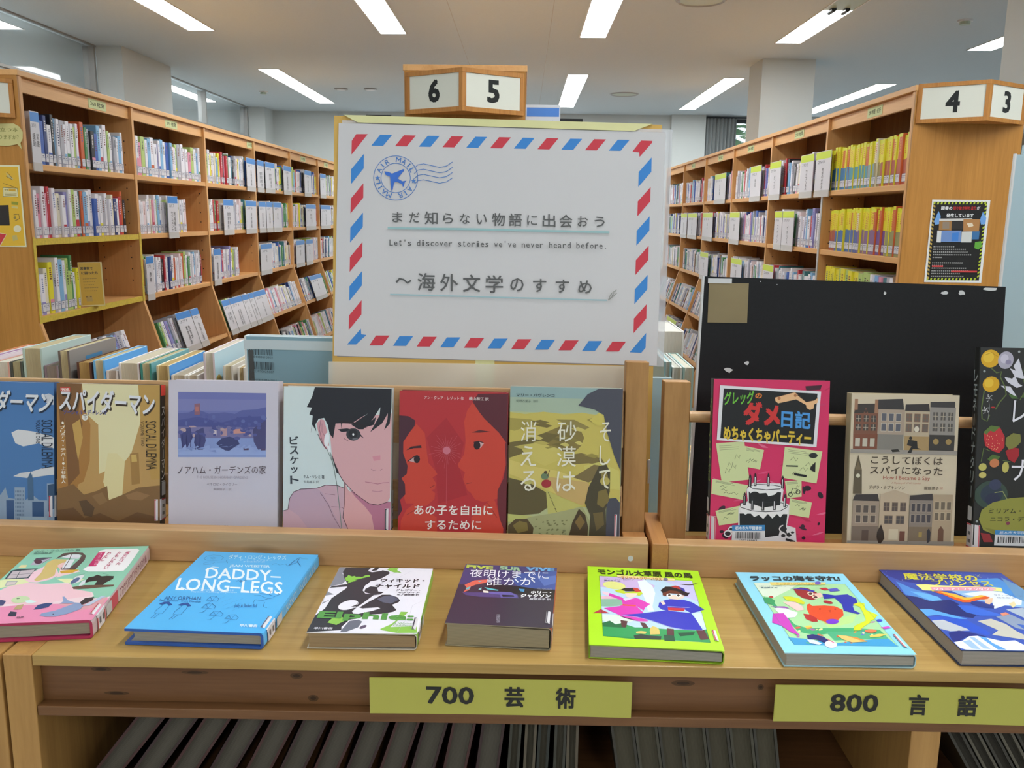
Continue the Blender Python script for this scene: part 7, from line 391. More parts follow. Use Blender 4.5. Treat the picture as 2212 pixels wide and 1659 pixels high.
for x, y, lb in ((1.12, 10.38, 'round speaker grille in the ceiling beyond the middle lamps'), (1.12, 6.0, 'round speaker grille in the ceiling at the top edge')):
    o = empty('ceiling_speaker', (x, y, CZ), (0, 0, 0), lb, 'speaker', 'round ceiling speakers')
    rg = MB(); n = 28
    for k in range(n):
        a, b = 2 * math.pi * k / n, 2 * math.pi * (k + 1) / n
        for r0, r1, z0, z1 in ((.165, .15, 0, -.012), (.15, .135, -.012, -.006)):
            rg.poly([(r0 * math.cos(a), r0 * math.sin(a), z0), (r0 * math.cos(b), r0 * math.sin(b), z0), (r1 * math.cos(b), r1 * math.sin(b), z1), (r1 * math.cos(a), r1 * math.sin(a), z1)])
    rg.build('rim', o, ('metal',)); MB().cyl((0, 0), .136, -.006, -.001, 'z', 28).build('grille', o, ('reflector',))
for x, lb in ((-2.05, 'left'), (-1.72, 'right')):
    o = empty('downlight', (x, 10.22, CZ), (0, 0, 0), 'small round unlit downlight, %s one of the pair above the left aisle' % lb, 'downlight', 'pair of round downlights')
    MB().cyl((0, 0), .075, -.01, 0, 'z', 20).build('rim', o, ('metal',)); MB().cyl((0, 0), .05, -.014, -.01, 'z', 20).build('bulb', o, ('white',))
for x, y, lb in ((3.04, 6.49, 'small round smoke detector on the ceiling, upper right'), (-3.0, 10.5, 'small round smoke detector on the ceiling above the left bookcase')):
    o = empty('smoke_detector', (x, y, CZ), (0, 0, 0), lb, 'smoke detector')
    MB().cyl((0, 0), .05, -.012, 0, 'z', 18).build('base', o, ('white',)); MB().cyl((0, 0), .035, -.032, -.012, 'z', 18).build('sensor_cap', o, ('reflector',))
for x, y0, y1, lb in ((4.05, 9.55, 10.2, 'long slotted air vent in the ceiling above the right bookcase, nearer one'), (4.05, 11.4, 12.1, 'long slotted air vent in the ceiling near the back wall, farther one')):
    o = empty('air_vent', (x, y0, CZ), (0, 0, 0), lb, 'air vent', 'slotted ceiling vents')
    f = MB(); f.box((-.07, 0, -.008), (-.055, y1 - y0, 0)); f.box((.055, 0, -.008), (.07, y1 - y0, 0)); f.box((-.008, 0, -.008), (.008, y1 - y0, 0)); f.build('frame', o, ('white',))
    d = MB(); d.box((-.055, 0, -.003), (-.008, y1 - y0, -.001)); d.box((.008, 0, -.003), (.055, y1 - y0, -.001)); d.build('slot', o, ('dark',))

# ------------------------------------------------------------------ bookcases
PITCH = (1.02, 1.03)
def cols_of(c): return PAL[c]
PAL = dict(w='ebe9f0', W='f2f1f6', c='e6dfc8', p='e094aa', r='c23a44', o='d0663c', y='e8dc3c', g='4f8f5a', l='b4cc7a', b='4668b8', d='2c3e78', s='86b8e0', v='9490c8', k='2a2a30', t='3f7a84', n='8a6a50', e='b0b0ba', q='ecd8dc')
NAMES = dict(w='white', W='bright white', c='cream', p='pink', r='red', o='orange', y='yellow', g='green', l='pale green', b='blue', d='navy', s='sky blue', v='lavender', k='black', t='teal', n='brown', e='grey', q='blush pink')
def lean_x(z, zb): return max(0.0, zb - z) * math.tan(R(17))

def spine_book(mb, X, t, d, h, col, rr, col2=None, split=.5, detail=True, label=None, cap=None, soft=False):
    """an upright book: local x points out of the shelf (spine at x = 0), y along the shelf, z up"""
    c = lin(col); e = .003
    b = .0025
    prof = [(-b, 0), (0, b * .8), (0, t - b * .8), (-b, t), (-d, t), (-d, 0)]
    mb.prism(prof, 0, h, 'z', c, 0, X)
    mb.poly([(-.005, .0012, h + 2e-4), (-d + .001, .0012, h + 2e-4), (-d + .001, t - .0012, h + 2e-4), (-.005, t - .0012, h + 2e-4)][::-1], lin('ddd8cc'), 0, X)
    F = lambda y0, y1, z0, z1, cc, k=1: mb.poly([(k * 2e-4, y0, z0), (k * 2e-4, y1, z0), (k * 2e-4, y1, z1), (k * 2e-4, y0, z1)], cc, 0, X)
    if col2: F(b * .8, t - b * .8, 0, h * split, lin(col2), 1)
    if cap: F(b * .8, t - b * .8, h * .93, h, lin(cap), 1)
    if detail:
        lum = sum(c[:3]) / 3
        ink = lin(rr.choice(('3a3a44', '2c3a66', '7a3440', '2e4a3c', '333333', '8a4a30', '4060a0'))) if lum > .22 else lin('e4e0dc')
        if soft: ink = lin(rr.choice(('d88a3c', 'e0a040', 'c8a23c', 'd87848')))
        n = rr.randint(5, 9); z = h * .9; y0 = t * rr.uniform(.25, .38); y1 = t * rr.uniform(.6, .75); s = h * rr.uniform(.035, .055)
        for k in range(n):
            if z - s < h * .34: break
            a = rr.uniform(0, .25); F(y0 + a * (y1 - y0) * .6, y1 - a * (y1 - y0) * .4, z - s * .72, z - s * .1, ink, 2)
            if rr.random() < .5: F(y0 + (y1 - y0) * .3, y0 + (y1 - y0) * .55, z - s * .62, z - s * .3, c, 3)
            z -= s
        if not soft and rr.random() < .3: F(b * .8, t - b * .8, h * .2, h * rr.uniform(.27, .34), lin(PAL[rr.choice('rbgsyovpw')]), 2)
    if label: call_label(mb, X, t, h, rr)

def call_label(mb, X, t, h, rr):
    F = lambda y0, y1, z0, z1, cc, k: mb.poly([(k * 2e-4, y0, z0), (k * 2e-4, y1, z0), (k * 2e-4, y1, z1), (k * 2e-4, y0, z1)], cc, 0, X)
    a, b = t * .04, t * .96; z0, z1 = .012, .046
    F(a, b, z0, z1, lin('5a6490'), 4); F(a + .0016, b - .0016, z0 + .0016, z1 - .0016, lin('dcdce2'), 5); F(a, b, .029, .0303, lin('8a92b0'), 6)
    F(t * .3, t * .7, .034, .039, lin('8c8c9c'), 6)

ORD = ['first', 'second', 'third', 'fourth', 'fifth', 'sixth', 'seventh', 'eighth', 'ninth', 'tenth', 'eleventh', 'twelfth', 'thirteenth', 'fourteenth', 'fifteenth', 'sixteenth', 'seventeenth', 'eighteenth', 'nineteenth', 'twentieth', 'twenty-first', 'twenty-second', 'twenty-third', 'twenty-fourth', 'twenty-fifth', 'twenty-sixth', 'twenty-seventh', 'twenty-eighth', 'twenty-ninth', 'thirtieth', 'thirty-first', 'thirty-second', 'thirty-third', 'thirty-fourth', 'thirty-fifth', 'thirty-sixth', 'thirty-seventh', 'thirty-eighth']
ROWN = {1: 'top', 2: 'second', 3: 'third', 4: 'tilted fourth', 5: 'lowest'}
BAYN = ['nearest', 'second', 'third', 'fourth', 'fifth', 'sixth']
stuff = MB(); n_ind = [0]

class Case:
    def __init__(s, name, fx, sg, y0, nb, pitch, zs, zbreak, label):
        # fx: plane of the shelf fronts; sg: +1 when the case opens towards +x
        s.fx, s.sg, s.y0, s.nb, s.p, s.zs, s.zb = fx, sg, y0, nb, pitch, zs, zbreak
        s.root = empty(name, (fx - sg * .22, y0, 0), (0, 0, 0), label, 'bookcase')
        ox, oy = fx - sg * .22, y0
        L = nb * pitch
        H = 1.965
        fl = lambda z: lean_x(z, zbreak)
        def outline(extra=0.0):   # cross-section in (x, z), front at +, about the middle
            return [(-.22, H), (.22, H), (.22, zbreak), (.22 + fl(.08), .08), (.22 + fl(.08), 0), (-.22 - fl(.08), 0), (-.22 - fl(.08), .08), (-.22, zbreak)]
        s.loc = (ox, oy)
        MB().prism(outline(), -.0, .012, 'y').build('end_panel', s.root, ('panel',))
        MB().prism(outline(), L + .012, L + .024, 'y').build('end_panel', s.root, ('panel',))
        for k in range(nb + 1):
            up = MB(); a = k * pitch + (.012 if k == 0 else -.012); b = a + (.02 if k in (0,) else .024)
            if k == nb: a, b = L - .012, L + .012
            up.prism([(sg * .0, H - .001), (sg * .2199, H - .001), (sg * .2199, zbreak), (sg * (.2199 + fl(.09)), .09), (sg * (.2199 + fl(.09)), .002), (0, .002)], a, b, 'y')
            for side, yy in ((0, a - 2e-4), (1, b + 2e-4)):
                for xx in (.035, .175):
                    for q in range(26):
                        z = .35 + q * .058
                        if z < zbreak + .05 or z > 1.86: continue
                        up.poly([(sg * xx - .003, yy, z - .003), (sg * xx + .003, yy, z - .003), (sg * xx + .003, yy, z + .003), (sg * xx - .003, yy, z + .003)], GREY, 1)
            up.build('upright', s.root, ('case', 'dark'))
        MB().box((-.225, -.002, H), (.225, L + .03, H + .022)).build('top_board', s.root, ('caseh',), .002)
        MB().box((-.006, .013, .06), (.006, L + .011, H - .001)).build('back_panel', s.root, ('back',))
        for b_ in range(nb):
            ya, yb = b_ * pitch + (.033 if b_ == 0 else .0125), (b_ + 1) * pitch - .0125
            x0, x1 = sorted((sg * .19, sg * .206))
            MB().box((x0, ya, 1.908), (x1, yb, H - .001)).build('header_rail', s.root, ('caseh',))
            for z in zs:
                x0, x1 = sorted((sg * .007, sg * .216))
                if z >= zbreak - .02: MB().box((x0, ya, z - .025), (x1, yb, z)).build('shelf', s.root, ('caseh',), .0015)
                else:
                    X = s.rowX(z, local=True)
                    MB().box((-.23, ya, -.025), (-.003, yb, 0), X=X).build('shelf', s.root, ('caseh',))
    def rowX(s, z, local=False):
        """frame of a shelf: x out of the shelf from its front edge, y along, z up (tilted on the splayed rows)"""
        ox = 0 if local else s.loc[0]; oy = 0 if local else s.loc[1]
        f = .215 + lean_x(z, s.zb); t = R(17) if z < s.zb - .02 else 0
        Mx = Matrix.Translation((ox + s.sg * f, oy, z))
        if s.sg < 0: Mx = Mx @ Matrix.Scale(-1, 4, (1, 0, 0))
        return Mx @ Matrix.Rotation(-t, 4, 'Y')
    def fill(s, bay, row, seq, a=.0, b=None, side='', ind=False, hr=(.165, .205), tr=(.016, .036), gap=None, seed=0, two=None, cap=None, lean_last=0):
        """a row of books from distance a to b along the bay; seq gives the spine colours"""
        rr = random.Random(seed * 97 + bay * 13 + row * 7)
        z = s.zs[row - 1]
        y = bay * s.p + (.036 if bay == 0 else .016) + a; end = (bay + 1) * s.p - .016 if b is None else bay * s.p + b
        Xr = s.rowX(z) @ Matrix.Translation((-.012, 0, .0008))
        i = 0; cnt = {}
        items = []
        while True:
            ch = seq[i % len(seq)] if seq else rr.choice('wwwwwwwwWwcqpreslbvgkdtye')
            t = rr.uniform(*tr); h = rr.uniform(*hr)
            if y + t > end: break
            items.append((ch, y, t, h)); y += t + .0006; i += 1
        for i, (ch, y, t, h) in enumerate(items):
            d = rr.uniform(.125, .15); col = PAL[ch]
            c2 = None; sp = .5
            if two: c2 = two[min(len(two) - 1, int(i * len(two) / len(items)))]; sp = rr.uniform(.5, .53)
            elif rr.random() < .18 and ch in 'wWcq': c2 = PAL[rr.choice('prsblyv')]; sp = rr.uniform(.15, .5)
            X = Xr @ Matrix.Translation((rr.uniform(-.012, 0), y, 0))
            if lean_last and i >= len(items) - lean_last: X = X @ Matrix.Translation((0, .02 * (i - len(items) + lean_last + 1), 0)) @ Matrix.Rotation(R(9), 4, 'X')
            if ind:
                me = MB(); spine_book(me, Matrix(), t, d, h, col, rr, c2, sp, True, None, cap, bool(two))
                tn = ('two-tone %s' % NAMES[ch]) if two else (NAMES[ch] if not c2 else NAMES[ch] + ' banded')
                lab = '%s book, %s from the near end, %s shelf, %s bay, %s bookcase' % (tn, ORD[i], ROWN[row], BAYN[bay], side)
                o = me.build('library_book', None, ('spine',))
                o.matrix_world = X
                tag(o, lab, 'book', 'books on the %s shelf of the %s bay, %s bookcase' % (ROWN[row], BAYN[bay], side))
                lm = MB(); call_label(lm, Matrix(), t, h, rr); lm.build('spine_label', o, ('spine',))
                n_ind[0] += 1
            else: spine_book(stuff, X, t, d, h, col, rr, c2, sp, True, True, cap)

def section_label(case, y, text, w=.17, hh=.042):
    sg = case.sg; X = Matrix.Translation((sg * .2075, y - case.y0, 1.915)) @ Matrix.Rotation(R(90) * sg, 4, 'Z') @ Matrix.Rotation(R(90), 4, 'X')
    m = MB(); m.box((0 - w / 2, 0, -.0015), (w / 2, hh, 0), lin('ccd4a0'), 0, X)
    letter(m, text, (-w * .4, hh * .25), (w * .4, hh * .25), (-w * .4, hh * .78), .0003, lin('3a4034'), .01, 0, X)
    m.build('section_label', case.root, ('matte',))

def divider(case, y0, y1, row, top, text, num, where, hgt=.215, side='left'):
    """white acrylic bookplate standing in front of a row"""
    z = case.zs[row - 1]; sg = case.sg
    w = (y1 - y0)
    X = case.rowX(z) @ Matrix.Translation((.013, y0 - case.y0, -.012))
    o = empty('shelf_divider', (0, 0, 0), (0, 0, 0), where, 'shelf divider', 'white bookplates on the %s bookcase' % side)
    o.matrix_world = X if sg > 0 else X
    # local frame of the card: seen from the aisle, u to the right
    u = (lambda t: t) if sg > 0 else (lambda t: w - t)
    c = MB()
    c.box((-.003, 0, .016), (0, w, hgt), lin('d6d4da'))
    def quad(t0, t1, za, zb, col, k): c.poly([(k * 3e-4, u(t0), za), (k * 3e-4, u(t1), za), (k * 3e-4, u(t1), zb), (k * 3e-4, u(t0), zb)], col)
    quad(0.0, w, hgt - .04, hgt - .003, lin(top), 1)
    Q = Matrix(((0, 0, 1, 0), (u(1) - u(0), 0, 0, u(0)), (0, 1, 0, 0), (0, 0, 0, 1)))
    if num: letter(c, num, (w * .12, hgt - .062), (w * .6, hgt - .062), (w * .12, hgt - .047), .0004, lin('6a6a74'), 0, 0, Q)
    colsn = text.split('/'); n = len(colsn); cw = min(.03, w * .34)
    for k, tx in enumerate(colsn):
        xc = w * .5 + (n - 1) * cw * .6 - k * cw * 1.2; zt = hgt - .085; m = len(tx); ch = min(.027, .11 / max(m, 1))
        for j, g in enumerate(tx):
            if g == 'ー': c.poly([Q @ Vector((xc - .0015, zt - ch * (j + .9), .0004)), Q @ Vector((xc + .0015, zt - ch * (j + .9), .0004)), Q @ Vector((xc + .0015, zt - ch * (j + .1), .0004)), Q @ Vector((xc - .0015, zt - ch * (j + .1), .0004))], lin('4a4a50')); continue
            letter(c, g, (xc - cw * .46, zt - ch * (j + .92)), (xc + cw * .46, zt - ch * (j + .92)), (xc - cw * .46, zt - ch * j), .0004, lin('4a4a50'), .006, 0, Q)
    c.build('card', o, ('printed',))
    MB().box((-.003, 0, -.018), (.001, w, .016)).build('clear_foot', o, ('lip',))

def sign_panel(parent, A, B, z0, z1, text):
    """one face of an angled aisle-number box, from A to B seen from outside"""
    d = Vector((B[0] - A[0], B[1] - A[1], 0)); w = d.length; d.normalize(); up = Vector((0, 0, 1)); n = d.cross(up)
    X = Matrix(((d.x, 0, n.x, A[0]), (d.y, 0, n.y, A[1]), (0, 1, 0, z0), (0, 0, 0, 1)))
    h = z1 - z0; f = .016
    m = MB(); m.box((0, 0, -.012), (w, f, 0), X=X); m.box((0, h - f, -.012), (w, h, 0), X=X); m.box((0, f, -.012), (f, h - f, 0), X=X); m.box((w - f, f, -.012), (w, h - f, 0), X=X)
    fr = m.build('sign_frame', parent, ('sign',), .001)
    p = MB(); p.box((f, f, -.01), (w - f, h - f, -.004), lin('dcdcd0'), 0, X)
    if text: letter(p, text, (w * .40, h * .24), (w * .60, h * .24), (w * .40, h * .78), -.0036, lin('2a2c2c'), .03, 0, X)
    p.build('number_plate', parent, ('matte',))
def aisle_sign(case_root, cx, yb, half, depth, z0, z1, ta, tb):
    ox, oy = case_root.location.x, case_root.location.y
    s = empty('aisle_sign', (cx - ox, yb - oy, 0)); s.parent = case_root
    a, c, b = (-half, 0), (0, -depth), (half, 0)
    sign_panel(s, a, c, z0, z1, ta); sign_panel(s, c, b, z0, z1, tb)
    MB().prism([(-half + .006, -.002), (0, -depth + .014), (half - .006, -.002)], z0 + .001, z0 + .010, 'z').build('sign_base', s, ('sign',))
    MB().prism([(-half + .006, -.002), (0, -depth + .014), (half - .006, -.002)], z1 - .010, z1 - .001, 'z').build('sign_top', s, ('sign',))

ZL = (1.637, 1.338, 1.022, .70, .37); ZR = (1.603, 1.303, .972, .65, .33)
CL = Case('tall_bookcase', -1.97, 1, 3.545, 6, 1.02, ZL, 1.0, 'tall oak bookcase along the left aisle, blue bookplates, yellow poster on its end')
CR = Case('tall_bookcase', 1.56, -1, 3.68, 6, 1.03, ZR, .95, 'tall oak bookcase along the right aisle, end sign numbered 4 and 3')
CM = Case('tall_bookcase', -.003, 1, 3.33, 6, 1.02, (1.63, 1.33, 1.02, .7, .37), 1.0, 'tall oak bookcase seen end-on behind the airmail poster, sign numbered 6 and 5')
CM.root.location.x = -.2175
aisle_sign(CM.root, -.2175, 3.325, .215, .135, 1.812, 1.958, '6', '5')
aisle_sign(CR.root, 1.78, 3.675, .215, .14, 1.838, 1.99, '4', '3')
aisle_sign(CL.root, -2.19, 3.54, .205, .13, 1.805, 1.95, '', '')
for y, t in ((4.226, '360 社会'), (5.10, '370 教育'), (6.56, '370 教育'), (8.11, '370 教育'), (9.04, '380 民俗')): section_label(CL, y, t)
for y, t in ((4.13, '290 地理・紀行'), (5.23, '290 地理'), (6.32, '290 地理'), (7.27, '280 伝記'), (8.42, '280 伝記')): section_label(CR, y, t)
# yellow decorated edges round the third opening of the nearest left bay
for nm, a, b in (('decorative_tape', (.2165, .033, 1.3125), (.2195, 1.006, 1.3385)), ('decorative_tape', (.2165, .033, .9965), (.2195, 1.006, 1.0225)), ('decorative_tape', (.2202, .012, .985), (.2215, .032, 1.345)), ('decorative_tape', (.2202, 1.0085, .985), (.2215, 1.0315, 1.345))):
    MB().box(a, b).build(nm, CL.root, ('ytape',))
MB().box((-.2235, 1.0185, .95), (-.2202, 1.0415, 1.60)).build('patterned_tape', CR.root, ('gtape',))

# the rows of books. nearest bays one by one, the far bays in one mass
CL.fill(0, 1, 'wbdwkswewwwlwrogekbswwlwwewswwq', .10, .945, 'left', True, (.165, .215), (.018, .036), seed=1)
CL.fill(0, 2, 'wkwpwprwwcwvwlwtosWwbwwewwcdwrok', .0, .945, 'left', True, (.17, .212), (.02, .034), seed=2)
CL.fill(0, 3, 'bwwcyewswllgwyv', .0, .40, 'left', True, (.15, .245), (.018, .034), seed=3)
CL.fill(0, 4, 'vewwkewys', .30, .75, 'left', True, (.17, .20), (.018, .04), seed=4)
CL.fill(1, 1, 'wwWplwswwvwswbsqwlew', .0, None, 'left', True, (.165, .205), (.02, .045), seed=5)
CL.fill(1, 2, 'wcwwqWwcpwlswwwlwtkes', .0, .71, 'left', True, (.165, .205), (.018, .034), seed=6)
CL.fill(1, 3, 'wolwgwwswwwkrwwdwowwq', .0, .93, 'left', True, (.17, .205), (.018, .036), seed=7)
CL.fill(1, 4, 'glwvsewcew', .08, .66, 'left', True, (.17, .205), (.018, .04), seed=8)
YB = ('3c78a8', '3c78a8', '4a8ab8', '4f98a8', '4f98a8', '8aa8b0', '9a8a5a', 'b05a48', 'b05a48', 'b8604a')
CR.fill(0, 1, 'yyyoyyoyyyyycyyyoyyyyyyyoyoyyy', .0, None, 'right', True, (.198, .212), (.024, .036), seed=9, two=YB[::-1], cap='d8dc30')
CR.fill(0, 2, 'yyyoyyyyoyoyyyyyycyyoyyyyyyyyy', .0, .97, 'right', True, (.198, .212), (.024, .036), seed=10, two=('98986a', '98986a', '7a5a9a', '8a6a94', '8a6a94', '5a6aa8', '4a74b0', '4a74b0', 'a8584a')[::1], cap='d8dc30')
CR.fill(0, 3, 'enwetpvswlllyyylylyyyyyyyyy', .0, None, 'right', True, (.235, .25), (.022, .06), seed=11)
CR.fill(1, 1, 'wskrrwwwwsbwwsbwcwkwe', .0, None, 'right', True, (.165, .22), (.02, .04), seed=12)
CR.fill(1, 2, 'cowkwvrwswbwwqwgwws', .0, .93, 'right', True, (.165, .215), (.02, .045), seed=13)
CR.fill(1, 3, 'wbswswwwtwwrwesw', .0, None, 'right', True, (.165, .205), (.02, .045), seed=14)
for r_ in (1, 2, 3, 4, 5):
    for b_ in range(2, 6):
        CL.fill(b_, r_, None, .0, .66 if (b_, r_) in ((2, 3), (2, 4)) else None, seed=20 + b_, hr=(.16, .21))
        CR.fill(b_, r_, None if r_ < 3 else 'wewcwseewgwtwnqwdew', .0, None, seed=40 + b_, hr=(.16, .21))
for b_ in range(0, 2):
    CR.fill(b_, 4, None, seed=60 + b_); CL.fill(b_, 5, None, seed=70 + b_); CR.fill(b_, 5, None, seed=80 + b_)
so = stuff.build('distant_books', None, ('spine',))
tag(so, 'rows of library books filling the farther bays of the tall left and right bookcases', 'books', None, 'stuff')

BLU, YEL = '3f86d0', 'c8dc28'
for y0, y1, r_, tx, nu, wh in ((3.60, 3.665, 1, '災害/援助', '369.3', 'blue topped bookplate at the near end of the top shelf, left bookcase'),
    (6.38, 6.58, 1, '各種の教育', '372', 'blue topped bookplate in the left bookcase third bay, last on the top shelf'),
    (6.635, 6.80, 1, '学校教育/教育法', '373', 'blue topped bookplate opening the top shelf of the fourth left bay'),
    (6.84, 7.09, 1, '学校経営/教員', '374', 'wide blue topped bookplate mid top shelf of the fourth left bay'),
    (7.36, 7.60, 1, '家庭教育', '374', 'blue topped bookplate at the far end of the fourth left bay, top shelf'),
    (8.06, 8.31, 1, '幼児教育', '376', 'blue topped bookplate on the top shelf of the fifth left bay'),
    (8.68, 8.92, 1, '大学', '377', 'blue topped bookplate on the top shelf of the sixth left bay'),
    (4.93, 5.07, 2, '地域福祉/セツルメント', '369.7', 'blue topped bookplate on the second shelf of the second left bay'),
    (5.85, 6.05, 2, '教育史/教育事情', '372', 'blue topped bookplate early on the second shelf of the third left bay'),
    (6.32, 6.57, 2, '教育課程', '373', 'blue topped bookplate ending the second shelf of the third left bay'),
    (6.64, 6.81, 2, '学習指導', '375', 'blue topped bookplate first on the second shelf of the fourth left bay'),
    (6.83, 7.00, 2, '外国語', '375', 'blue topped bookplate second on the second shelf of the fourth left bay'),
    (7.02, 7.26, 2, '理科', '375', 'blue topped bookplate third on the second shelf of the fourth left bay'),
    (8.08, 8.46, 2, '障害児/教育', '378', 'blue topped bookplate on the second shelf of the fifth left bay'),
    (8.68, 9.10, 2, '社会教育', '379', 'blue topped bookplate on the second shelf of the sixth left bay'),
    (4.60, 4.69, 3, '教育', '370', 'blue topped bookplate at the start of the third shelf, second left bay'),
    (5.62, 5.75, 3, '教育理論', '371', 'blue topped bookplate at the start of the third shelf, third left bay'),
    (6.64, 6.93, 3, '幼児', '376', 'blue topped bookplate at the start of the third shelf, fourth left bay'),
    (7.69, 7.98, 3, '就学', '376', 'blue topped bookplate first on the third shelf of the fifth left bay'),
    (8.05, 8.30, 3, '進路', '376', 'blue topped bookplate second on the third shelf of the fifth left bay'),
    (4.86, 5.07, 4, '教育学/教育思想', '371', 'blue topped bookplate on the tilted fourth shelf, second left bay, nearer one'),
    (5.08, 5.20, 4, '教育心理', '371', 'blue topped bookplate on the tilted fourth shelf, second left bay, farther one'),
    (5.62, 5.76, 4, '教育法/行政', '371', 'blue topped bookplate first of five on the tilted shelf, third left bay'),
    (5.77, 6.02, 4, '教育社会学/生徒指導', '371', 'blue topped bookplate second of five on the tilted shelf, third left bay'),
    (6.03, 6.17, 4, 'いじめ', '371', 'blue topped bookplate third of five on the tilted shelf, third left bay'),
    (6.18, 6.28, 4, '不登校', '371', 'blue topped bookplate fourth of five on the tilted shelf, third left bay'),
    (6.29, 6.58, 4, '教育相談', '371', 'blue topped bookplate last of five on the tilted shelf, third left bay'),
    (7.99, 8.45, 4, '育児', '379', 'blue topped bookplate on the tilted shelf of the fifth left bay')):
    divider(CL, y0, y1, r_, BLU, tx, nu, wh, .215, 'left')
for y0, y1, r_, tx, nu, wh in ((4.60, 4.83, 1, '地球の歩き方', '290', 'yellow topped bookplate beside the yellow guidebooks, top shelf, right bookcase'),
    (4.87, 5.09, 1, 'フランス', '293.5', 'yellow topped bookplate on a pink edged book, top shelf, second right bay'),
    (5.48, 5.72, 1, 'ドイツ', '293.4', 'yellow topped bookplate at the far end of the second right bay, top shelf'),
    (5.93, 6.20, 1, '韓国', '292.1', 'yellow topped bookplate on the top shelf of the third right bay'),
    (6.95, 7.34, 1, '北海道', '291.1', 'yellow topped bookplate on the top shelf of the fourth right bay'),
    (5.15, 5.37, 2, 'イギリス', '293.3', 'yellow topped bookplate on the second shelf of the second right bay, nearer one'),
    (5.38, 5.54, 2, 'スペイン', '293.6', 'yellow topped bookplate on the second shelf of the second right bay, farther one'),
    (6.44, 6.74, 2, '中国', '292.2', 'yellow topped bookplate on the second shelf of the third right bay'),
    (7.35, 7.75, 2, '日本', '291', 'yellow topped bookplate on the second shelf of the fourth right bay'),
    (8.02, 8.45, 2, '関東地方', '291.3', 'yellow topped bookplate on the second shelf of the fifth right bay'),
    (8.50, 8.82, 2, '東北地方', '291.2', 'yellow topped bookplate at the far end of the fifth right bay, second shelf'),
    (5.50, 5.73, 3, '伝記', '289', 'yellow topped bookplate on the third shelf of the second right bay'),
    (6.30, 6.62, 3, '系譜', '288', 'yellow topped bookplate on the third shelf of the third right bay'),
    (7.45, 7.78, 3, '世界史', '280', 'yellow topped bookplate on the third shelf of the fourth right bay'),
    (8.05, 8.55, 5, '考古', '210', 'yellow topped bookplate on the lowest shelf of the fifth right bay')):
    divider(CR, y0, y1, r_, YEL, tx, nu, wh, .215, 'right')

# posters on the end panels
def sheet(name, W, H, artn, loc, rot, label, cat, gain=1.0, th=.001, base='d6d4d0', m='printed', dz=2e-5, part='sheet'):
    o = empty(name, loc, rot, label, cat)
    s = MB(); s.box((0, 0, -th), (W, H, 0), lin(base)); art(s, artn, 0, 0, 0, gain, dz=dz); s.build(part, o, (m,)); return o
sheet('warning_poster', 0.2353, 0.3346, 'warn', (1.6640, 3.6778, 1.2072), (R(90), 0, 0), 'black poster with hazard stripe border on the right bookcase end panel', 'poster')
sheet('yellow_poster', 0.2070, 0.3189, 'kit', (-2.1954, 3.5428, 1.3069), (R(90), 0, 0), 'yellow poster with radio drawing on the left bookcase end panel', 'poster')
nt = empty('notice_card', (-2.01, 3.985, 1.024), (R(90) - R(6), 0, R(32)), 'small yellow notice card standing on the yellow edged shelf', 'notice')
nb_ = MB(); nb_.box((0, 0, -.002), (0.1008, 0.1999, 0), lin('d9c98a')); art(nb_, 'notice', 0, 0, 0, 1.05, dz=2e-5); nb_.build('card', nt, ('printed',))
MB().box((.08, .0, -.05), (.082, .15, -.0025)).build('stand', nt, ('card',))
bu = empty('speech_bubble_sign', (-1.966, 3.541, 1.722), (R(90), 0, 0), 'pale yellow speech bubble sign on the left bookcase end panel', 'sign')
b_ = MB()
bp_ = [(-.13, .0), (-.13, .045), (-.11, .062), (-.02, .06), (.0, .045), (.004, .015), (-.004, -.008), (-.006, -.026), (-.014, -.034), (-.018, -.024), (-.02, -.03), (-.012, -.016)]
bp_ = [(-.135, -.01), (-.14, .04), (-.12, .06), (-.03, .062), (-.008, .05), (.003, .03), (.0, .004), (-.01, -.012), (-.006, -.036), (-.022, -.016), (-.06, -.024), (-.12, -.022)]
b_.prism([(x, y) for x, y in bp_], -.0015, 0, 'z', lin('c8bf84'))
for k in range(2): letter(b_, ('役立つ本', 'ありますか？')[k], (-.11, .03 - .028 * k), (-.014, .03 - .028 * k), (-.11, .046 - .028 * k), .0003, lin('7a7a40'), .005)
b_.build('card', bu, ('matte',))
pl = empty('stack_placard', (.004, 3.40, 1.60), (R(90), 0, 0), 'white placard with a blue band behind the poster, right of sign 5', 'placard')
p_ = MB(); p_.box((0, 0, -.003), (.128, .26, 0), lin('d0d2da')); p_.poly([(.004, .218, .0004), (.124, .218, .0004), (.124, .25, .0004), (.004, .25, .0004)], lin('4a80d0')); letter(p_, '519 公害', (.03, .19), (.11, .19), (.03, .204), .0004, lin('6a7080')); p_.build('card', pl, ('printed',))
MB().box((-.004, .02, -.006), (.0, .24, -.003)).build('bracket', pl, ('metal',))

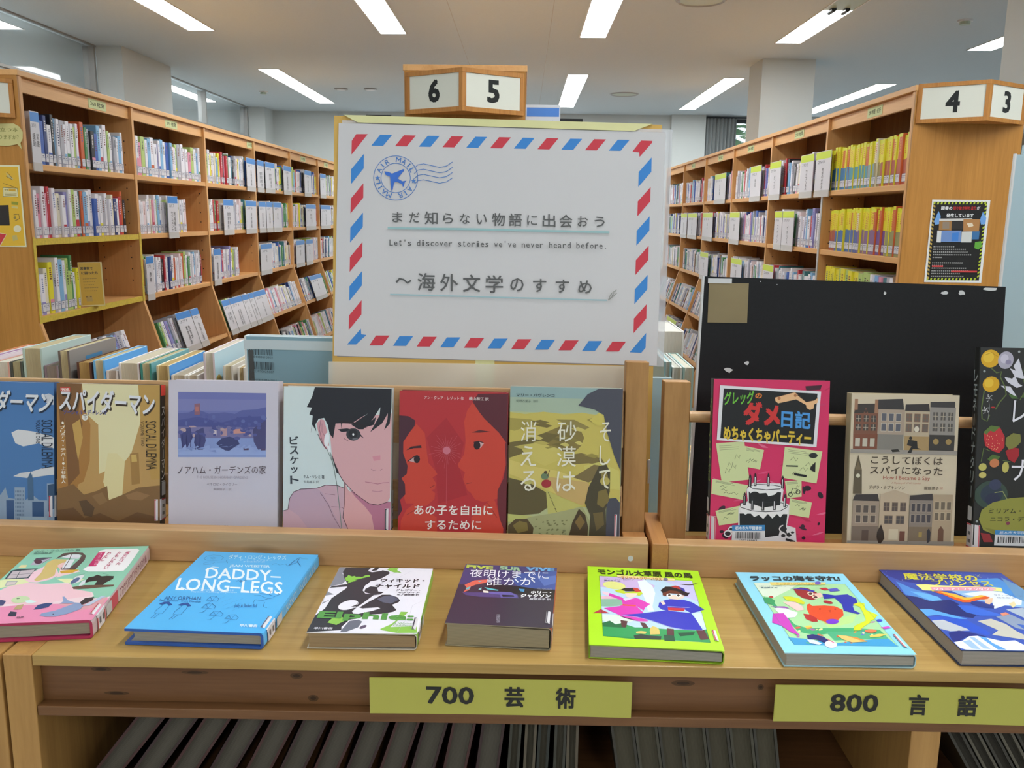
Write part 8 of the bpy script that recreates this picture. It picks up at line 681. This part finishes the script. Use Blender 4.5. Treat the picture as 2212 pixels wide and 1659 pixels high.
# ------------------------------------------------------------------ the low display cabinet in front
S = 1.05
def q_off(q): return .0001 if q == 1.0 else .0002
def low_cabinet(name, x0, x1, dividers, label, cat='display cabinet'):
    o = empty(name, ((x0 + x1) / 2, .74, 0), (0, 0, 0), label, cat)
    dx = -(x0 + x1) / 2; a, b = x0 + dx, x1 + dx; D = .80
    for xx in (a, b - .0265): MB().box((xx, 0, 0), (xx + .0265, D, S)).build('upright', o, ('post',), .001)
    MB().box((a + .027, 0, S - .0108), (b - .027, D, S)).build('top_board', o, ('top',), .001)
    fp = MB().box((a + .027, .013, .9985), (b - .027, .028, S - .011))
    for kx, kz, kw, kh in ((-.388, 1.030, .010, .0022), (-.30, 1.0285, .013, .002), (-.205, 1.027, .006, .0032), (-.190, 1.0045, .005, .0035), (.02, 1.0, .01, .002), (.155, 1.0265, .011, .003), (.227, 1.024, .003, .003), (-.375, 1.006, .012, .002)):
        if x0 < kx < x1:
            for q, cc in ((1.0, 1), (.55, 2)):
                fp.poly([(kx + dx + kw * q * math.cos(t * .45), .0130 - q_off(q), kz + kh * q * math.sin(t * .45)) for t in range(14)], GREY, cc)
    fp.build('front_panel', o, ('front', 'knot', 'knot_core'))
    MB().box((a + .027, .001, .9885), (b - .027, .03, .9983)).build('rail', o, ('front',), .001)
    MB().box((a + .027, .385, .05), (b - .027, .395, S - .012)).build('back_panel', o, ('back',))
    for z in (.868, .46, .08): MB().box((a + .027, .004, z - .02), (b - .027, .384, z)).build('shelf', o, ('front',), .001)
    for xx in dividers: MB().box((xx + dx, .004, .082), (xx + dx + .0275, .384, .988)).build('divider', o, ('post',), .001)
    MB().box((a + .027, .02, 0), (b - .027, .035, .058)).build('plinth', o, ('front',))
    return o
low_cabinet('display_cabinet', -.4715, 1.21, (.3664,), 'low pine display cabinet carrying the flat books and the two racks')
low_cabinet('display_cabinet', -1.46, -.4745, (), 'neighbouring low pine cabinet at the left edge of the photo')

def plate(x0, x1, z0, z1, num, k1, k2, f, label):
    o = empty('classification_plate', (x0, .7405, z0), (R(90), 0, 0), label, 'shelf sign', 'yellow classification plates')
    w = x1 - x0; h = z1 - z0; m = MB(); n = 14
    zz = lambda x: .004 - .010 * (2 * x / w - 1) ** 2 * 0 - .0015 * (1 - (2 * x / w - 1) ** 2)
    for i in range(n):
        xa, xb = w * i / n, w * (i + 1) / n
        m.poly([(xa, 0, zz(xa)), (xb, 0, zz(xb)), (xb, h, zz(xb)), (xa, h, zz(xa))], lin('b4ae4e'))
        m.poly([(xa, h, zz(xa) - .001), (xb, h, zz(xb) - .001), (xb, 0, zz(xb) - .001), (xa, 0, zz(xa) - .001)], lin('b4ae4e'))
    for t, (u0, u1), v0, v1, bd in ((num, f[0], .29, .78, .02), (k1, f[1], .22, .80, .03), (k2, f[2], .22, .80, .03)):
        xm = w * (u0 + u1) / 2
        letter(m, t, (w * u0, h * v0), (w * u1, h * v0), (w * u0, h * v1), max(zz(w * u0), zz(w * u1)) + .0004, lin('24221c'), bd)
    m.build('plate', o, ('printed',))
plate(-.134, .1056, 1.0, 1.0355, '700', '芸', '術', ((.216, .399), (.515, .592), (.71, .787)), 'yellow plate reading 700 on the cabinet front, left one')
plate(.2358, .476, .9995, 1.0355, '800', '言', '語', ((.211, .393), (.508, .583), (.693, .768)), 'yellow plate reading 800 on the cabinet front, right one')

# ------------------------------------------------------------------ books with modelled covers
def book(name, label, W, H, T, spine, loc, rot, artn=None, ah=0.0, cover='d0d0d0', sp=None, edge=None, page='cfc4a8', hard=True, gain=1.0, group=None, sticker=None, sart=None, back=None, cat='book', cmat='printed', inset=None):
    """local x across, y up the cover, z through the thickness; front cover at z = T"""
    root = empty(name, loc, rot, label, cat, group)
    tc = .0026 if hard else .0009; r = min(.004, T * .32); e = (.0032 if hard else .0006) if inset is None else inset
    fx = (lambda x: x) if spine == 'R' else (lambda x: W - x)
    out = [(0, 0)]
    for k in range(5): a = math.pi / 2 * k / 4; out.append((W - r + r * math.sin(a), r - r * math.cos(a)))
    for k in range(5): a = math.pi / 2 * k / 4; out.append((W - r + r * math.cos(a), T - r + r * math.sin(a)))
    out.append((0, T))
    ri = max(r - tc, .0003)
    inn = [(0, tc)]
    for k in range(5): a = math.pi / 2 * k / 4; inn.append((W - tc - ri + ri * math.sin(a), tc + ri - ri * math.cos(a)))
    for k in range(5): a = math.pi / 2 * k / 4; inn.append((W - tc - ri + ri * math.cos(a), T - tc - ri + ri * math.sin(a)))
    inn.append((0, T - tc))
    m = MB(); n = len(out); cc = lin(cover, gain); sc = lin(sp or cover, gain); ec = lin(edge or cover, gain); bc = lin(back or cover, gain)
    for i in range(n - 1):
        (xa, za), (xb, zb) = out[i], out[i + 1]
        col = bc if i == 0 else (cc if i == n - 2 else sc)
        m.poly([(fx(xa), 0, za), (fx(xb), 0, zb), (fx(xb), H, zb), (fx(xa), H, za)], col)
        (ia, ja), (ib, jb) = inn[i], inn[i + 1]
        m.poly([(fx(ia), H, ja), (fx(ib), H, jb), (fx(ib), 0, jb), (fx(ia), 0, ja)], ec)
        for yy in (0, H): m.poly([(fx(xa), yy, za), (fx(xb), yy, zb), (fx(ib), yy, jb), (fx(ia), yy, ja)], ec)
    for q0, q1 in ((out[0], inn[0]), (out[-1], inn[-1])):
        m.poly([(fx(q0[0]), 0, q0[1]), (fx(q1[0]), 0, q1[1]), (fx(q1[0]), H, q1[1]), (fx(q0[0]), H, q0[1])], ec)
    if artn: art(m, artn, 0, ah, T, gain)
    if sart: sart(m, Matrix(((0, 0, 1 if spine == 'R' else -1, W if spine == 'R' else 0), (0, 1, 0, 0), (-1 if spine == 'R' else 1, 0, 0, T if spine == 'R' else 0), (0, 0, 0, 1))))
    m.build('cover', root, (cmat,))
    # page block with a hollowed fore-edge
    p = MB(); pc = lin(page); K = 6
    zs = [tc + (T - 2 * tc) * k / K for k in range(K + 1)]
    hol = (.004 if hard else .0008)
    xl = [e + .0008 + hol * (1 - (2 * k / K - 1) ** 2) for k in range(K + 1)]
    xr = W - tc - .0012
    prof = [(fx(xl[k]), zs[k]) for k in range(K + 1)] + [(fx(xr), zs[K] - ri * .6), (fx(xr), zs[0] + ri * .6)]
    vs = [(x, e, z) for x, z in prof] + [(x, H - e, z) for x, z in prof]; n2 = len(prof)
    p.add(vs, [list(range(n2)), list(range(n2, 2 * n2))[::-1]] + [(i, (i + 1) % n2, n2 + (i + 1) % n2, n2 + i) for i in range(n2)], pc)
    p.build('page_block', root, ('pages',))
    if sticker:
        st = MB(); d = .0004; y0, y1 = sticker[1], sticker[2]; col = lin(sticker[0]); wh = lin('dcd8dc')
        xf = lambda x: x if spine == 'R' else W - x
        q = W + d
        st.poly([(xf(q), y0, T * .10), (xf(q), y1, T * .10), (xf(q), y1, T - r), (xf(q), y0, T - r)], wh)
        x1, x2, z2 = W - r, W - r - .0022 - sticker[3], T + (.0011 if spine == 'R' else .0024)
        st.poly([(xf(q), y0, T - r), (xf(q), y1, T - r), (xf(W + d), y1, T - r * .4), (xf(W + d), y0, T - r * .4)], wh)
        st.poly([(xf(W + d), y0, T - r * .4), (xf(W + d), y1, T - r * .4), (xf(x1), y1, z2), (xf(x1), y0, z2)], wh)
        st.poly([(xf(x1), y0, z2), (xf(x1), y1, z2), (xf(x2), y1, z2), (xf(x2), y0, z2)], wh)
        z3 = z2 + 2e-4
        st.poly([(xf(x2 + .0003), y0 + .0004, z3), (xf(x2 + .0003), y1 - .0004, z3), (xf(x2 + .0013), y1 - .0004, z3), (xf(x2 + .0013), y0 + .0004, z3)], col)
        for yy in (y0 + .0004, y1 - .0014): st.poly([(xf(x2), yy, z3), (xf(x1), yy, z3), (xf(x1), yy + .001, z3), (xf(x2), yy + .001, z3)], col)
        for yy in (y0, y1 - .0016): st.poly([(xf(q + d), yy, T * .12), (xf(q + d), yy + .0016, T * .12), (xf(q + d), yy + .0016, T - r), (xf(q + d), yy, T - r)], col)
        st.poly([(xf(q + d), y1 + .004, T * .2), (xf(q + d), y1 + .020, T * .2), (xf(q + d), y1 + .020, T * .8), (xf(q + d), y1 + .004, T * .8)], lin('c4c4c4'))
        for k in range(2): st.poly([(xf(q + d), y0 + .006 + .009 * k, T * .35), (xf(q + d), y0 + .010 + .009 * k, T * .35), (xf(q + d), y0 + .010 + .009 * k, T * .7), (xf(q + d), y0 + .006 + .009 * k, T * .7)], lin('6a6a70'))
        st.build('spine_label', root, ('printed',))
    return root

def spine_text(t, H, T, c, y0, y1, bg=None, bold=.01, vertical=True):
    def f(m, X):
        if bg:
            for ya, yb, col in bg: m.poly([(T * .12, ya * H, 1.5e-4), (T * .88, ya * H, 1.5e-4), (T * .88, yb * H, 1.5e-4), (T * .12, yb * H, 1.5e-4)], lin(col), 0, X)
        n = len(t); ch = (y1 - y0) * H / max(n, 1)
        for i, g in enumerate(t):
            if g in ' ・': continue
            yt = y1 * H - ch * i
            if g == 'ー': m.poly([(T * .46, yt - ch * .9, 3e-4), (T * .54, yt - ch * .9, 3e-4), (T * .54, yt - ch * .1, 3e-4), (T * .46, yt - ch * .1, 3e-4)], lin(c), 0, X); continue
            letter(m, g, (T * .24, yt - ch * .88), (T * .76, yt - ch * .88), (T * .24, yt - ch * .04), 3e-4, lin(c), bold, 0, X)
    return f

FL = 'books lying flat on the cabinet top'
FG = 1.0
book('hardcover_book', 'mint and pink hardback with a girl in a pink dress on its cover', 0.1266, 0.1921, 0.0187, 'R', (-0.5288, 0.7565, S + .0005), (0, 0, 0.1336), 'mint', 0, '8fc9b0', 'c9b2b4', 'b03058', 'a09684', True, FG, FL, ('c83a4a', .012, .034, 0), spine_text('魔女だったかもしれないわたし', 0.1921, 0.0187, '8a4a60', .42, .93, ((.40, .95, 'd8c4c4'), (.27, .39, 'c84a62'))))
book('hardcover_book', 'bright blue hardback with white lettering and line drawings', 0.1321, 0.1939, 0.0162, 'R', (-0.3679, 0.7623, S + .0005), (0, 0, -0.0371), 'blue', 0, '55b4ee', '55b4ee', '2f5cae', 'a29a8c', True, FG, FL, ('3a4a78', .010, .034, 0), spine_text('ダディ・ロング・レッグズ', 0.1939, 0.0162, 'c8dcec', .35, .93))
book('paperback_book', 'black, white and green paperback with a swirling figure, lying flat', 0.1034, 0.1554, 0.0163, 'R', (-0.1964, 0.7607, S + .0005), (0, 0, 0.0049), 'elf', 0, 'e9e6ef', '8cc24a', 'c8c0b0', 'a08868', False, FG, FL, ('2c2c40', .008, .032, 0), None)
book('paperback_book', 'thick dark purple paperback with a night scene, lying flat', 0.1005, 0.1439, 0.0230, 'R', (-0.0679, 0.7716, S + .0005), (0, 0, -0.0731), 'dawn', 0, '3f3646', 'c8604c', '9a9078', '9a8e74', False, FG, FL, ('2c2c40', .008, .034, 0), None)
book('paperback_book', 'lime green book showing two children in pink and blue robes', 0.1232, 0.1857, 0.0135, 'R', (0.0666, 0.7520, S + .0005), (0, 0, -0.0639), 'lime', 0, 'aee022', 'aee022', '98bc30', '9a9488', False, FG, FL, ('c84a4a', .018, .040, 0), None)
book('paperback_book', 'light blue book with a crowded sea creature picture, lying flat', 0.1198, 0.1846, 0.0135, 'R', (0.2437, 0.7430, S + .0005), (0, 0, 0.0055), 'otter', 0, '8fd4ee', '8fd4ee', 'a8c8d0', 'a39c90', False, FG, FL, ('c84a5a', .012, .038, 0), None)
book('paperback_book', 'deep blue fantasy book with a red-haired rider, at the right edge', 0.1342, 0.1862, 0.0156, 'R', (0.4066, 0.7500, S + .0005), (0, 0, 0.0052), 'wave', 0, '3a55b0', '2c3a70', '2a3a60', 'a19a92', False, FG, FL, None, None)

# ------------------------------------------------------------------ the two wooden display racks
def rack(name, loc, rotz, x0, x1, posts, label, rails, dowel):
    o = empty(name, loc, (0, 0, R(rotz)), label, 'book rack', 'wooden book racks on the cabinet')
    MB().box((x0, 0, 0), (x1, .021, .0385)).build('front_lip', o, ('pine',), .0012)
    for k in range(5):
        x = x1 - .02 - k * (x1 - x0 - .04) / 4
        MB().cyl((x, .020), .0032, -.0006, .0004, 'y', 12).build('screw_plug', o, ('scuff',)) if x1 < .3 and k == 0 else None
    MB().box((x0, .0215, .0008), (x1, .105, .0118)).build('ledge', o, ('piney',), .001)
    for xa, xb, yb, hgt, lean in posts:
        X = Matrix.Translation((0, yb, .0122)) @ Matrix.Rotation(R(-lean), 4, 'X')
        MB().box((xa, 0, 0), (xb, .028, hgt), X=X).build('post', o, ('pinez',), .0012)
    for za, zb, yy in rails:
        X = Matrix.Translation((0, yy, .0122)) @ Matrix.Rotation(R(-8), 4, 'X')
        MB().box((x0, 0, za), (posts[-1][0] - .0006 if x1 < .3 else x1, .012, zb), X=X).build('back_rail', o, ('pine',), .001)
    if dowel:
        z, y, r = dowel; MB().cyl((y, z), r, posts[0][1] + .0005, x1, 'x', 18).build('dowel', o, ('pine',))
    return o
rl = rack('display_rack', (0, .952, S), -1.9, -.80, .148, ((.1225, .1495, .0615, .222, 6),), 'long pine book rack on the left with books facing out', ((.118, .187, .0600), (.035, .072, .0600)), None)
MB().box((.1225, .0225, .0122), (.1495, .0605, .0300)).build('foot', rl, ('piney',), .001)
rr_ = rack('display_rack', (.001, .950, S), -1.75, .169, .95, ((.1675, .1985, .0665, .199, 5),), 'pine book rack on the right standing before the black board', (), (.168, .0862, .0068))
MB().box((.1505, -.004, 0), (.1685, .105, .0405)).build('foot', rr_, ('piney',), .001)

ST = 'books facing out on the wooden racks'
SG = 1.0
book('paperback_book', 'comic book with a blue sky and skyscraper cover, leftmost on the rack', 0.1281, 0.1834, 0.0160, 'R', (-0.6920, 1.0311, 1.0625), (R(82), 0, R(-1.9)), 'sky', 0.0136, '4a78b0', '3a5a88', '3a5a88', 'c8c0b0', False, SG, ST, ('c83a4a', .02, .046, 0), None)
book('paperback_book', 'tan city cover comic book with white title, second on the left rack', 0.1265, 0.1836, 0.0170, 'R', (-0.5586, 1.0247, 1.0625), (R(82), 0, R(-1.9)), 'sand', 0.0131, 'b9935a', '2c2624', '6a5238', 'c8c0b0', False, SG, ST, ('c83a4a', .02, .046, 0), spine_text('スパイダーマン下', 0.1836, 0.0170, 'd8d4d0', .30, .86, ((.93, 1.0, 'c83a34'),)))
book('hardcover_book', 'white book with a framed winter photograph on its cover', 0.1318, 0.1902, 0.0240, 'R', (-0.4191, 1.0221, 1.0625), (R(82), 0, R(-1.9)), 'white', 0.0145, 'cfc8d2', 'cfc8d2', 'cfc8d2', 'd0ccc4', True, SG, ST, None, None)
book('paperback_book', 'pale novel showing a dark haired youth with a white earphone', 0.1290, 0.1864, 0.0180, 'R', (-0.2807, 1.0114, 1.0625), (R(82), 0, R(-1.9)), 'youth', 0.0145, 'cfd9d8', 'c8ccc8', 'c8c4bc', 'c8c0b0', False, SG, ST, ('3a3c48', .018, .044, 0), None)
book('hardcover_book', 'red novel showing two faces turned towards each other', 0.1283, 0.1836, 0.0220, 'R', (-0.1425, 1.0109, 1.0625), (R(82), 0, R(-1.9)), 'girls', 0.0137, 'b53036', '7a2428', '8a2a2c', 'd8d0c4', True, SG, ST, None, None)
book('hardcover_book', 'novel with yellow desert dunes on its cover beside the rack post', 0.1313, 0.1913, 0.0200, 'R', (-0.0122, 1.0046, 1.0625), (R(82), 0, R(-1.9)), 'desert', 0.0135, 'a8a068', '5a5a58', 'a8b0a8', 'd0c8b8', True, SG, ST, ('c83a4a', .016, .044, 0), None)
book('hardcover_book', 'pink diary style book with a tiered black cake on its cover', 0.1330, 0.2059, 0.0200, 'L', (0.2232, 0.9945, 1.0625), (R(82), 0, R(-1.2)), 'cake', 0.0167, 'cf3060', '222226', '222226', 'cfc6b4', True, SG, ST, ('c84a5a', .016, .046, 0), spine_text('ダメ日記', 0.2059, 0.0200, '9ab04a', .40, .90))
book('hardcover_book', 'beige book with two rows of terrace houses on its cover', 0.1224, 0.1916, 0.0200, 'L', (0.3824, 0.9931, 1.0625), (R(82), 0, R(-1.2)), 'spy', 0.0177, 'c8b9a0', 'c4b496', 'b8a888', 'cfc6b4', True, SG, ST, None, None)
book('hardcover_book', 'large black book with strawberries and flowers at the right edge', 0.1692, 0.2492, 0.0160, 'L', (0.5214, 0.9762, 1.0625), (R(82), 0, R(-1.2)), 'berry', 0.0228, '2b2b2a', '2b2b2a', '2b2b2a', 'cfc6b4', True, SG, ST, ('c84a5a', .018, .046, 0), spine_text('レモネードナタリー', 0.2492, 0.0160, '9aa0a0', .3, .9))

# ------------------------------------------------------------------ boards and posters behind the racks
def lean_frame(loc, lean, rotz=0): return (loc, (R(90 - lean), 0, R(rotz)))
bd = empty('poster_board', (-0.2372, 1.0641, S + .001), (R(82), 0, 0), 'yellow edged cardboard behind the airmail poster', 'display board')
q_ = MB(); q_.prism([(-0.0014, 0), (0.4011, 0), (0.4084, 0.5192), (-0.0007, 0.5258)], -.006, -.0012, 'z'); q_.build('cardboard', bd, ('card',))
q_ = MB(); q_.prism([(0.0293, 0.5173), (0.3734, 0.5107), (0.3964, 0.5198), (0.0113, 0.5264)], .0004, .0008, 'z')
q_.prism([(0.0113, 0.5259), (0.3964, 0.5193), (0.3964, 0.5198), (0.0113, 0.5264)], -.0064, .0003, 'z'); q_.build('yellow_tape', bd, ('tape',))
q_ = MB(); q_.box((0.1798, .01, -.0011), (0.2038, .24, -.0007)); q_.build('yellow_tape', bd, ('tape',))
ps = empty('airmail_poster', (-0.2372, 1.0641, S + .001), (R(82), 0, 0), 'white poster with red and blue airmail border', 'poster')
XA = Matrix.Translation((0.0007, 0.2263, 0)) @ Matrix.Rotation(-0.01649, 4, 'Z')
q_ = MB(); q_.box((0, 0, -.0008), (0.4076, 0.2901, 0), lin('cdcacb'), 0, XA); art(q_, 'airmail', 0, 0, 0, 1.1, 0, XA); q_.build('sheet', ps, ('matte',))
q_ = MB(); q_.box((.004, -.001, -.0011), (0.4161, 0.2941, -.0009), GREY, 0, XA); q_.build('laminate', ps, ('lam',))
fm = empty('clear_film', (-0.2372, 1.0641, S + .001), (R(82), 0, 0), 'wrinkled clear film hanging below the airmail poster', 'plastic film')
q_ = MB(); NX, NY = 46, 14; rq = random.Random(2); vs_ = []
for j in range(NY + 1):
    for i in range(NX + 1):
        u, v = i / NX, j / NY
        vs_.append((-0.0054 + u * 0.3925, .02 + v * 0.1988, .0014 + .0022 * (1 + math.sin(u * 19 + 3 * math.sin(v * 4)) * math.cos(v * 5 + u * 4)) * (.3 + .7 * (1 - abs(2 * u - 1)))))
q_.add(vs_, [(j * (NX + 1) + i, j * (NX + 1) + i + 1, (j + 1) * (NX + 1) + i + 1, (j + 1) * (NX + 1) + i) for j in range(NY) for i in range(NX)]); q_.build('film', fm, ('film',), smooth=True)
bl = empty('black_board', (.222, 1.094, S + .0005), (R(86), 0, 0), 'large black foam board standing behind the right rack', 'display board')
k_ = MB(); k_.prism([(0, 0), (.392, 0), (.388, .2), (.386, .322), (.008, .330)], -.006, 0, 'z'); k_.build('panel', bl, ('black',))
MB().prism([(-.0028, 0), (-.0002, 0), (.0078, .3302), (.0052, .3302)], -.006, .0004, 'z').build('white_edge', bl, ('scuff',))
MB().box((.0135, .272, .0004), (.0635, .322, .0009)).build('brown_tape', bl, ('kraft',))
q_ = MB(); q_.box((.012, .3215, .0010), (.042, .3275, .0014)); q_.build('torn_tape', bl, ('scuff',))
q_ = MB()
for cx, cy, w, h in ((.078, .3245, .0016, .0014), (.099, .321, .0016, .0014), (.235, .312, .004, .0055), (.31, .3135, .011, .0055), (.331, .3135, .011, .0065), (.365, .319, .026, .0045), (.043, .212, .013, .008), (.066, .221, .008, .005)):
    rq = random.Random(int(cx * 1e4)); n = 9
    q_.poly([(cx + w * .5 * math.cos(2 * math.pi * k / n) * rq.uniform(.55, 1.1), cy + h * .5 * math.sin(2 * math.pi * k / n) * rq.uniform(.55, 1.1), .0006) for k in range(n)])
q_.build('white_scuff_marks', bl, ('scuff',))
pp = empty('pale_blue_panel', (.672, 1.245, S + .0005), (R(90), 0, R(-2)), 'tall pale blue acrylic panel at the right edge of the photo', 'display panel')
MB().box((0, 0, -.004), (.36, .492, 0)).build('front_sheet', pp, ('pale',)); MB().box((.010, 0, -.009), (.37, .505, -.0045)).build('rear_sheet', pp, ('pale',))
MB().box((-.0028, 0, -.0045), (-.0003, .493, .0005)).build('bright_edge', pp, ('white',))

# ------------------------------------------------------------------ spine-down row of books on the far side of the cabinet top
RB = 'row of upright books behind the left rack'
def rear(label, x0, x1, ztop, yf, dep, cover, page, rotz=0, group=RB, hard=True, side=None, sart=None, inset=.001):
    # fore-edge towards the camera: local x -> +y, local z -> -x
    H = ztop - S; T = x1 - x0
    o = book('upright_book', label, dep, H, T, 'R', (x0, yf, S + .0005), (R(90), 0, R(90 + rotz)), None, 0, side or cover, cover, cover, page, hard, 1.0, group, None, None, cover, inset=inset)
    return o
# the front cover of each book looks to the right
RBOOKS = (('thin orange and white book, leftmost seen behind the left rack', -.765, -.750, 1.246, 'd07848', 'd8d4cc', 'd8a080'),
 ('thin purple edged book beside the orange one behind the left rack', -.749, -.736, 1.247, 'a878a8', 'd8d4cc', 'd8ccd4'),
 ('white book with coral edge near the left end of the rear row', -.735, -.7125, 1.242, 'd8a090', 'd6d0c0', 'd0d0cc'),
 ('cream paged book with black and white edges in the rear row', -.711, -.695, 1.243, '4a4e48', 'b9ae88', '8a9488'),
 ('pale green hardback with hollow fore-edge, tall, in the rear row', -.6925, -.6655, 1.262, 'b4c8c0', 'b9ab88', 'b8cac4'),
 ('tall grey hardback with a blue patch on its cover', -.643, -.6275, 1.259, '6a5e58', 'c4b48c', '8a8480'),
 ('brown hardback with tan pages in the rear row', -.618, -.598, 1.243, '5a3a30', 'b08e58', '6a4a40'),
 ('sky blue covered book beside the brown hardback', -.595, -.579, 1.246, '6fb0dc', 'c4b490', '58a0dc'),
 ('thick white hardback with hollow fore-edge in the rear row', -.5595, -.531, 1.243, 'd8d0cc', 'c8bca4', 'c09098'),
 ('teal and green covered book right of the thick white hardback', -.5295, -.514, 1.243, '3f8a80', 'b8aa84', '70a8b0'),
 ('tan paged book with a bright blue picture cover', -.507, -.489, 1.240, 'd0c098', 'b89c68', '4a98dc'))
RIDX = {}
for lb, a, b, zt, cv_, pg, sd in RBOOKS: RIDX[lb] = rear(lb, a, b, zt, 1.2, .145, cv_, pg, side=sd)
rear('short plum paged book with a white cover in the rear row', -.6640, -.6445, 1.238, 1.2, .13, '8a7880', '9a8c80', side='d8dce0')
rear('short white topped book between blue and thick white books', -.5775, -.5615, 1.232, 1.2, .13, 'd8d0cc', 'b8a898')
rear('low white topped paperback behind the winter photograph book, left', -.487, -.466, 1.227, 1.2, .12, 'd8d0c4', 'c0b098')
rear('low white topped paperback behind the winter photograph book, right', -.464, -.449, 1.227, 1.2, .12, 'd4ccc0', 'c0b098')
pic = rear('white and pink edged picture book with red lettering', -.4405, -.425, 1.259, 1.2, .15, 'd8c8cc', 'cfc6b4', side='b4d0dc')
pm = MB()
# cover face of the picture book, seen from the aisle side: reads left (near) to right (far)
XQ = Matrix.Translation((0, 0, .0155 + .0003))
pm.poly([(.03, .09, 0), (.15, .09, 0), (.15, .125, 0), (.03, .125, 0)], lin('c8d440'), 0, XQ)
pm.poly([(.012 + .016 * math.cos(k * .4), .155 + .022 * math.sin(k * .4), .0001) for k in range(16)], lin('b89a48'), 0, XQ)
letter(pm, 'しいばドラマ', (.035, .150), (.145, .150), (.035, .185), .0001, lin('b83a44'), .02, 0, XQ)
pm.build('cover_print', pic, ('printed',))
for lb, shape in (('tall grey hardback with a blue patch on its cover', [(.045, .05), (.095, .05), (.095, .195), (.045, .195)]), ('tan paged book with a bright blue picture cover', [(.06, .09), (.09, .17), (.10, .10), (.13, .17), (.14, .10), (.10, .06)])):
    q_ = MB(); q_.poly([(x, y, 0) for x, y in shape], lin('4a80a8' if 'grey' in lb else '2a62c0'), 0, Matrix.Translation((0, 0, (.0155 if 'grey' in lb else .018) + .0003))); q_.build('cover_print', RIDX[lb], ('printed',))
rear('cream paged paperback left of the slate blue book', -.414, -.400, 1.241, 1.2, .13, 'd4ccc0', 'c4b698')
rear('narrow cream paperback touching the slate blue book', -.394, -.383, 1.239, 1.2, .13, 'd8d0c8', 'b8a078')
sl = book('hardcover_book', 'slate blue hardback showing two barcodes beside the poster', 0.1500, 0.2430, .020, 'L', (-.3605, 1.150, S + .0005), (R(90), 0, R(-3)), 'slate', 0.1696, '7fa0ae', 'd8dcdc', 'c4d2d8', 'dcd8d0', True, 1.1, None, None, None)
MB().box((.006, .001, .0202), (.013, .225, .0204), lin('4a4e50')).build('spine_strip', sl, ('printed',))
MB().box((.0005, .2262, .0202), (.1495, .2385, .0204), lin('c6d4da')).build('folded_cover_edge', sl, ('printed',))
RR = 'upright books behind the gap between the racks'
rear('pale teal edged book with white pages behind the rack gap', .206, .2165, 1.248, 1.25, .14, '8fb4bc', 'c8c8c0', group=RR)
rear('white hardback with hollow pages behind the rack gap', .218, .232, 1.240, 1.25, .14, 'd8dcd8', 'c4c2b8', group=RR)
rear('white book with pale green edge before the black board', .2335, .249, 1.240, 1.25, .14, 'a8c4c0', 'c8c4b4', group=RR)
wbk = rear('tall white book with a grey label behind the rack gap', .222, .262, 1.272, 1.41, .14, 'dcdcdc', 'd0ccc4', group=RR)
book('picture_book', 'pale blue picture book standing upright between the two racks', .085, .190, .010, 'L', (.118, 1.165, S + .0005), (R(88), 0, 0), None, 0, '9fc0d0', '9fc0d0', 'b8d0d8', 'd0d0cc', True, 1.0)
rear('low white hardback seen between the two rack posts', .152, .1655, 1.150, 1.075, .07, 'd8dcdc', 'c8c8c4', group=None)

# ------------------------------------------------------------------ big volumes leaning on the shelf inside the cabinet
LB = 'large volumes leaning on the shelf under the cabinet top'
SZ = .868
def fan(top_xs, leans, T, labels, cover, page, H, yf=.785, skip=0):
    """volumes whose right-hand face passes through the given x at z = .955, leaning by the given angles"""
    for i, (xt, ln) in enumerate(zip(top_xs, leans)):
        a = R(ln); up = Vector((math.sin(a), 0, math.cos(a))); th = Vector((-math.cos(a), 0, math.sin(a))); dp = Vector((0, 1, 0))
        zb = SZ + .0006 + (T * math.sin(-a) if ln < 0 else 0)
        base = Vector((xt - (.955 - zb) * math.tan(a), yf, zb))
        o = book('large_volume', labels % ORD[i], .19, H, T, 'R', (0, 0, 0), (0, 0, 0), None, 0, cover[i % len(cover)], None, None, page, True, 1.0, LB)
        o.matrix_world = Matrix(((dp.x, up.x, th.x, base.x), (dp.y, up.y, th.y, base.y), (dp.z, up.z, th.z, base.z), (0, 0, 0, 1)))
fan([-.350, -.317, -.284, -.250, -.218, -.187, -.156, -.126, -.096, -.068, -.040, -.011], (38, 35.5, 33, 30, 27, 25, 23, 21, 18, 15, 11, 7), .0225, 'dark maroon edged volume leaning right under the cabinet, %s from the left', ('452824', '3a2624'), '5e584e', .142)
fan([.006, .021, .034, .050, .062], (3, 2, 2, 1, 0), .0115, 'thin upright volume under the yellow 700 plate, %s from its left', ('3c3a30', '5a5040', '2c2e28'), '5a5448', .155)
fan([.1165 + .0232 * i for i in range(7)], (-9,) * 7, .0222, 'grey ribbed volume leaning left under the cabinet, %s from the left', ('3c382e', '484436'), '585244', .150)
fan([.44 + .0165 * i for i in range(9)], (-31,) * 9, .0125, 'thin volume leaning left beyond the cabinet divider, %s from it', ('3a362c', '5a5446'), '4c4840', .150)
